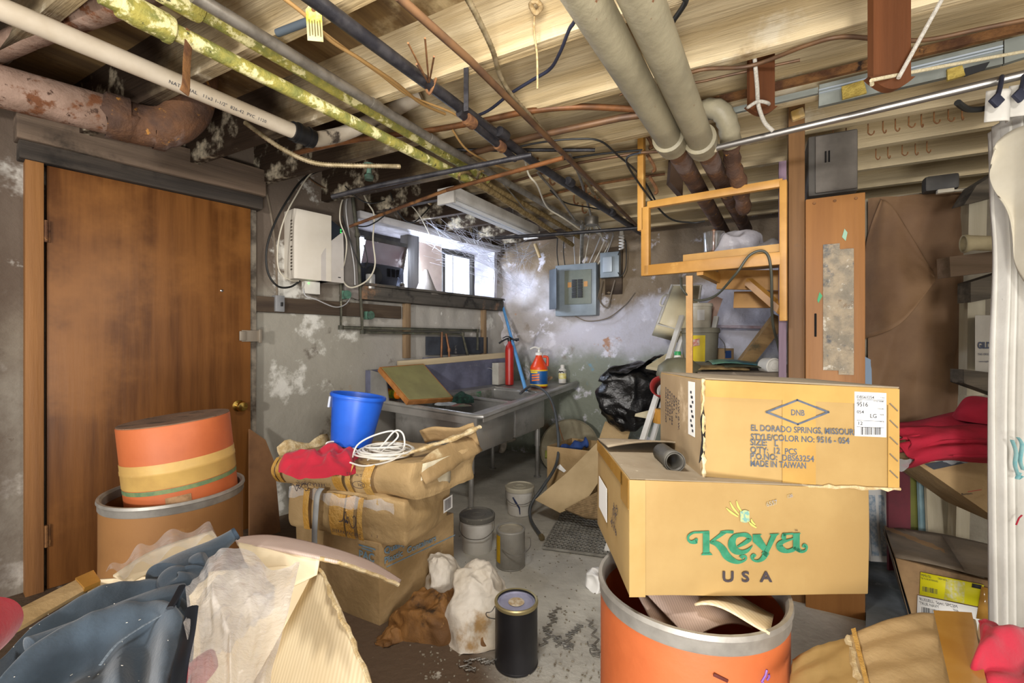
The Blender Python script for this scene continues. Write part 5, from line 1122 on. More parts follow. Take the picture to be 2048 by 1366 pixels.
for c, s_ in (((w_/2, 0, h_/2), (w_, .006, h_)), ((w_/2, d_, h_/2), (w_, .006, h_)), ((0, d_/2, h_/2), (.006, d_, h_)), ((w_, d_/2, h_/2), (.006, d_, h_)), ((w_/2, d_/2, .003), (w_, d_, .006))): b.box(c, s_)
part('carton_body', b, M_kraftdull, t2)
part('open_flap', MB().box((w_*.75, d_+.06, h_+.06), (w_*.5, .006, .18), (-.7, 0, 0)), M_kraft, t2)
solo('glove', MB().tube(cr([P(1105, 910, 3.95), P(1125, 900, 4.0), P(1150, 893, 4.05), P(1172, 885, 4.1)], 6), [.03+.012*math.sin(i*1.1) for i in range(19)], 12).crumple(.012, 18, 2), mat('blue_glove', '#2b4a8a', '#1f3870', rough=.8, scale=20), 'blue work gloves on top of the open carton by the sink', 'gloves', sharp=180)
solo('newspaper', MB().slab([P(1112, 935, 3.88), P(1135, 915, 3.92), P(1152, 925, 3.9), P(1128, 945, 3.86)], .004), M_paper, 'white printed leaflet in the open carton beside the hose', 'paper')
t2 = thing('tub_lid', 'large dusty round tub lid leaning against the stone wall by the sink', 'lid', Matrix.Translation(P(1138, 895, 5.0)) @ Euler((math.radians(58), 0, math.radians(-20))).to_matrix().to_4x4())
part('rim', MB().lathe([(.24, 0), (.26, .0), (.27, .02), (.25, .035), (.23, .02), (.05, .018), (.01, .018)], 48), mat('dusty_tan_lid', '#b3aa90', '#978d74', rough=.85, scale=5), t2)
solo('board', MB().slab([P(1090, 902, 4.3), P(1180, 905, 4.3), P(1182, 918, 4.25), P(1090, 916, 4.25)], .02), mat('green_board', '#8d9440', '#6d5a2c', rough=.7, scale=5), 'strip of green-edged board lying before the tub lid', 'board')
# wire springs and scraps
for i, (pts, lab) in enumerate((([(1085, 1290), (1098, 1268), (1092, 1255), (1108, 1240), (1104, 1228), (1118, 1215)], 'zigzag wire beside the black can, in its shadow'), ([(1118, 1292), (1112, 1272), (1126, 1285), (1140, 1295), (1138, 1270), (1150, 1262), (1160, 1250)], 'zigzag spring wire left of the orange drum'), ([(925, 1330), (945, 1340), (935, 1322), (960, 1318), (975, 1325), (990, 1318)], 'zigzag wire under the balled brown rag'), ([(1182, 1285), (1192, 1310), (1190, 1270), (1178, 1240)], 'bent wire at the foot of the orange drum'))):
    P3 = [Zp(a, b, FZ+.008) for a, b in pts]; zg = []
    c_ = cr(P3, 8)
    for j, q in enumerate(c_): zg.append(q+Vector((.012*(1 if (j//2) % 2 else -1), .006*(-1)**j, 0)))
    solo('wire_spring', MB().tube(cr(zg, 2), .0022, 5), M_wire, lab, 'wire', None)
mb = MB(); rr = random.Random(21)
for i in range(420):
    px, py = rr.uniform(820, 1200), rr.uniform(1060, 1366)
    q = Zp(px, py, FZ+.002); s_ = rr.uniform(.002, .006); mb.box(q, (s_*rr.uniform(.6, 2.4), s_, .003), (0, 0, rr.uniform(0, 3)))
solo('plaster_crumbs', mb, mat('pale_crumbs', '#9c9484', '#6d6454', rough=.95, scale=50), 'scattered pale crumbs and dust over the concrete floor', 'debris', kind='stuff')
solo('crumpled_paper', heap(Zp(1192, 1185, FZ)+Vector((0, .05, 0)), .04, .06, .10, 3.1, .03, 20), M_paper, 'crumpled white paper wedged beside the orange drum', 'paper', sharp=180)
# ---------------------------------------------------------------- things on and before the left wall
def wallbox(px0, px1, py0, off, dep):
    """frame on the left wall: origin at the photo point's foot, x along the wall"""
    a, b = onL(px0, py0, off), onL(px1, py0, off); return Matrix.Translation(a) @ RL.to_4x4(), (toST(b)[0]-toST(a)[0])*LU
a = onL(590, 416, .15); zb = onL(590, 556, .15).z; b = onL(686, 560, .15)
W = Matrix.Translation(Vector((a.x, a.y, zb))) @ RL.to_4x4(); h_ = a.z-zb; w_ = (toST(b)[0]-toST(a)[0])*LU
t = thing('alarm_cabinet', 'white equipment cabinet with status lights on the plaster wall beside the door', 'equipment cabinet', W)
M_cab = mat('cabinet_white', '#d8d0c2', '#cfc6b6', rough=.5, scale=3)
wm = w_*.72
body = MB(); body.prism([(0, .15), (0, .012), (.02, 0), (wm, -.012), (wm, .15)], h_, Matrix.Identity(4)); part('housing', body, M_cab, t)
vt = MB()
for i in range(16):
    if i != 8: vt.box((-.0012, .045, .06+h_*.75*i/16), (.002, .022, .010))
part('vents', vt, mat('vent_dark', '#5f574c', rough=.9), t)
sd = MB(); sd.prism([(wm*.70, 0), (w_, -.0), (w_, h_*.52), (w_*.985, h_*.80), (wm*1.0, h_*.62), (wm*.78, h_*.46), (wm*.70, h_*.38)], .13, Matrix.Translation((0, .12, 0)) @ FRONT); part('side_module', sd, mat('module_grey_white', '#cdc6bf', '#bfb8b0', rough=.4, scale=3), t)
dk = MB(); dk.prism([(wm+.004, h_*.58), (w_*.985, h_*.66), (w_*.985, h_*.84), (wm+.004, h_*.94)], .12, Matrix.Translation((0, .115, 0)) @ FRONT); dkp = part('display_panel', dk, mat('dark_display', '#22262e', rough=.3), t)
for i, c_ in enumerate(('#28e04a', '#28e04a', '#ff2a3c', '#e8a0a4', '#c0b0b0')):
    lb = MB().box((w_*.94, -.0065, h_*(.82-.035*i)), (.007, .003, .007)); part('status_light', lb, mat('lamp_%d' % i, c_, emit=(c_, 3 if i < 3 else .2)), dkp)
M9 = MB().box((w_*.90, -.0105, h_*.08), (.02, .002, .006)); part('maker_plate', M9, MATS['dark_display'], t)
a = onL(612, 562, .10); W = Matrix.Translation(a-UP*.0) @ RL.to_4x4()
t = thing('power_adapter', 'small white box with a green light below the equipment cabinet', 'adapter', W)
part('housing', MB().box((.05, .03, -.04), (.105, .05, .085), bev=.005), M_white, t); part('status_light', MB().box((.02, .003, -.012), (.008, .004, .008)), mat('green_lamp', '#60ff60', emit=('#60ff60', 3)), t)
part('cable', MB().tube(cr([(-.01, .02, -.05), (.0, .0, -.10), (.06, -.02, -.12), (.20, .0, -.16), (.30, .03, -.14), (.36, .05, -.08), (.40, .05, .05)], 8), .004, 8), mat('pale_grey_cable', '#b9b8b8', rough=.5), t)
a = onL(552, 622, .06); W = Matrix.Translation(a) @ RL.to_4x4()
t = thing('switch_box', 'grey metal switch box on the dark wall board right of the door', 'switch', W)
part('housing', MB().box((.028, .03, .05), (.058, .055, .105), bev=.004), mat('switch_grey', '#a3a4a6', '#8f9092', rough=.45, metal=.4, scale=8), t); part('toggle', MB().box((.034, -.006, .045), (.010, .016, .026), bev=.002), M_black, t)
part('conduit', MB().tube(cr([(.02, .03, .10), (.015, .035, .35), (-.01, .04, .60), (-.06, .04, .85), (-.07, .04, 1.02), (.0, .03, 1.12)], 8), .007, 8), mat('dusty_cable', '#7d7060', rough=.8), t)
# wall board (cleat) and studs
M_cleat = wood('cleat_dark', '#5f5040', '#3b3028', axis='x', rough=.9, bump=.5, grain=8, spots=[('#8d8070', 3, .62, .72)])
a, b = onL(508, 607, .02), onL(800, 628, .02); ln = (toST(b)[0]-toST(a)[0])*LU
solo('wall_board', MB().box((ln/2, 0, 0), (ln, .035, .10), bev=.004).subdiv(4).crumple(.003, 6), M_cleat, 'dark stained board fixed along the plaster wall right of the door', 'board', W=Matrix.Translation((a+Vector((b.x-a.x, b.y-a.y, 0))*0)) @ RL.to_4x4())
for lab, x, y0, y1, wd in (('pale wooden stud under the window sill, above the screen frame', 813, 590, 716, .05), ('grey wooden stud under the far end of the window sill', 967, 612, 716, .035)):
    a, b = onL(x, y0, .03), onL(x, y1, .03)
    solo('wall_stud', MB().box((0, 0, (a.z-b.z)/2), (wd, .05, a.z-b.z), bev=.003), M_oldwoodz, lab, 'stud', W=Matrix.Translation(b) @ RL.to_4x4())
a, b = onL(852, 722, .06), onL(1000, 722, .06); ln = (toST(b)[0]-toST(a)[0])*LU
solo('ledge_board', MB().box((ln/2, 0, -.02), (ln, .10, .10), bev=.006), wood('blue_grey_ledge', '#8d8d9a', '#6a6a78', axis='x', rough=.8), 'blue-grey ledge board on the wall behind the copper pipes', 'board', W=Matrix.Translation(a) @ RL.to_4x4())
solo('slate_board', MB().box((ln*.42, .02, .13), (ln*.80, .02, .16)), mat('dark_wall_panel', '#3f434c', '#2b2e35', rough=.9, scale=4, spots=[('#8d8880', 5, .6, .7)]), 'dark panel set in the wall above the ledge board', 'panel', W=Matrix.Translation(a) @ RL.to_4x4())
M_verd = mat('green_tarnished_pipe', '#5c594a', '#3d3d34', rough=.7, scale=12, metal=.2, spots=[('#4f8a78', 9, .66, .74), ('#8a8470', 14, .66, .72)])
def wpipe(label, pts, r, m, valves=()):
    P3 = [onL(x, y, o) for x, y, o in pts]; t = thing('water_pipe', label, 'pipe', at=P3[0]); part('pipe_run', MB().tube(P3, r, 12), m, t, 50)
    fb = MB()
    for p_ in P3[1:-1]: part('elbow', MB().tube([p_-UP*.015, p_+UP*.015], r*1.5, 12), m, t)
    for x, y in valves:
        q = onL(x, y, .06); v = MB(); v.tube([q-UP*.03, q+UP*.03], r*1.6, 12); v.tube([q, q-RL.col[1]*.05], r*.7, 8); v.lathe([(r*2.4, 0), (r*2.4, .01), (r, .012)], 12, Matrix.Translation(q-RL.col[1]*.05) @ (RL @ Matrix.Rotation(math.pi/2, 3, 'X')).to_4x4()); part('valve', v, mat('verdigris_valve', '#4f7a66', '#3a4a40', rough=.8, scale=12), t)
wpipe('tarnished pipe dropping beside the cabinet and turning along the wall', [(682, 555, .06), (682, 655, .06), (955, 661, .06), (955, 700, .06)], .013, M_verd, [(686, 590)])
wpipe('second tarnished pipe, from the ceiling past the sill and along the wall', [(705, 395, .10), (715, 470, .10), (725, 664, .08), (925, 668, .08), (938, 722, .10)], .013, M_verd, [(733, 631)])
wpipe('left one of two copper pipes dropping behind the sink', [(884, 664, .10), (881, 770, .10)], .010, M_copper)
wpipe('right one of two copper pipes dropping behind the sink', [(892, 667, .10), (898, 700, .12), (899, 786, .16)], .010, M_copper)
# things on the window sill
a = onL(727, 578, .02); W = Matrix.Translation(a) @ RL.to_4x4()
t = thing('portable_stereo', 'black portable stereo standing on the window sill', 'stereo', W @ Matrix.Scale(1.3, 4))
hs_ = part('housing', MB().box((.17, .10, .085), (.30, .16, .17), bev=.03), mat('black_plastic', '#1d1e24', '#2b2d36', rough=.35, scale=5), t); part('speaker_grille', MB().lathe([(.06, 0), (.055, .012), (.03, .006), (.01, .004)], 28, Matrix.Translation((.08, .02, .09)) @ FRONT), M_black, t)
mb = MB(); 
for i in range(3): mb.box((.19+.035*i, .017, .12), (.022, .006, .05))
part('cassette_deck', mb, mat('dark_gloss', '#0f1014', rough=.1), t); part('dial', MB().lathe([(.02, 0), (.02, .01), (.01, .012)], 20, Matrix.Translation((.29, .02, .05)) @ FRONT), M_chrome, t)
q = onL(741, 578, .10); solo('tin_can', MB().lathe([(.03, 0), (.033, .002), (.033, .105), (.031, .11), (.029, .108)], 28), M_steel, 'dull metal cup beside the stereo on the window sill', 'can', W=Matrix.Translation(q))
q = onL(722, 584, .10); 
q = onL(852, 590, .02); solo('funnel', MB().lathe([(.14, 0), (.14, .006), (.10, .06), (.02, .22), (.0, .222)], 24), mat('grey_cone', '#837b72', '#6d665e', rough=.8, scale=6), 'grey cone-shaped funnel on the sill between the two panes', 'funnel', W=Matrix.Translation(q) @ Matrix.Diagonal((.8, .6, 1.0, 1)))
q = onL(908, 594, .04); mb = MB()
for i in range(7): mb.box((-.08+.028*i, -.0, .012), (.02, .10, .018), (0, .15, 0))
solo('vent_grille', mb, M_black, 'black slatted grille lying at the right end of the window sill', 'grille', W=Matrix.Translation(q) @ RL.to_4x4())
# grey panel at the left of the window
a, b = onL(690, 600, .05), onL(712, 385, .05)
solo('grey_panel', MB().slab([onL(688, 590, .05), onL(716, 600, .05), onL(714, 440, .05), onL(700, 388, .05), onL(688, 392, .05)], .015), mat('grey_painted_panel', '#8d8680', '#7a736d', rough=.7, scale=4), 'narrow grey panel between the equipment cabinet and the window', 'panel')
# spider-like tangle of cords around the cabinet and window
def lc(lab, pts, r, m): 
    return solo('cord', MB().tube(cr([onL(x, y, o) for x, y, o in pts], 10), r, 8), m, lab, 'cord')
lc('black cord looping out left of the equipment cabinet', [(660, 335, .10), (610, 355, .12), (575, 400, .16), (548, 450, .18), (533, 500, .18), (536, 545, .17), (555, 572, .16), (580, 574, .12), (600, 562, .12)], .0065, M_cord)
lc('cream cord running down the left side of the equipment cabinet', [(680, 328, .10), (625, 345, .13), (590, 395, .17), (568, 440, .19), (556, 490, .19), (558, 540, .18), (580, 560, .17), (597, 562, .13)], .0045, M_cordw)
lc('brown cord along the wall above the equipment cabinet', [(610, 350, .04), (640, 372, .04), (680, 382, .05), (720, 386, .08)], .0045, MATS['brown_pipe'])
lc('cream cord hanging over the window in a long loop', [(718, 370, .10), (735, 405, .12), (748, 430, .14), (746, 480, .14), (750, 530, .14), (735, 560, .14), (705, 575, .12), (688, 565, .12), (682, 540, .14)], .0055, M_cordw)
lc('pale cord looping right of the equipment cabinet', [(705, 385, .10), (685, 400, .14), (680, 440, .16), (693, 480, .15), (690, 520, .14), (684, 540, .16)], .0045, M_cordw)
lc('grey cord hanging from the ceiling beside the cabinet', [(695, 392, .10), (692, 420, .12), (700, 480, .12), (708, 530, .10), (710, 570, .10)], .0045, MATS['pale_grey_cable'])
lc('black cord drooping across the window glass', [(685, 432, .12), (700, 480, .14), (715, 520, .14), (728, 535, .12), (735, 520, .10), (728, 490, .10)], .005, M_cord)
lc('black cord swagged over the window header', [(705, 450, .18), (735, 452, .2), (770, 430, .25), (795, 395, .3), (820, 370, .3)], .005, M_cord)
lc('black cord drooping before the whitewashed header', [(780, 385, .3), (800, 430, .3), (825, 445, .3), (850, 425, .3), (865, 405, .3)], .005, M_cord)
rr = random.Random(8)
for i, (x0, y0, x1, y1, sg, m, lab) in enumerate(((690, 372, 770, 400, 18, M_cord, 'black cord in the tangle above the window, lowest strand'), (740, 330, 835, 400, 14, M_cord, 'black cord slanting through the tangle beside the green valve'), (760, 335, 850, 385, 20, M_cordt, 'tan cord slanting through the tangle above the window'), (700, 360, 800, 345, 22, M_cordw, 'cream cord crossing the tangle above the window'), (770, 360, 900, 345, 16, M_cord, 'black cord crossing under the rusty pipe'), (800, 400, 860, 470, -16, M_cordw, 'pale cord hanging from the terminal block'), (850, 370, 905, 440, 14, M_cord, 'black cord hanging over the fluorescent fixture'), (890, 400, 990, 470, 18, M_galv, 'grey cable dipping towards the corner above the window'))):
    z0 = onL(x0, y0, .35); pts = []
    for k_ in range(7):
        u = k_/6; pts.append(onL(x0+(x1-x0)*u, y0+(y1-y0)*u+sg*math.sin(math.pi*u), .28+.06*math.sin(u*5+i)))
    solo('cord', MB().tube(cr(pts, 6), .004, 7), m, lab, 'cord')
mt = mat('tan_terminal', '#b59a68', '#93794c', rough=.6, scale=30)
for lab, x, y, an in (('upper tan terminal strip hanging in the cord tangle', 852, 402, .5), ('lower tan terminal strip hanging in the cord tangle', 870, 432, -.35)):
    q = onL(x, y, .30); t = thing('terminal_strip', lab, 'terminal strip', Matrix.Translation(q) @ Euler((0, an, .6)).to_matrix().to_4x4())
    st_ = part('strip', MB().box((0, 0, 0), (.10, .02, .012), bev=.002), mt, t)
    mb = MB()
    for i in range(6): mb.box((-.04+.016*i, 0, .010), (.008, .012, .014))
    part('terminals', mb, M_rust, st_)
# fluorescent fixture under the joists
A, B = Zp(893, 392, 2.26), Zp(1062, 466, 2.26)
t = thing('fluorescent_fixture', 'long white fluorescent strip fixture hung under the joists before the window', 'light fixture', at=A)
dx = (B-A).normalized(); sd_ = UP.cross(dx).normalized()
part('housing', MB().beam(A+UP*.02, B+UP*.02, .13, .07, bev=.006), mat('fixture_white', '#dcd9d4', '#c5c1ba', rough=.5, scale=6), t)
part('tube', MB().tube([A-UP*.03-sd_*.03, B-UP*.03-sd_*.03], .013, 12), mat('fluorescent_tube', '#e8ebf0', rough=.3), t); part('tube', MB().tube([A-UP*.03+sd_*.03, B-UP*.03+sd_*.03], .013, 12), MATS['fluorescent_tube'], t)
part('end_cap', MB().beam(A-dx*.01-UP*.0, A+dx*.01, .13, .10), MATS['fixture_white'], t); part('end_cap', MB().beam(B-dx*.01, B+dx*.01, .13, .10), MATS['fixture_white'], t)
part('hanger', MB().tube([A+dx*.3+UP*.04, A+dx*.3+UP*.14], .004, 6).tube([B-dx*.3+UP*.04, B-dx*.3+UP*.14], .004, 6), M_wire, t)
# cobwebs: fine threads in the corner and over the window
mb = MB(); rr = random.Random(4)
anch = [onL(880+rr.uniform(-50, 90), 470+rr.uniform(-30, 60), rr.uniform(.05, .35)) for _ in range(16)]+[onB(1010+rr.uniform(0, 60), 480+rr.uniform(-15, 110), rr.uniform(.05, .3)) for _ in range(16)]
for i in range(130):
    a, b = rr.sample(anch, 2); m_ = a.lerp(b, .5)-UP*rr.uniform(.0, .06)
    a = a+Vector((rr.gauss(0, .04), rr.gauss(0, .04), rr.gauss(0, .04))); b = b+Vector((rr.gauss(0, .06), rr.gauss(0, .06), rr.gauss(0, .05)))
    mb.tube(cr([a, m_, b], 4), .0011, 3, caps=False)
solo('cobwebs', mb, mat('cobweb', '#d9d9e0', rough=.9, alpha=.7), 'dusty cobwebs strung across the window and the corner of the walls', 'cobweb', kind='stuff')

# ---------------------------------------------------------------- back wall
RB = axes(Vn, UP.cross(Vn), UP)        # x to the right along the wall, y into it
M_panelg = mat('panel_grey_enamel', '#8f99a0', '#7f898f', rough=.4, metal=.2, scale=4, spots=[('#b5bcc2', 6, .66, .74)])
a = onB(1128, 632, .16); top = onB(1128, 530, .16).z; wd = (onB(1190, 632, .16)-a).length
W = Matrix.Translation(a) @ RB.to_4x4(); hb_ = top-a.z
t = thing('breaker_panel', 'grey electrical breaker panel with its door open on the stone wall', 'electrical panel', W)
part('housing', MB().box((wd/2-.04, .06, hb_/2), (wd+.10, .12, hb_), bev=.006), M_panelg, t)
pc_ = part('cover', MB().box((wd*.46, -.006, hb_*.55), (wd*.86, .012, hb_*.66), bev=.004), mat('panel_cover', '#7b8074', '#6a6f64', rough=.45, scale=5), t)
for i in range(2):
    for j in range(8):
        part('breaker', MB().box((wd*(.36+.19*i), -.017, hb_*(.36+.045*j)), (wd*.15, .016, hb_*.038), bev=.002), M_black, pc_)
part('copper_label', MB().box((wd*.20, -.013, hb_*.60), (wd*.12, .003, hb_*.10)), mat('orange_label', '#c08a4c', rough=.6), t); part('copper_label', MB().box((wd*.72, -.013, hb_*.60), (wd*.12, .003, hb_*.10)), MATS['orange_label'], t)
part('door', MB().box((-.085, -.07, hb_*.52), (.14, .010, hb_*.78), (0, 0, math.radians(-38)), bev=.003), mat('panel_door_dark', '#656d74', '#555d64', rough=.45, metal=.2), t)
a = onB(1200, 556, .12); top = onB(1200, 506, .12).z; wd = (onB(1238, 556, .12)-a).length
t = thing('disconnect_box', 'small grey disconnect box to the right of the breaker panel', 'electrical box', Matrix.Translation(a) @ RB.to_4x4()); hb_ = top-a.z
part('backing_board', MB().box((wd*.6, .085, hb_*.3), (wd*.9, .03, hb_*1.9), bev=.003), M_cleat, t)
part('housing', MB().box((wd/2, .04, hb_/2), (wd, .09, hb_), bev=.005), M_panelg, t); part('cover', MB().box((wd*.42, -.012, hb_*.5), (wd*.5, .022, hb_*.62), bev=.012), mat('cover_light', '#a9b2ba', rough=.4, metal=.2), t)
t = thing('junction_box', 'round grey junction box under the joists above the breaker panel', 'junction box', at=onB(1185, 450, .5))
q = Zp(1183, 443, 2.30); part('box', MB().lathe([(.05, -.03), (.055, -.02), (.055, .03), (.02, .03)], 20, Matrix.Translation(q)), M_galv, t)
for i in range(7):
    x = 1165+i*17; wq = q+Vector((-.03+.012*i, 0, -.02)); e = onB(1148+i*14 if i < 3 else 1178+i*8, 470+8*(i % 3), .12); e2 = onB(1150+i*9, 530, .09)
    solo('wire', MB().tube(cr([wq, wq.lerp(e, .5)-UP*.03, e, e2], 8), .005, 7), M_cordw if i % 3 else MATS['pale_grey_cable'], ('leftmost pale wire from the junction box to the breaker panel', 'second pale wire from the left below the junction box', 'third pale wire from the left below the junction box', 'middle pale wire below the junction box', 'third pale wire from the right below the junction box', 'second pale wire from the right below the junction box', 'rightmost pale wire under the junction box')[i], 'wire')
for i, (lab, x) in enumerate((('left thin dark cable running down the wall into the breaker panel', 1115), ('right thin dark cable running down the wall into the breaker panel', 1128))):
    solo('cable', MB().tube(cr([onB(x, 476, .13), onB(x-1, 505, .11), onB(x+2, 532, .12)], 6), .005, 7), M_cord, lab, 'cable')
solo('cable', MB().tube(cr([onB(1195, 600, .1), onB(1205, 560, .1), onB(1200, 600, .1), onB(1215, 615, .1), onB(1222, 590, .1), onB(1230, 560, .1)], 8), .006, 7), MATS['dusty_cable'], 'tan cables looping under the disconnect box', 'cable')
solo('cable', MB().tube(cr([onB(1150, 632, .1), onB(1175, 642, .1), onB(1215, 636, .1), onB(1250, 610, .09), onB(1270, 585, .08)], 8), .005, 7), MATS['dusty_cable'], 'dusty cable sagging from the breaker panel to the right', 'cable')
solo('cable', MB().tube(cr([onB(1236, 510, .14), onB(1250, 480, .14), onB(1252, 530, .14), onB(1243, 552, .14), onB(1236, 545, .14)], 8), .0045, 7), M_cord, 'dark cord curling beside the disconnect box', 'cable')
q = onB(1243, 462, .22); t = thing('spiral_bulb', 'white spiral bulb hanging above the disconnect box', 'light bulb', at=q)
part('base', MB().lathe([(.016, 0), (.02, -.02), (.018, -.04)], 16, Matrix.Translation(q)), M_white, t)
part('spiral', MB().tube([q+Vector((.018*math.cos(a*.6), .018*math.sin(a*.6), -.04-.0026*a)) for a in range(48)], .008, 8), mat('bulb_white', '#eceae6', rough=.3), t)
q = onB(1075, 492, .2); solo('paper_roll', MB().tube([onB(1070, 488, .2), onB(1080, 515, .2)], .016, 12), mat('tan_roll', '#d3b98a', rough=.8), 'small tan roll tucked by the conduit in the corner', 'roll')
# bag, ladder and pails before the back wall
M_bag = mat('black_bin_bag', '#101012', rough=.22, bump=.6, bscale=18, scale=6, spec=.7)
mb = MB(); bc_ = P(1262, 790, 4.15)
def bagp(u, v):
    a = 2*math.pi*u; ph = math.pi*v; r = math.sin(ph)**.75
    q = Vector((math.cos(a)*r*.25, math.sin(a)*r*.18, math.cos(ph)*.25)); q.x += -.10*(math.cos(ph))*-.35+(.10 if v < .3 else 0)*(1-v/.3)
    if v < .35: q.x = q.x*1.15+.05*(.35-v)
    n = noise.noise_vector(q*7+Vector((3, 1, 2)))*.045+noise.noise_vector(q*17)*.018
    return bc_+q+n
mb.grid(70, 50, bagp); solo('bin_bag', mb, M_bag, 'black plastic bin bag bulging against the wall left of the yellow carton', 'bag', sharp=180)
solo('bin_bag', MB().grid(40, 20, lambda u, v: P(1218+110*u, 742-22*u+12*v*(1-u)+10*math.sin(u*5), 3.95+.3*v)+Vector((0, 0, .02*noise.noise(Vector((u*8, v*6, 2)))))), M_bag, 'flattened mouth of black plastic draped on top of the bin bag', 'bag', sharp=180, solid=.004)
M_ladder = mat('ladder_white', '#e2e0da', '#cfccc4', rough=.4, scale=6)
M_ltray = mat('ladder_tray', '#ddd3b4', '#cbbf9c', rough=.6, scale=6)
A0, A1 = P(1284, 884, 3.3), P(1364, 632, 3.75)
t = thing('stepladder', 'white stepladder with cream treads behind the yellow carton', 'ladder', at=Vector((A0.x, A0.y, FZ)))
dl_ = (A0-A1); A00 = A0+dl_*((A0.z-FZ)/-dl_.z)
part('rail', MB().beam(A00, A1, .032, .02), M_ladder, t); part('rail', MB().beam(A00+Vector((.36, .1, 0)), A1+Vector((.28, .1, 0)), .032, .02), M_ladder, t); part('rail', MB().beam(A00+Vector((.16, .25, 0)), A1+Vector((.05, .06, -.05)), .03, .02), M_ladder, t)
part('tread', MB().slab([P(1292, 735, 3.60), P(1335, 708, 3.78), P(1400, 715, 3.75), P(1375, 750, 3.55)], .022), M_ltray, t); part('tread', MB().slab([P(1270, 830, 3.42), P(1318, 818, 3.52), P(1390, 826, 3.5), P(1360, 846, 3.4)], .022), M_ltray, t)
solo('wood_block', MB().box((0, 0, 0), (.06, .05, .09), (0, .05, .3), bev=.003), M_pinez, 'yellow block of wood on the lower ladder tread beside the yellow carton', 'wood block', W=Matrix.Translation(P(1319, 832, 3.4)))
q = P(1358, 742, 3.15); solo('light_shade', MB().lathe([(.11, 0), (.115, .02), (.105, .07), (.06, .11), (.0, .12)], 32), mat('olive_shade', '#77745f', '#67644f', rough=.5, scale=6), 'olive-grey domed shade behind the top of the yellow carton', 'lamp shade', W=Matrix.Translation(q-UP*.04) @ Matrix.Diagonal((1.1, 1, 1, 1)))
q = P(1318, 770, 3.1); solo('red_tube', MB().tube([P(1320, 772, 3.1), P(1330, 782, 3.25)], [.055, .05], 24, caps=False), mat('red_tube_inside', '#8d2522', rough=.6), 'dark red tube mouth peeking behind the left edge of the yellow carton', 'tube', solid=.006)
q = P(1355, 728, 3.4); t = thing('bottle', 'white bottle with a green cap behind the olive shade', 'bottle', Matrix.Translation(q)); part('bottle_body', MB().lathe([(.022, -.05), (.022, .04), (.018, .055)], 20), M_white, t); part('cap', MB().lathe([(.020, .055), (.020, .075), (.018, .078)], 20), mat('green_cap', '#2f9a55', rough=.4), t)
# cream storage bin standing on end on the ladder, pails
CB = [P(1316, 648, 3.72), P(1344, 571, 3.95), P(1402, 571, 3.98), P(1388, 668, 3.7)]
t = thing('storage_bin', 'cream plastic storage bin tipped on its side atop the stepladder', 'storage bin', at=CB[0])
nb = (CB[1]-CB[0]).cross(CB[3]-CB[0]).normalized(); nb = nb if nb.y > 0 else -nb
cc = sum(CB, Vector())/4; back = [p.lerp(cc, .12)+nb*.17 for p in CB]
mb = MB(); 
for i in range(4): mb.face([CB[i], CB[(i+1) % 4], back[(i+1) % 4], back[i]])
mb.face(CB); M_cream = mat('cream_plastic', '#e2d6b4', '#d3c6a2', rough=.4, scale=4); part('shell', mb, M_cream, t, solid=.004)
part('rim', MB().tube(CB, .010, 8, closed=True), M_ladder, t); a, b = CB[0].lerp(CB[1], .45), CB[0].lerp(CB[1], .75)
part('handle', MB().tube(cr([a, a.lerp(b, .15)+Vector((-.035, 0, .0)), a.lerp(b, .85)+Vector((-.035, 0, 0)), b], 5), .008, 8), M_ladder, t)
def pail2(name, label, px, pyb, d, r, h, m, lid=None, cat='bucket', extra=None):
    q = P(px, pyb, d); t = thing(name, label, cat, Matrix.Translation(q))
    part('shell', MB().lathe([(r*.85, 0), (r*.88, .005), (r*.98, h*.86), (r*1.05, h*.87), (r*1.05, h*.97), (r, h), (r*.92, h), (r*.9, h*.9), (.01, h*.9)], 36), m, t)
    return t
M_pailg = mat('grey_pail', '#908c7c', '#7f7b6c', rough=.5, scale=5)
lp = pail2('bucket', 'lower grey pail, mostly hidden behind the yellow carton', 1408, 790, 3.7, .115, .20, M_pailg)
gp_ = pail2('bucket', 'grey pail with a yellow label on top of another grey pail', 1400, 732, 3.7, .118, .255, M_pailg)
yl_ = part('yellow_label', MB().grid(12, 3, lambda u, v: (.1155*(.92+.08*v)*math.cos(3.65+.95*u), .1155*(.92+.08*v)*math.sin(3.65+.95*u), .035+.17*v)), mat('yellow_pail_label', '#e6cb1c', '#d8bb18', rough=.5), gp_)
lt_ = MB().grid(8, 1, lambda u, v: (.118*math.cos(3.85+.45*u), .118*math.sin(3.85+.45*u), .13+.045*v+.01*u)); part('label_patch', lt_, mat('red_white_print', '#d8c0b0', '#c0453a', rough=.6, scale=40), yl_)
part('handle', MB().tube(cr([(.12, 0, .20), (.15, -.03, .15), (.14, -.06, .09)], 6), .0025, 6), M_wire, gp_)
wp = pail2('bucket', 'small white pail with red specks standing on the grey pail', 1400, 656, 3.75, .078, .165, mat('specked_white', '#d9d2c0', '#cac2ae', rough=.5, scale=8, spots=[('#8a3a34', 30, .76, .8)]))
part('label', MB().grid(6, 2, lambda u, v: (.0755*math.cos(4.1+.6*u), .0755*math.sin(4.1+.6*u), .05+.07*v)), M_paper, wp)
solo('cardboard_sheet', MB().slab([P(1408, 612, 3.9), P(1430, 592, 3.95), P(1445, 598, 3.95), P(1425, 655, 3.85), P(1415, 655, 3.85)], .006), mat('pinkish_board', '#c9a898', rough=.8), 'pinkish board leaning behind the white pail', 'cardboard')
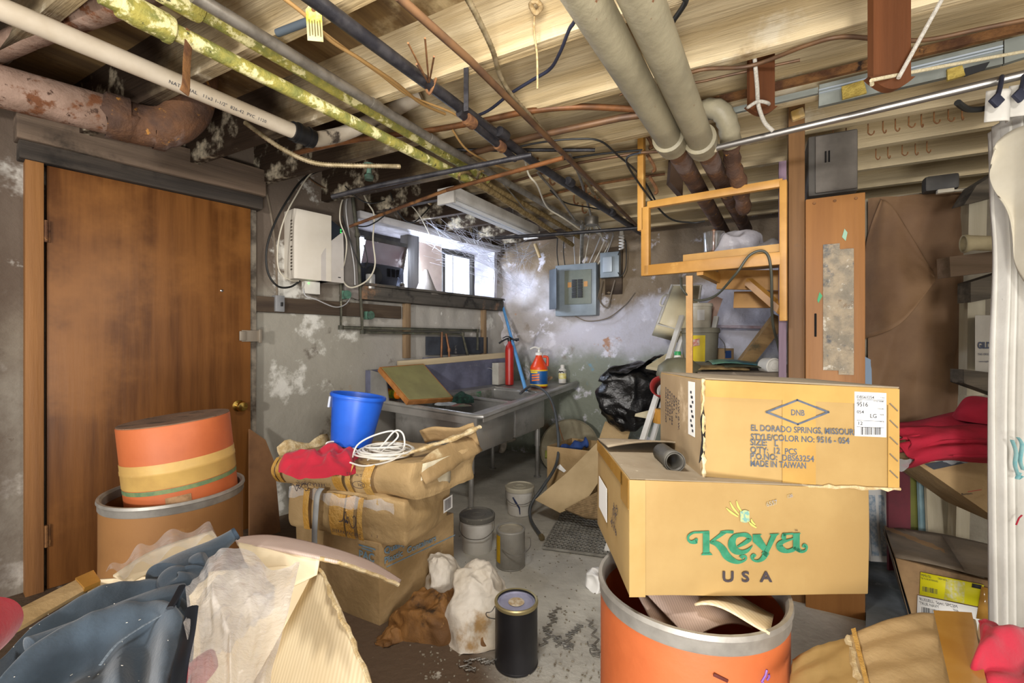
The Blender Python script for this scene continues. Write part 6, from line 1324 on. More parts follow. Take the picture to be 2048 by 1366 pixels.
t = thing('box', 'small blue and tan box beside the grey pail', 'box', Matrix.Translation(P(1445, 726, 3.75)) @ Euler((0, 0, .5)).to_matrix().to_4x4()); part('box_body', MB().box((0, 0, .05), (.10, .10, .10), bev=.002), mat('tan_box', '#a58a66', rough=.8), t); part('blue_print', MB().box((-.01, -.051, .06), (.06, .002, .05)), mat('blue_box_print', '#35528c', rough=.6), t)
# table under the clutter behind the cartons
TBL = P(1470, 760, 3.3)
t = thing('work_table', 'dusty work table behind the yellow carton, carrying papers and pails', 'table', at=Vector((TBL.x, TBL.y, FZ)))
tz0 = P(1470, 742, 3.2).z-.01
c1, c2, c3, c4 = P(1395, 745, 3.0), P(1590, 745, 2.9), P(1600, 735, 4.0), P(1385, 735, 4.0)
for c in (c1, c2, c3, c4): c.z = tz0
part('tabletop', MB().slab([c1, c2, c3, c4], .03), M_oldwood, t)
for c in (c1, c2, c3, c4): part('leg', MB().box((c.lerp((c1+c3)/2, .06).x, c.lerp((c1+c3)/2, .06).y, (tz0+FZ)/2), (.05, .05, tz0-FZ-.01)), M_oldwoodz, t)
for lab, x0, x1, y, d, m, dz in (('green and blue magazine cover curling on the work table', 1425, 1530, 738, 3.15, mat('magazine_cover', '#6f9a80', '#2f5a6a', rough=.4, scale=6, spots=[('#c9b04c', 5, .62, .7)]), .03), ('brown papers under the magazine on the work table', 1395, 1500, 742, 3.05, mat('brown_papers', '#a58a5c', '#6d5a3a', rough=.8, scale=20), .01), ('dark folded sheet under the magazine, right side', 1450, 1545, 740, 3.1, mat('dark_sheet', '#4a4a3a', '#2f3528', rough=.6, scale=9), .018)):
    a, b = P(x0, y, d), P(x1, y, d); a.z = b.z = tz0+.012+dz
    solo('magazine' if dz > .02 else 'paper_sheets', MB().grid(14, 6, lambda u, v: a.lerp(b, u)+Vector((.05*v, .22*v, .05*math.sin(u*2.2+.3)*(dz*20)*(1-u)+.015*math.sin(v*3)))), m, lab, 'paper', solid=.004)
q = P(1547, 742, 3.0); t = thing('jar_lid', 'round white jar lying on its side against the post', 'jar', Matrix.Translation(P(1547, 733, 3.05)) @ FRONT); part('body', MB().lathe([(.045, -.08), (.047, 0), (.047, .01), (.04, .014), (.036, .008), (.02, .008), (.018, .012), (.0, .012)], 32), M_white, t)
A, B = P(1480, 738, 3.35), P(1556, 640, 3.1); solo('timber', MB().beam(A, B+(B-A)*.04, .075, .05, up=Vector((0, -1, .2)), bev=.003), wood('stained_timber', '#977a52', '#6d5538', axis='x', rough=.8, spots=[('#4a4a3a', 5, .62, .72)]), 'paint-stained timber leaning diagonally against the post', 'timber')
a, b = onB(1395, 652, .22), onB(1562, 656, .22); solo('wall_ledge', MB().beam(a, b, .16, .022), wood('ledge_wood', '#c9c2cc', '#8a6a6a', axis='x'), 'thin dusty ledge on the back wall under the pine shelf', 'ledge')

# ---------------------------------------------------------------- pine shelf frame on the post
def bar(mb, a, b, w=.035, h=.04, up=UP): return mb.beam(a, b, w, h, up, bev=.003)
DR, DL = 2.40, 2.85
def SH(px, py):   # a point in the plane of the shelf front
    k = (px-CX)/F; xr = (1566-CX)/F*DR; xl = (1290-CX)/F*DL
    u = (xr-k*DR)/((xr-xl)+k*(DL-DR)); return P(px, py, DR+(DL-DR)*u)
t = thing('pine_shelf', 'hanging pine shelf frame fixed to the paint-splashed post', 'shelf', at=SH(1566, 520))
M_pi = mat('honey_pine', '#c9954a', '#b07e38', rough=.45, scale=5, spots=[('#8a5a26', 7, .72, .77), ('#e6b866', 4, .6, .7)])
bk = Vector((.0, .0, 0)); deep = (Un*.55)
for (x0, y0, x1, y1, w_, h_2) in ((1283, 266, 1283, 462, .035, .032), (1292, 415, 1292, 552, .035, .04), (1567, 362, 1567, 642, .035, .028), (1296, 411, 1566, 366, .03, .035), (1290, 542, 1563, 517, .035, .055)):
    a, b = SH(x0, y0), SH(x1, y1); up_ = (SH(1566, 500)-SH(1290, 500)).normalized() if abs(x0-x1) < 5 else UP
    part('upright' if abs(x0-x1) < 5 else 'rail', MB().beam(a, b, w_, h_2, up_, bev=.003), M_pi, t)
a, b = SH(1366, 517), SH(1562, 495); part('shelf_board', MB().slab([a, b, b+deep*.9, a+deep*.9], .035), mat('edge_stained_pine', '#bd9048', '#a67a38', rough=.5, scale=4, spots=[('#5a8a4a', 3, .62, .68)]), t)
part('back_rail', MB().beam(SH(1400, 545)+deep*.6, SH(1560, 545)+deep*.6, .03, .10), M_pi, t); part('back_rail', MB().beam(SH(1420, 585)+deep*.9, SH(1560, 582)+deep*.9, .03, .09), M_pi, t); part('side_rail', MB().beam(SH(1400, 540), SH(1400, 545)+deep, .03, .05), M_pi, t)
part('brace', MB().beam(P(1497, 563, 2.75), P(1566, 622, 2.45), .03, .035), M_pi, t)
a = P(1379, 552, 2.7); b = P(1379, 745, 2.7); part('leg', MB().beam(b-UP*.02, a, .022, .03, Vn), M_pi, t)
# things on the shelf
q = SH(1409, 506)+deep*.3+UP*.022; t = thing('glass_jar', 'clear glass jar on the pine shelf beside the plastic bag', 'jar', Matrix.Translation(q))
M_clear_glass = mat('clear_glass', '#eef2f4', rough=.04, trans=.95, alpha=.45, spec=.8)
part('glass', MB().lathe([(.04, 0), (.048, .005), (.05, .10), (.052, .105), (.048, .10), (.044, .01)], 32), M_clear_glass, t); part('wick_stem', MB().lathe([(.012, 0), (.012, .02), (.006, .03), (.006, .11), (.01, .12), (.002, .125)], 14), M_copper, t)
sh0 = SH(1462, 502)+deep*.35+UP*.02
solo('plastic_bag', heap(sh0, .12, .09, .12, 2.7, .035, 14, 60, 30, .006, .4), mat('milky_bag', '#c9c6cc', '#aaa8b0', rough=.15, alpha=.6, bump=.6, bscale=16), 'crumpled clear plastic bag on the pine shelf', 'plastic bag', sharp=180)
solo('plastic_bag', heap(SH(1528, 497)+deep*.4+UP*.02, .10, .07, .06, 6.1, .02, 14, 40, 20), mat('grey_bag', '#8d8a88', '#7a7674', rough=.3, scale=5), 'flat grey plastic package on the pine shelf by the post', 'plastic bag', sharp=180)
solo('cord', MB().tube(cr([P(1362, 556, 2.75), P(1366, 580, 2.7), P(1390, 600, 2.7), P(1430, 592, 2.65), P(1470, 550, 2.5), P(1500, 510, 2.45), P(1530, 504, 2.42), P(1542, 540, 2.42), P(1545, 640, 2.5), P(1556, 690, 2.6), P(1566, 742, 2.65)], 10), .006, 8), mat('olive_cord', '#45463c', rough=.5), 'dark olive cord looped over the front of the pine shelf', 'cord')

# ---------------------------------------------------------------- post and broad board
def onP(px, py): return onS(px, py, 2.72)
M_post = wood('splashed_post', '#85603a', '#66482a', axis='z', rough=.55, bump=.2, grain=8, spots=[('#4a4a44', 4, .60, .72), ('#3f6a52', 7, .70, .74), ('#8a9aa0', 9, .70, .76), ('#a03a30', 11, .76, .79)])
M_broad = wood('broad_board', '#a2703c', '#83562c', axis='z', rough=.5, bump=.15, grain=6, spots=[('#6a4424', 2.4, .62, .76), ('#7a7a80', 5, .70, .77)])
a = onP(1577, 700); b = onP(1610, 700); wd = (b-a).length; topz = onP(1590, 203).z
t = thing('wooden_post', 'upright timber post splashed with old paint between the shelf and the broad board', 'post', Matrix.Translation(Vector((a.x, a.y, FZ))) @ RU.to_4x4())
part('post_body', MB().box((wd/2, .05, (topz-FZ)/2), (wd, .10, topz-FZ), bev=.004), M_post, t)
part('taped_rag', MB().box((wd*.55, -.01, onP(1593, 232).z-FZ), (wd*.8, .03, .045), (0, -.2, 0), bev=.008), mat('old_tape', '#c9a45c', '#dcc9a4', rough=.6, scale=20), t)
part('edge_strip', MB().box((-.022, .03, (topz-FZ)/2-.1), (.03, .04, topz-FZ-.3), bev=.003), wood('violet_edge', '#8a7484', '#6d5a68', axis='z'), t)
a = onP(1613, 700)-Un*.03; b = onP(1731, 700)-Un*.03; wd = (b-a).length; tzb = (onP(1613, 402)-Un*.03).z
W = Matrix.Translation(Vector((a.x, a.y, FZ))) @ RU.to_4x4()
t = thing('broad_board', 'broad upright plank with peeling tape and paint on the post, behind the cartons', 'board', W)
part('plank', MB().box((wd/2, .02, (tzb-FZ)/2), (wd, .035, tzb-FZ), bev=.003), M_broad, t)
M_peel = mat('peeling_clear_tape', '#b5a48a', '#8d8474', rough=.18, scale=16, bump=.8, bscale=50, coat=.5, spots=[('#d8d0c0', 24, .58, .66), ('#5a5f66', 7, .56, .66), ('#7a5a3a', 9, .62, .7)])
def hb2(py): return (onP(1670, py)-Un*.03).z-FZ
mb = MB(); mb.grid(6, 14, lambda u, v: (wd*(.30+.28*u), -.0035+.0015*math.sin(v*40+u*9), hb2(740)+(hb2(490)-hb2(740))*v)); part('peeling_tape', mb, M_peel, t)
mb = MB(); mb.grid(6, 14, lambda u, v: (wd*(.56+.25*u), -.0045+.0015*math.sin(v*44+u*7), hb2(748)+(hb2(502)-hb2(748))*v)); part('peeling_tape', mb, M_peel, t)
mb = MB(); mb.prism([(wd*.62, hb2(478)), (wd*.66, hb2(462)), (wd*.71, hb2(470)), (wd*.68, hb2(486))], .0012, Matrix.Translation((0, .001, 0)) @ FRONT); part('green_fleck', mb, mat('pale_green_paint', '#8fb59c', rough=.6), t)
mb = MB(); mb.prism([(wd*.20, hb2(600)), (wd*.24, hb2(584)), (wd*.29, hb2(592)), (wd*.22, hb2(606))], .0012, Matrix.Translation((0, .001, 0)) @ FRONT); part('green_fleck', mb, mat('green_paint', '#2f9a62', rough=.5), t)
part('knot_slot', MB().box((wd*.17, .0, hb2(650)), (.008, .006, .10), bev=.003), M_dark, t)
for x in (.15, .5, .85): part('screw_head', MB().lathe([(.006, 0), (.005, .003), (.001, .003)], 10, Matrix.Translation((wd*x, .001, hb2(402+3))) @ FRONT), M_rust, t)
a = P(1617, 392, 2.52); W = Matrix.Translation(a) @ RU.to_4x4()
t = thing('metal_box', 'dark dusty metal box fixed above the broad board', 'metal box', W)
hm = P(1617, 272, 2.52).z-a.z; wm_ = (P(1715, 330, 2.42)-P(1617, 330, 2.52)).length
part('housing', MB().box((wm_/2, .12, hm/2), (wm_, .22, hm), bev=.008), mat('dusty_dark_metal', '#5f5a54', '#4a4640', rough=.7, metal=.3, scale=3, spots=[('#857c70', 9, .64, .72), ('#3f4a40', 2.5, .62, .66)]), t); part('cover', MB().box((wm_*.56, .004, hm*.5), (wm_*.84, .012, hm*.94), bev=.006), mat('dusty_cover', '#6f6860', '#57514a', rough=.75, scale=4, spots=[('#8d8478', 14, .66, .72)]), t)
part('slot', MB().box((wm_*.35, -.006, hm*.60), (.006, .006, hm*.18)).box((wm_*.42, -.006, hm*.60), (.006, .006, hm*.18)), M_dark, t)
# ---------------------------------------------------------------- upper right: rail, rod, slats, ropes, hooks
M_rail = mat('grey_metal_rail', '#8f938c', '#7b7f78', rough=.5, metal=.25, scale=6)
def onR(px, py): return onS(px, py, 2.47)
t = thing('metal_rail', 'flat grey metal rail with yellow foam scraps fixed along the joist at the upper right', 'rail', at=onR(1640, 215))
mb = MB(); mb.slab([onR(1638, 172), onR(2003, 84), onR(2003, 131), onR(1637, 215)], .02); part('rail_body', mb, M_rail, t)
mb = MB(); mb.beam(onR(1638, 184)-Un*.012, onR(2003, 97)-Un*.012, .012, .006); mb.beam(onR(1638, 190)-Un*.012, onR(2003, 103)-Un*.012, .012, .004); part('groove', mb, MATS['cover_light'], t)
mb = MB(); mb.slab([onR(2006, 83), onR(2075, 66), onR(2075, 108), onR(2006, 130)], .02); part('rail_end', mb, M_rail, t)
mb = MB(); mb.slab([onR(1400, 232), onR(1636, 176), onR(1636, 188), onR(1400, 243)], .015); part('thin_rail', mb, M_rail, t)
M_foam = mat('yellow_foam', '#c9b05a', '#a89044', rough=.95, scale=40, bump=.6)
mb = MB(); mb.slab([onR(1683, 178)-Un*.015, onR(1727, 165)-Un*.015, onR(1733, 190)-Un*.015, onR(1685, 203)-Un*.015], .012); part('foam_scrap', mb, M_foam, t)
mb = MB(); mb.slab([onR(1892, 144)-Un*.015, onR(1922, 136)-Un*.015, onR(1928, 156)-Un*.015, onR(1893, 166)-Un*.015], .012); part('foam_scrap', mb, M_foam, t)
mb = MB(); mb.slab([onR(1928, 140)-Un*.012, onR(1978, 127)-Un*.012, onR(1968, 143)-Un*.012, onR(1927, 157)-Un*.012], .004); part('dark_patch', mb, M_black, t)
solo('rusty_strip', MB().beam(onR(1380, 214), onR(2060, 52), .02, .03), M_rust, 'rusty metal strip running along the joist above the grey rail', 'metal strip')
a, b = Zp(1428, 297, 2.13), Zp(2062, 146, 2.13)
t = thing('curtain_rod', 'shiny metal rod hanging across the right side under the joists', 'rod', at=a); part('rod', MB().tube([a, b], .0125, 20), mat('brushed_chrome', '#a5a29e', rough=.38, metal=.9), t); part('end_cap', MB().tube([a-(b-a).normalized()*.012, a+(b-a).normalized()*.01], .016, 14), mat('cream_cap', '#d9cdb0', rough=.5), t)
M_mahog = wood('mahogany_slat', '#663c22', '#502e19', axis='z', rough=.45, bump=.1, grain=11)
M_ropew = mat('white_rope', '#dcd6ca', '#c2bbae', rough=.95, scale=160, bump=.6)
for lab, px, wpx, py, d in (('narrow mahogany slat hanging from the ceiling, tied with a knotted rope', 1519, 50, 228, 1.98), ('wider mahogany slat hanging from the ceiling near the grey rail', 1772, 74, 178, 1.32)):
    q = P(px, py, d); w_ = wpx/F*d; L = 2.5-q.z
    poly = [(-w_*.5, .02)]+[(-w_*.62+w_*1.24*i/12, .02-.030*math.sin(math.pi*i/12)) for i in range(13)]+[(w_*.5, .02), (w_*.5, L), (-w_*.5, L)]
    W = Matrix.Translation(q)
    solo('wooden_paddle', MB().prism(poly, .018, FRONT), M_mahog, lab, 'slat', W=W)
d = 1.93
solo('rope', MB().tube(cr([P(1500, -30, d), P(1504, 30, d), P(1508, 100, d), P(1514, 170, d), P(1516, 205, d-.02), P(1521, 225, d-.02), P(1530, 246, d-.02), P(1546, 262, d-.02)], 8), .0068, 10).tube(cr([P(1497, 214, d-.02), P(1516, 203, d-.03), P(1535, 206, d-.02), P(1534, 210, d+.06), P(1500, 214, d+.06)], 6, True), .006, 8, closed=True), M_ropew, 'white rope knotted round the lower end of the narrow slat', 'rope', sharp=60)
d = 1.285
solo('rope', MB().tube([P(1905, -40, d), P(1797, 156, d)], .0045, 8), M_ropew, 'white rope running up from the foot of the wider slat to the ceiling', 'rope')
solo('rope', MB().tube(cr([P(1744, 170, d), P(1745, 162, d-.01), P(1760, 157, d-.01), P(1900, 130, d+.1), P(2065, 100, d+.22)], 8), .0042, 8), mat('cream_rope', '#dccfae', '#c4b690', rough=.95, scale=160, bump=.5), 'thin cream clothesline stretched from the wider slat to the right edge', 'rope')
solo('string', MB().tube(cr([P(1070, 20, 1.75), P(1068, 60, 1.76), P(1074, 110, 1.78), P(1075, 178, 1.8)], 6), .0035, 7).tube(cr([P(1062, 8, 1.75), P(1072, 2, 1.74), P(1082, 14, 1.75), P(1072, 26, 1.74), P(1064, 16, 1.74)], 5, True), .008, 8, closed=True), mat('jute', '#b09a74', '#93794f', rough=.95, scale=90), 'knotted jute string dangling from a joist at the top middle', 'string', sharp=60)
hooks = [(300, 285), (420, 275), (620, 232), (755, 205), (868, 190), (990, 160), (1105, 145), (1220, 120), (1350, 100), (1475, 75)]; hooks2 = [(690, 462), (800, 446), (930, 428), (1050, 415), (1155, 395)]
h0 = None
names = ['first', 'second', 'third', 'fourth', 'fifth', 'sixth', 'seventh', 'eighth', 'ninth', 'tenth']
for r_, row in enumerate((hooks, hooks2)):
    for i, (x, y) in enumerate(row):
        q = Zp(1600+x/4.553, 200+y/4.553, JB)
        lab = '%s rusty hook from the post in the %s row of ceiling hooks' % (names[i], 'longer near' if r_ == 0 else 'shorter far')
        W = Matrix.Translation(q) @ Euler((0, 0, .6*math.sin(i*2.3))).to_matrix().to_4x4()
        if h0 is None:
            h0 = solo('ceiling_hook', MB().tube(cr([(0, 0, .01), (0, 0, -.022), (.0, 0, -.034), (.010, 0, -.046), (.020, 0, -.040), (.022, 0, -.030)], 5), .0028, 7), M_rust, lab, 'hook', 'rusty hooks screwed into the joists', W=W)
        else: dup(h0, W, lab)
# tag on the black pipe
q = P(629, 48, 1.62); t = thing('paper_tag', 'yellow and cream paper tag hanging from the black iron pipe', 'tag', Matrix.Translation(q) @ Euler((math.radians(8), math.radians(-2), math.radians(12))).to_matrix().to_4x4())
tw_, th_ = .044, .094
mb = MB(); mb.prism([(-tw_/2, -th_/2), (tw_/2, -th_/2), (tw_/2, th_*.38), (tw_*.3, th_/2), (-tw_*.3, th_/2), (-tw_/2, th_*.38)], .0012, FRONT); part('card', mb, mat('yellow_tag', '#d8c03c', '#d9cfa0', rough=.7, scale=9, lo=.42, hi=.55), t)
mb = MB()
for i in range(5): mb.box((-tw_*.32+.0075*i, -.0020, -.012), (.0022, .0006, .045-.006*(i % 2)))
part('tag_lines', mb, mat('tag_ink', '#6a6028', rough=.8), t)
part('eyelet', MB().lathe([(.006, 0), (.006, .002), (.003, .002)], 14, Matrix.Translation((0, -.001, th_*.40)) @ FRONT), M_rust, t); part('tie_wire', MB().tube(cr([(0, -.002, th_*.40), (.01, 0, th_*.56), (-.004, .01, th_*.66), (-.012, 0, th_*.52), (0, -.002, th_*.40)], 5), .0012, 5), M_wire, t)
a = P(1335, 320, 3.0); solo('wood_block', MB().slab([P(1340, 318, 3.0), P(1364, 322, 3.0), P(1362, 395, 3.0), P(1336, 366, 3.0)], .05), mat('dark_block', '#4a3626', rough=.9), 'dark block of wood between the joists left of the rusty drain ends', 'wood block')
for lab, x, y in (('short black hanger bolt beside the pine shelf upright', 1300, 282), ('short black hanger bolt below the twin drain hubs', 1306, 328), ('lowest short black hanger bolt behind the pine shelf', 1310, 372)):
    q = P(x, y, 2.9); solo('hanger_bolt', MB().tube(cr([q+Vector((-.03, 0, .05)), q, q+Vector((.01, 0, -.03)), q+Vector((-.005, 0, -.04))], 4), .009, 8), M_rust, lab, 'bolt')

# ---------------------------------------------------------------- the corner at the right: paper, shelves, garments
def onW(px, py, off=0.0): return onS(px, py, 3.44-off)
M_bpaper = mat('brown_paper', '#7a5d40', '#684c33', rough=.75, scale=2.4, bump=.12, bscale=30, spots=[('#6a4c30', 1.6, .58, .72), ('#a98a64', 3, .62, .72)])
t = thing('brown_paper', 'large sheet of creased brown paper hung on the wall right of the broad board', 'paper sheet', at=onW(1830, 830))
f_ = coons([onW(1736, 398, .04), onW(1830, 390, .05), onW(1926, 384, .04)], [onW(1736, 850, .06), onW(1830, 850, .09), onW(1912, 850, .05)], [onW(1736, 398, .04), onW(1736, 850, .06)], [onW(1926, 384, .04), onW(1925, 600, .05), onW(1912, 850, .05)])
def bp(u, v):
    q = f_(u, v); c = abs(u-.15-.9*(v-.1)); h = .05*max(0, .25-c)+.02*noise.noise(Vector((u*3, v*5, 2)))+.015*abs(math.sin((u*1.5+v)*6))
    return q-Un*h
part('back_sheet', MB().grid(40, 50, bp), M_bpaper, t, 60)
g_ = coons([onW(1762, 398, .10), onW(1790, 420, .12), onW(1868, 548, .14)], [onW(1728, 678, .10), onW(1800, 648, .20), onW(1872, 560, .16)], [onW(1762, 398, .10), onW(1730, 500, .08), onW(1728, 678, .10)], [onW(1868, 548, .14), onW(1872, 560, .16)])
part('folded_sheet', MB().grid(36, 24, lambda u, v: g_(u, v)-Un*(.05*math.sin(math.pi*u)*v*v+.012*noise.noise(Vector((u*5, v*4, 7))))), M_bpaper, t, 60, solid=.003)
M_cboard = wood('cream_board', '#b9b09a', '#a0967e', axis='z', rough=.8, bump=.2, spots=[('#5a5a4a', 9, .72, .77)])
M_dkboard = wood('dark_shelf_board', '#6a6052', '#38332c', axis='x', rough=.9, bump=.5, spots=[('#1f1c1a', 6, .58, .68)])
t = thing('plank_shelf', 'rough shelving of cream uprights and dark boards beside the white curtain', 'shelf', at=Vector((P(1945, 800, 2.45).x, P(1945, 800, 2.45).y, FZ)))
for x0, x1, y0, y1, d, n_, m in ((1930, 1966, 396, 480, 2.62, 'upright', M_cboard), (1927, 1962, 585, 790, 2.55, 'upright', M_cboard), (1905, 1932, 985, 1075, 2.5, 'upright', M_cboard)):
    part(n_, MB().slab([P(x0, y0, d), P(x1, y0, d), P(x1-2, y1, d), P(x0-2, y1, d)], .04), m, t)
for pts, d, n_, m in (([(1928, 566), (2010, 540), (2010, 590), (1928, 606)], 2.45, 'shelf_board', M_dkboard), ([(1914, 738), (2000, 748), (2000, 796), (1914, 765)], 2.35, 'shelf_board', M_dkboard), ([(1886, 516), (2015, 500), (2015, 540), (1888, 556)], 2.40, 'beam', wood('brown_beam', '#6f5a48', '#54432f', axis='x', rough=.8)), ([(1915, 414), (1940, 375), (2000, 338), (2000, 392)], 2.5, 'bracket', M_dkboard)):
    part(n_, MB().slab([P(x, y, d) for x, y in pts], .06), m, t)
solo('canvas_roll', MB().tube(cr([P(1926, 488, 2.32), P(1950, 486, 2.3), P(1985, 487, 2.28), P(2040, 486, 2.25)], 5), [.040, .042, .040, .036, .034, .033, .032, .032, .032, .032, .032, .032, .032, .032, .032, .032], 20, caps=False, flat=.85), mat('cream_canvas', '#b3a684', '#9c8f6e', rough=.9, scale=7), 'rolled cream canvas lying on the brown beam of the plank shelf', 'canvas roll', solid=.006, sharp=60)
MG = corner_frame(P(1950, 745, 2.33), Vector((1, .12, 0)), Vector((1, .95, 0)))
t = thing('cardboard_box', 'pale grey carton with dark blue lettering on the plank shelf', 'cardboard box', MG)
gh = (745-630)/F*2.33; part('carton_body', cbox(.17, .2, gh, .003, 3, .002), mat('pale_grey_card', '#a9a398', '#979186', rough=.7, scale=3), t)
ftext('blue_lettering', 'GILDAN', MG, (.014, gh*.42), .028, mat('deep_blue_print', '#3a4258', rough=.7), t, .75, y=-.004, bold=.03)
ftext('small_lettering', 'THE ORIGINALS', MG, (.014, gh*.30), .009, MATS['deep_blue_print'], t, 1.0, y=-.004); ftext('small_lettering', 'www.mygildan', MG, (.02, gh*.18), .007, MATS['deep_blue_print'], t, 1.0, y=-.004)
# red garments in three layers
M_redd = mat('dusty_red_cloth', '#b01a34', '#8f1a2c', rough=.9, scale=4, bump=.15, bscale=80, spots=[('#74404a', 3, .58, .72)])
def layer(lab, tp, bt, d0, d1, sd, am=.016):
    T = [P(x, y, d) for x, y, d in tp]; B = [P(x, y, d) for x, y, d in bt]
    f = coons(T, B, [T[0], B[0]], [T[-1], B[-1]])
    solo('folded_garment', MB().grid(50, 22, lambda u, v: f(u, v)+Vector((0, -.07*math.sin(math.pi*v), 0))+Vector((0, -.5, .6))*(am*noise.noise(Vector((u*5, v*5, sd)))+.010*math.sin(v*13+u*5+sd))), M_redd, lab, 'clothing', sharp=180, solid=.012)
layer('bottom dusty red garment on the tilted carton beside the curtain', [(1790, 890, 2.2), (1880, 880, 2.1), (2010, 895, 2.0)], [(1800, 935, 2.2), (1880, 915, 2.08), (2010, 925, 2.0)], 2.2, 2.0, 1)
layer('middle dusty red garment in the pile beside the curtain', [(1790, 858, 2.25), (1880, 852, 2.15), (2010, 858, 2.05)], [(1792, 905, 2.2), (1880, 890, 2.1), (2010, 905, 2.0)], 2.2, 2.0, 2)
layer('top dusty red garment of the pile beside the curtain', [(1788, 850, 2.4), (1850, 838, 2.35), (1930, 822, 2.3), (2010, 822, 2.2)], [(1790, 880, 2.2), (1880, 870, 2.1), (2010, 875, 2.02)], 2.2, 2.0, 3)
solo('folded_garment', heap(P(1975, 838, 2.15)-UP*.01, .085, .11, .105, 5.5, .02, 9, 50, 26), M_redd, 'rolled red garment bunched on top of the pile, against the curtain', 'clothing', sharp=180, sub=1)
mb = MB().grid(30, 8, lambda u, v: P(1793+150*u, 918-10*u+22*v-8*v*u+3*math.sin(u*17), 2.06+.10*(1-u))+Vector((0, 0, .012*noise.noise(Vector((u*9, v*3, 3)))))); solo('plastic_film', mb, M_film, 'clear film torn around the bottom of the red garment pile', 'plastic film', sharp=180)
# tilted carton with the firm's name
A, B, C, D = P(1838, 930, 2.12), P(1955, 903, 2.08), P(2075, 985, 2.0), P(2030, 1064, 2.02)
dpt = Vector((.05, .32, .0))
t = thing('cardboard_box', 'tilted kraft carton with a dark band carrying the red garments', 'cardboard box', at=D)
mb = MB(); mb.face([A, B, C, D]); mb.face([A, B, B+dpt, A+dpt]); mb.face([A, D, D+dpt, A+dpt]); mb.face([B, C, C+dpt, B+dpt]); mb.face([D, C, C+dpt, D+dpt]); mb.face([A+dpt, B+dpt, C+dpt, D+dpt]); part('carton_body', mb, M_kraftdull, t, merge=True)
fx_, fn = (D-A).normalized(), (B-A).cross(D-A).normalized(); fn = fn if fn.y < 0 else -fn
fy_ = fn.cross(fx_).normalized(); 
mb = MB(); mb.slab([A.lerp(B, .08)+fn*.004, A.lerp(B, .92)+fn*.004+(D-A)*.03, A.lerp(B, .92)+fn*.004+(D-A)*.10, A.lerp(B, .10)+fn*.004+(D-A)*.09], .001); part('dark_band', mb, mat('slate_print', '#3c4048', rough=.7), t)
def tt(s, px, py, d, hgt, m): 
    k = P(px, py, 1.0); o = Vector((0, 0, EH)); dr = k-o; q = o+dr*((A-o).dot(fn)/dr.dot(fn))+fn*.003
    xx = (P(px+60, py-8, d)-P(px, py, d)); xx = (xx-fn*xx.dot(fn)).normalized(); yy = fn.cross(xx)
    text('printed_lettering', s, hgt/.73, Matrix.Translation(q) @ axes(xx, yy, fn).to_4x4(), m, t)
tt('Inc.', 1925, 974, 2.05, .022, M_blkink); tt('Burnsville, IN', 1922, 990, 2.05, .008, M_blkink)
tt('Promotional', 1972, 930, 2.05, .008, M_blkink); tt('composition', 1976, 940, 2.05, .008, M_blkink); tt('apparel', 1980, 950, 2.05, .008, M_blkink)
mb = MB(); q1, q2 = P(1925, 980, 2.06), P(1952, 976, 2.06); mb.beam(q1-Vector((0, .02, 0)), q2-Vector((0, .02, 0)), .001, .0025); part('red_rule', mb, mat('red_rule_print', '#b04a3c', rough=.7), t)
# leaning panels behind the cartons
for lab, pts, d, m in (('maroon panel leaning behind the yellow carton', [(1774, 925), (1818, 920), (1820, 1140), (1776, 1140)], 2.62, mat('maroon_panel', '#6a2430', '#54202a', rough=.6)), ('olive green panel leaning next to the maroon one', [(1815, 920), (1836, 922), (1842, 1140), (1818, 1140)], 2.66, mat('olive_panel', '#6f7034', '#575a2a', rough=.6, scale=5)), ('strip of glass sheet leaning beside the olive panel', [(1834, 925), (1846, 930), (1858, 1142), (1842, 1142)], 2.63, mat('glass_edge', '#6f8890', '#8da4a8', rough=.1)), ('white printed sheet with pale blue columns behind the golden carton', [(1728, 975), (1774, 975), (1785, 1125), (1740, 1122)], 2.80, M_paper), ('white-painted board leaning under the tilted carton', [(1848, 925), (1930, 960), (1930, 1150), (1858, 1150)], 2.60, M_cboard)):
    t = solo('leaning_sheet', MB().slab([P(x, y, d+(.0 if i < 2 else -.08)) for i, (x, y) in enumerate(pts)], .012), m, lab, 'panel')
    if 'printed' in lab:
        mb = MB()
        for x0, x1 in ((1736, 1750), (1756, 1768)):
            mb.slab([P(x0, 990, 2.785), P(x1, 990, 2.785), P(x1+8, 1112, 2.705), P(x0+8, 1112, 2.705)], .001)
        part('printed_columns', mb.move(Matrix.Translation(-t.location)), mat('pale_blue_print', '#93a8bc', '#d3d8dc', rough=.7, scale=50), t)
solo('blue_sheet', MB().slab([P(1727, 712, 2.82), P(1742, 720, 2.82), P(1752, 1118, 2.78), P(1727, 1118, 2.78)], .004), mat('pale_blue_sheet', '#8fa4bc', rough=.4), 'sliver of pale blue plastic beside the broad board', 'sheet')
# low bench and the carton on it
t = thing('low_bench', 'low paint-smeared board under the dusty labelled carton', 'bench', at=P(1790, 1240, 2.3)); zb = P(1826, 1250, 2.15).z
b1, b2, b3, b4 = P(1736, 1120, 2.84), P(2040, 1120, 2.46), P(2060, 1290, 2.0), P(1730, 1290, 2.0)
for q in (b1, b2, b3, b4): q.z = zb-.02
part('bench_top', MB().slab([b1, b2, b3, b4], .03), mat('blue_grey_bench', '#7d8488', '#5f666a', rough=.8, scale=6, spots=[('#a9b0b0', 5, .62, .72), ('#4a5a54', 3, .62, .72)]), t)
for q in (b1, b2, b3, b4): part('leg', MB().box((q.x, q.y, (zb+FZ)/2-.02), (.05, .05, max(.02, zb-FZ-.03))), M_oldwoodz, t)
o_ = P(1828, 1246, 2.15); o_.z = zb+.0; xt = P(2040, 1176, 1.94)-P(1792, 1118, 2.2); xt.z = 0
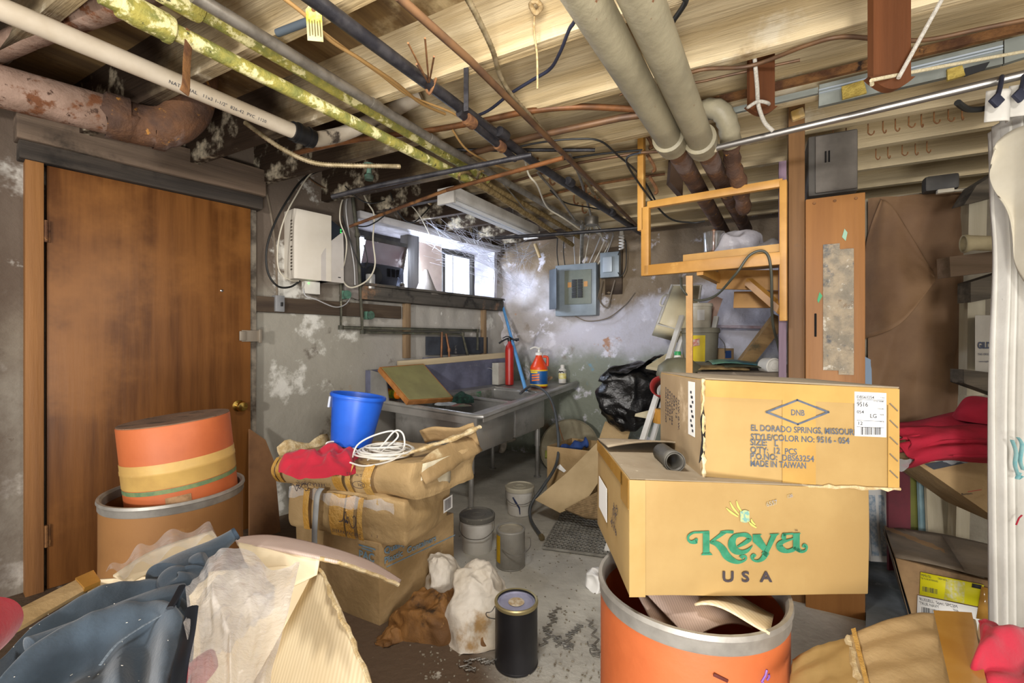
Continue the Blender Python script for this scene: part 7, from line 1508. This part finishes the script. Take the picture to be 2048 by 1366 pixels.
zt_ = P(1792, 1118, 2.2)-o_; yt = P(1762, 1033, 2.73)-P(1792, 1118, 2.2); yt.z = 0
MC_ = corner_frame(o_, xt, yt, zt_)
t = thing('cardboard_box', 'dusty carton with yellow and white shipping labels under the red garment pile', 'cardboard box', MC_)
cw, cd, ch = .40, .40, zt_.length
part('carton_body', cbox(cw, cd, ch, .004, 5, .006, 5, 4), mat('dusty_brown_carton', '#a5865e', '#8d7050', rough=.85, scale=4, spots=[('#6f5a42', 2.4, .58, .7)]), t)
M_gdust = mat('grey_dust_card', '#8a7d6c', '#6f6456', rough=.95, scale=4, bump=.1, bscale=50, spots=[('#a89a84', 5, .62, .72)])
part('top_flap', MB().grid(10, 10, lambda u, v: (cw*.62*u+.0, cd*v, ch+.006+.008*math.sin(v*5+u*3))), M_gdust, t, solid=.004); part('top_flap', MB().grid(10, 10, lambda u, v: (cw*(.50+.50*u), -.01+cd*v, ch+.014+.018*math.sin(v*2.6+u)*u)), M_gdust, t, solid=.004)
part('dusty_side', MB().box((-.008, cd/2, ch/2), (.002, cd*.97, ch*.96)), mat('blue_smudged_card', '#7d6a52', '#6a5a46', rough=.95, scale=4, spots=[('#4a5f78', 4, .62, .70)]), t)
def fq(px, py): q = on_face(px, py, MC_, -.008); return q.x, q.z
def lab4(name, p4, m, y, par=t):
    mb = MB(); mb.face([(fq(*p)[0], y, fq(*p)[1]) for p in p4]); return part(name, mb, m, par, solid=.0008)
yl_ = lab4('yellow_label', [(1841, 1144), (1968, 1170), (1963, 1214), (1839, 1189)], mat('yellow_ship_label', '#e8e022', '#ded61c', rough=.4), -.009)
lab4('label_window', [(1892, 1157), (1930, 1164), (1928, 1206), (1888, 1198)], mat('scuffed_white', '#e4e2c0', '#e0d838', rough=.5, scale=60, wave=('X', 30, 4, '#e8e022', .5)), -.0098, yl_)
wl_ = lab4('white_label', [(1835, 1190), (1962, 1216), (1955, 1262), (1833, 1246)], M_paper, -.0094)
def lt(s, px, py, x2, hpx, m=None):
    q, q2, h = fq(px, py), fq(x2, py+(x2-px)*.21), fq(px, py-hpx); hg = h[1]-q[1]; ang = math.atan2(q2[1]-q[1], q2[0]-q[0])
    o = ftext('label_print', s, MC_, q, hg, m or M_labink, t, 1.0, y=-.0104, rot=ang); ln = max(v.co.x for v in o.data.vertices)-min(v.co.x for v in o.data.vertices)
    bpy.data.objects.remove(o); ftext('label_print', s, MC_, q, hg, m or M_labink, yl_ if py < 1180 and px < 1900 and not s.startswith('RUSS') else wl_, (q2[0]-q[0])/max(ln, 1e-5), y=-.0104, rot=ang)
lt('MM0150', 1843, 1152, 1862, 5); lt('CREW NECK', 1876, 1158, 1894, 3.5); lt('TEE TO BE DETERMINED', 1842, 1157, 1876, 3); lt('RUSSELL  Spec: 5PC2M', 1840, 1200, 1915, 5.5); lt('TRUE NAVY', 1840, 1208, 1878, 5.5); lt('TNA', 1907, 1222, 1919, 5); lt('XL', 1906, 1230, 1914, 5); lt('24', 1916, 1241, 1924, 4.5)
lab4('size_box', [(1944, 1166), (1963, 1170), (1962, 1178), (1943, 1174)], M_labink, -.0102, yl_)
mb = MB(); rr = random.Random(9)
for (xa, xb, ya, hgt) in ((1845, 1875, 1172, 10), (1843, 1896, 1213, 13), (1846, 1890, 1232, 10)):
    x = xa
    while x < xb:
        w_ = rr.choice((.6, .9, 1.6)); y_ = ya+(x-xa)*.21; a, b, c, d_ = fq(x, y_), fq(x+w_, y_), fq(x+w_, y_+hgt), fq(x, y_+hgt)
        mb.face([(p[0], -.0103, p[1]) for p in (a, b, c, d_)]); x += w_+rr.choice((.7, 1.1, 1.5))
part('barcode', mb, M_labink, t)
lab4('brown_tape', [(1962, 1172), (1985, 1178), (1978, 1240), (1952, 1236)], M_tape, -.0112)
# wall lamp box with cord over the paper
q = onW(1880, 368, .10); t = thing('wall_box', 'dark square electrical box with a pale cord above the brown paper', 'electrical box', Matrix.Translation(q) @ RU.to_4x4())
part('housing', MB().box((0, 0, 0), (.125, .07, .075), bev=.015), mat('dark_box', '#4f4c48', '#3c3a37', rough=.5, metal=.3, scale=8), t); part('pale_plug', MB().box((.01, -.03, -.045), (.06, .03, .018), bev=.004), M_cordw, t); part('cord', MB().tube(cr([(.03, -.03, -.045), (.10, -.03, -.048), (.16, -.02, -.03), (.24, -.0, .03), (.32, .0, .06)], 6), .004, 7), M_cordw, t)
solo('cable', MB().tube(cr([P(1915, 205, 1.9), P(1935, 218, 1.95), P(1965, 218, 1.95), P(1985, 210, 1.9)], 6), .010, 8), M_cord, 'thick dark cable drooping between joists beside the curtain ties', 'cable')
# white curtain with ties over the rod
M_curt = mat('white_curtain', '#cfccc4', '#bdb9b0', rough=.7, scale=3, bump=.12, bscale=20, spots=[('#8d8a84', 30, .74, .78), ('#5f9fa8', 5, .70, .74), ('#b0aca2', 2, .6, .75)])
t = thing('curtain', 'paint-marked white curtain hanging at the right edge of the photo', 'curtain', at=P(2030, 1250, 1.62))
T = [P(1990, 262, 1.72), P(2020, 232, 1.66), P(2120, 215, 1.56), P(2420, 170, 1.40)]; Bq = [P(1991, 1262, 1.62), P(2030, 1275, 1.60), P(2120, 1310, 1.52), P(2440, 1420, 1.38)]
f_ = coons(T, Bq, [T[0], P(1994, 400, 1.68), P(2000, 520, 1.66), P(1990, 800, 1.64), Bq[0]], [T[-1], Bq[-1]])
part('cloth', MB().grid(90, 60, lambda u, v: f_(u, v)+Vector((0, 1, 0))*(.022*math.sin(u*46+.4*math.sin(v*4)))), M_curt, t, 180, solid=.004)
T = [P(1992, 300, 1.60), P(2020, 262, 1.58), P(2110, 240, 1.45)]; Bq = [P(2000, 395, 1.60), P(2035, 520, 1.56), P(2110, 640, 1.44)]
f2_ = coons(T, Bq, [T[0], P(1988, 350, 1.62), Bq[0]], [T[-1], Bq[-1]])
part('folded_over_top', MB().grid(26, 26, lambda u, v: f2_(u, v)+Vector((0, 1, 0))*.012*math.sin(u*8+v*3)), mat('cream_curtain_top', '#cdc6b4', '#bbb39f', rough=.8, scale=4, spots=[('#8d8474', 30, .74, .78)]), t, 180, solid=.004)
for x, y in ((1992, 205), (2038, 195)):
    mb = MB().grid(14, 10, lambda u, v, x=x, y=y: P(x-20+44*u-4*v, y-22+62*v+6*math.sin(u*3), 1.60)+Vector((0, -.03*math.sin(math.pi*u), 0))); part('gathered_tab', mb, M_curt, t, 180, solid=.004)
    part('navy_tie', MB().tube(cr([P(x+2, y-8, 1.555), P(x+8, y-30, 1.58), P(x+12, y-52, 1.62), P(x+9, y-34, 1.66)], 6), .006, 8).box(P(x+1, y-4, 1.545), (.030, .01, .030), (0, .78, 0), bev=.003), M_cordb, t)
mb = MB()
for i in range(8): mb.tube(cr([P(1997, 262+i*11, 1.74), P(2008, 258+i*11, 1.70), P(2020, 262+i*11, 1.74)], 5), .009, 8)
part('gathered_rings', mb, MATS['cream_curtain_top'], t)

mk = mat('teal_scribble', '#6fa9ae', '#8fb5b4', rough=.6, scale=40)
def cs_(x, y): return P(x, y, 1.545)
for pts in ([(2024, 880), (2032, 905), (2030, 930), (2038, 955)], [(2036, 875), (2044, 890), (2040, 920), (2046, 940)], [(2040, 945), (2034, 958), (2044, 952)]): 
    part('teal_mark', MB().tube(cr([cs_(*p) for p in pts], 5), .006, 6, flat=.25), mk, bpy.data.objects['curtain'])
part('red_mark', MB().tube([cs_(2032, 1050), cs_(2038, 1036), cs_(2044, 1030)], .0025, 6, flat=.3), M_redclean, bpy.data.objects['curtain'])
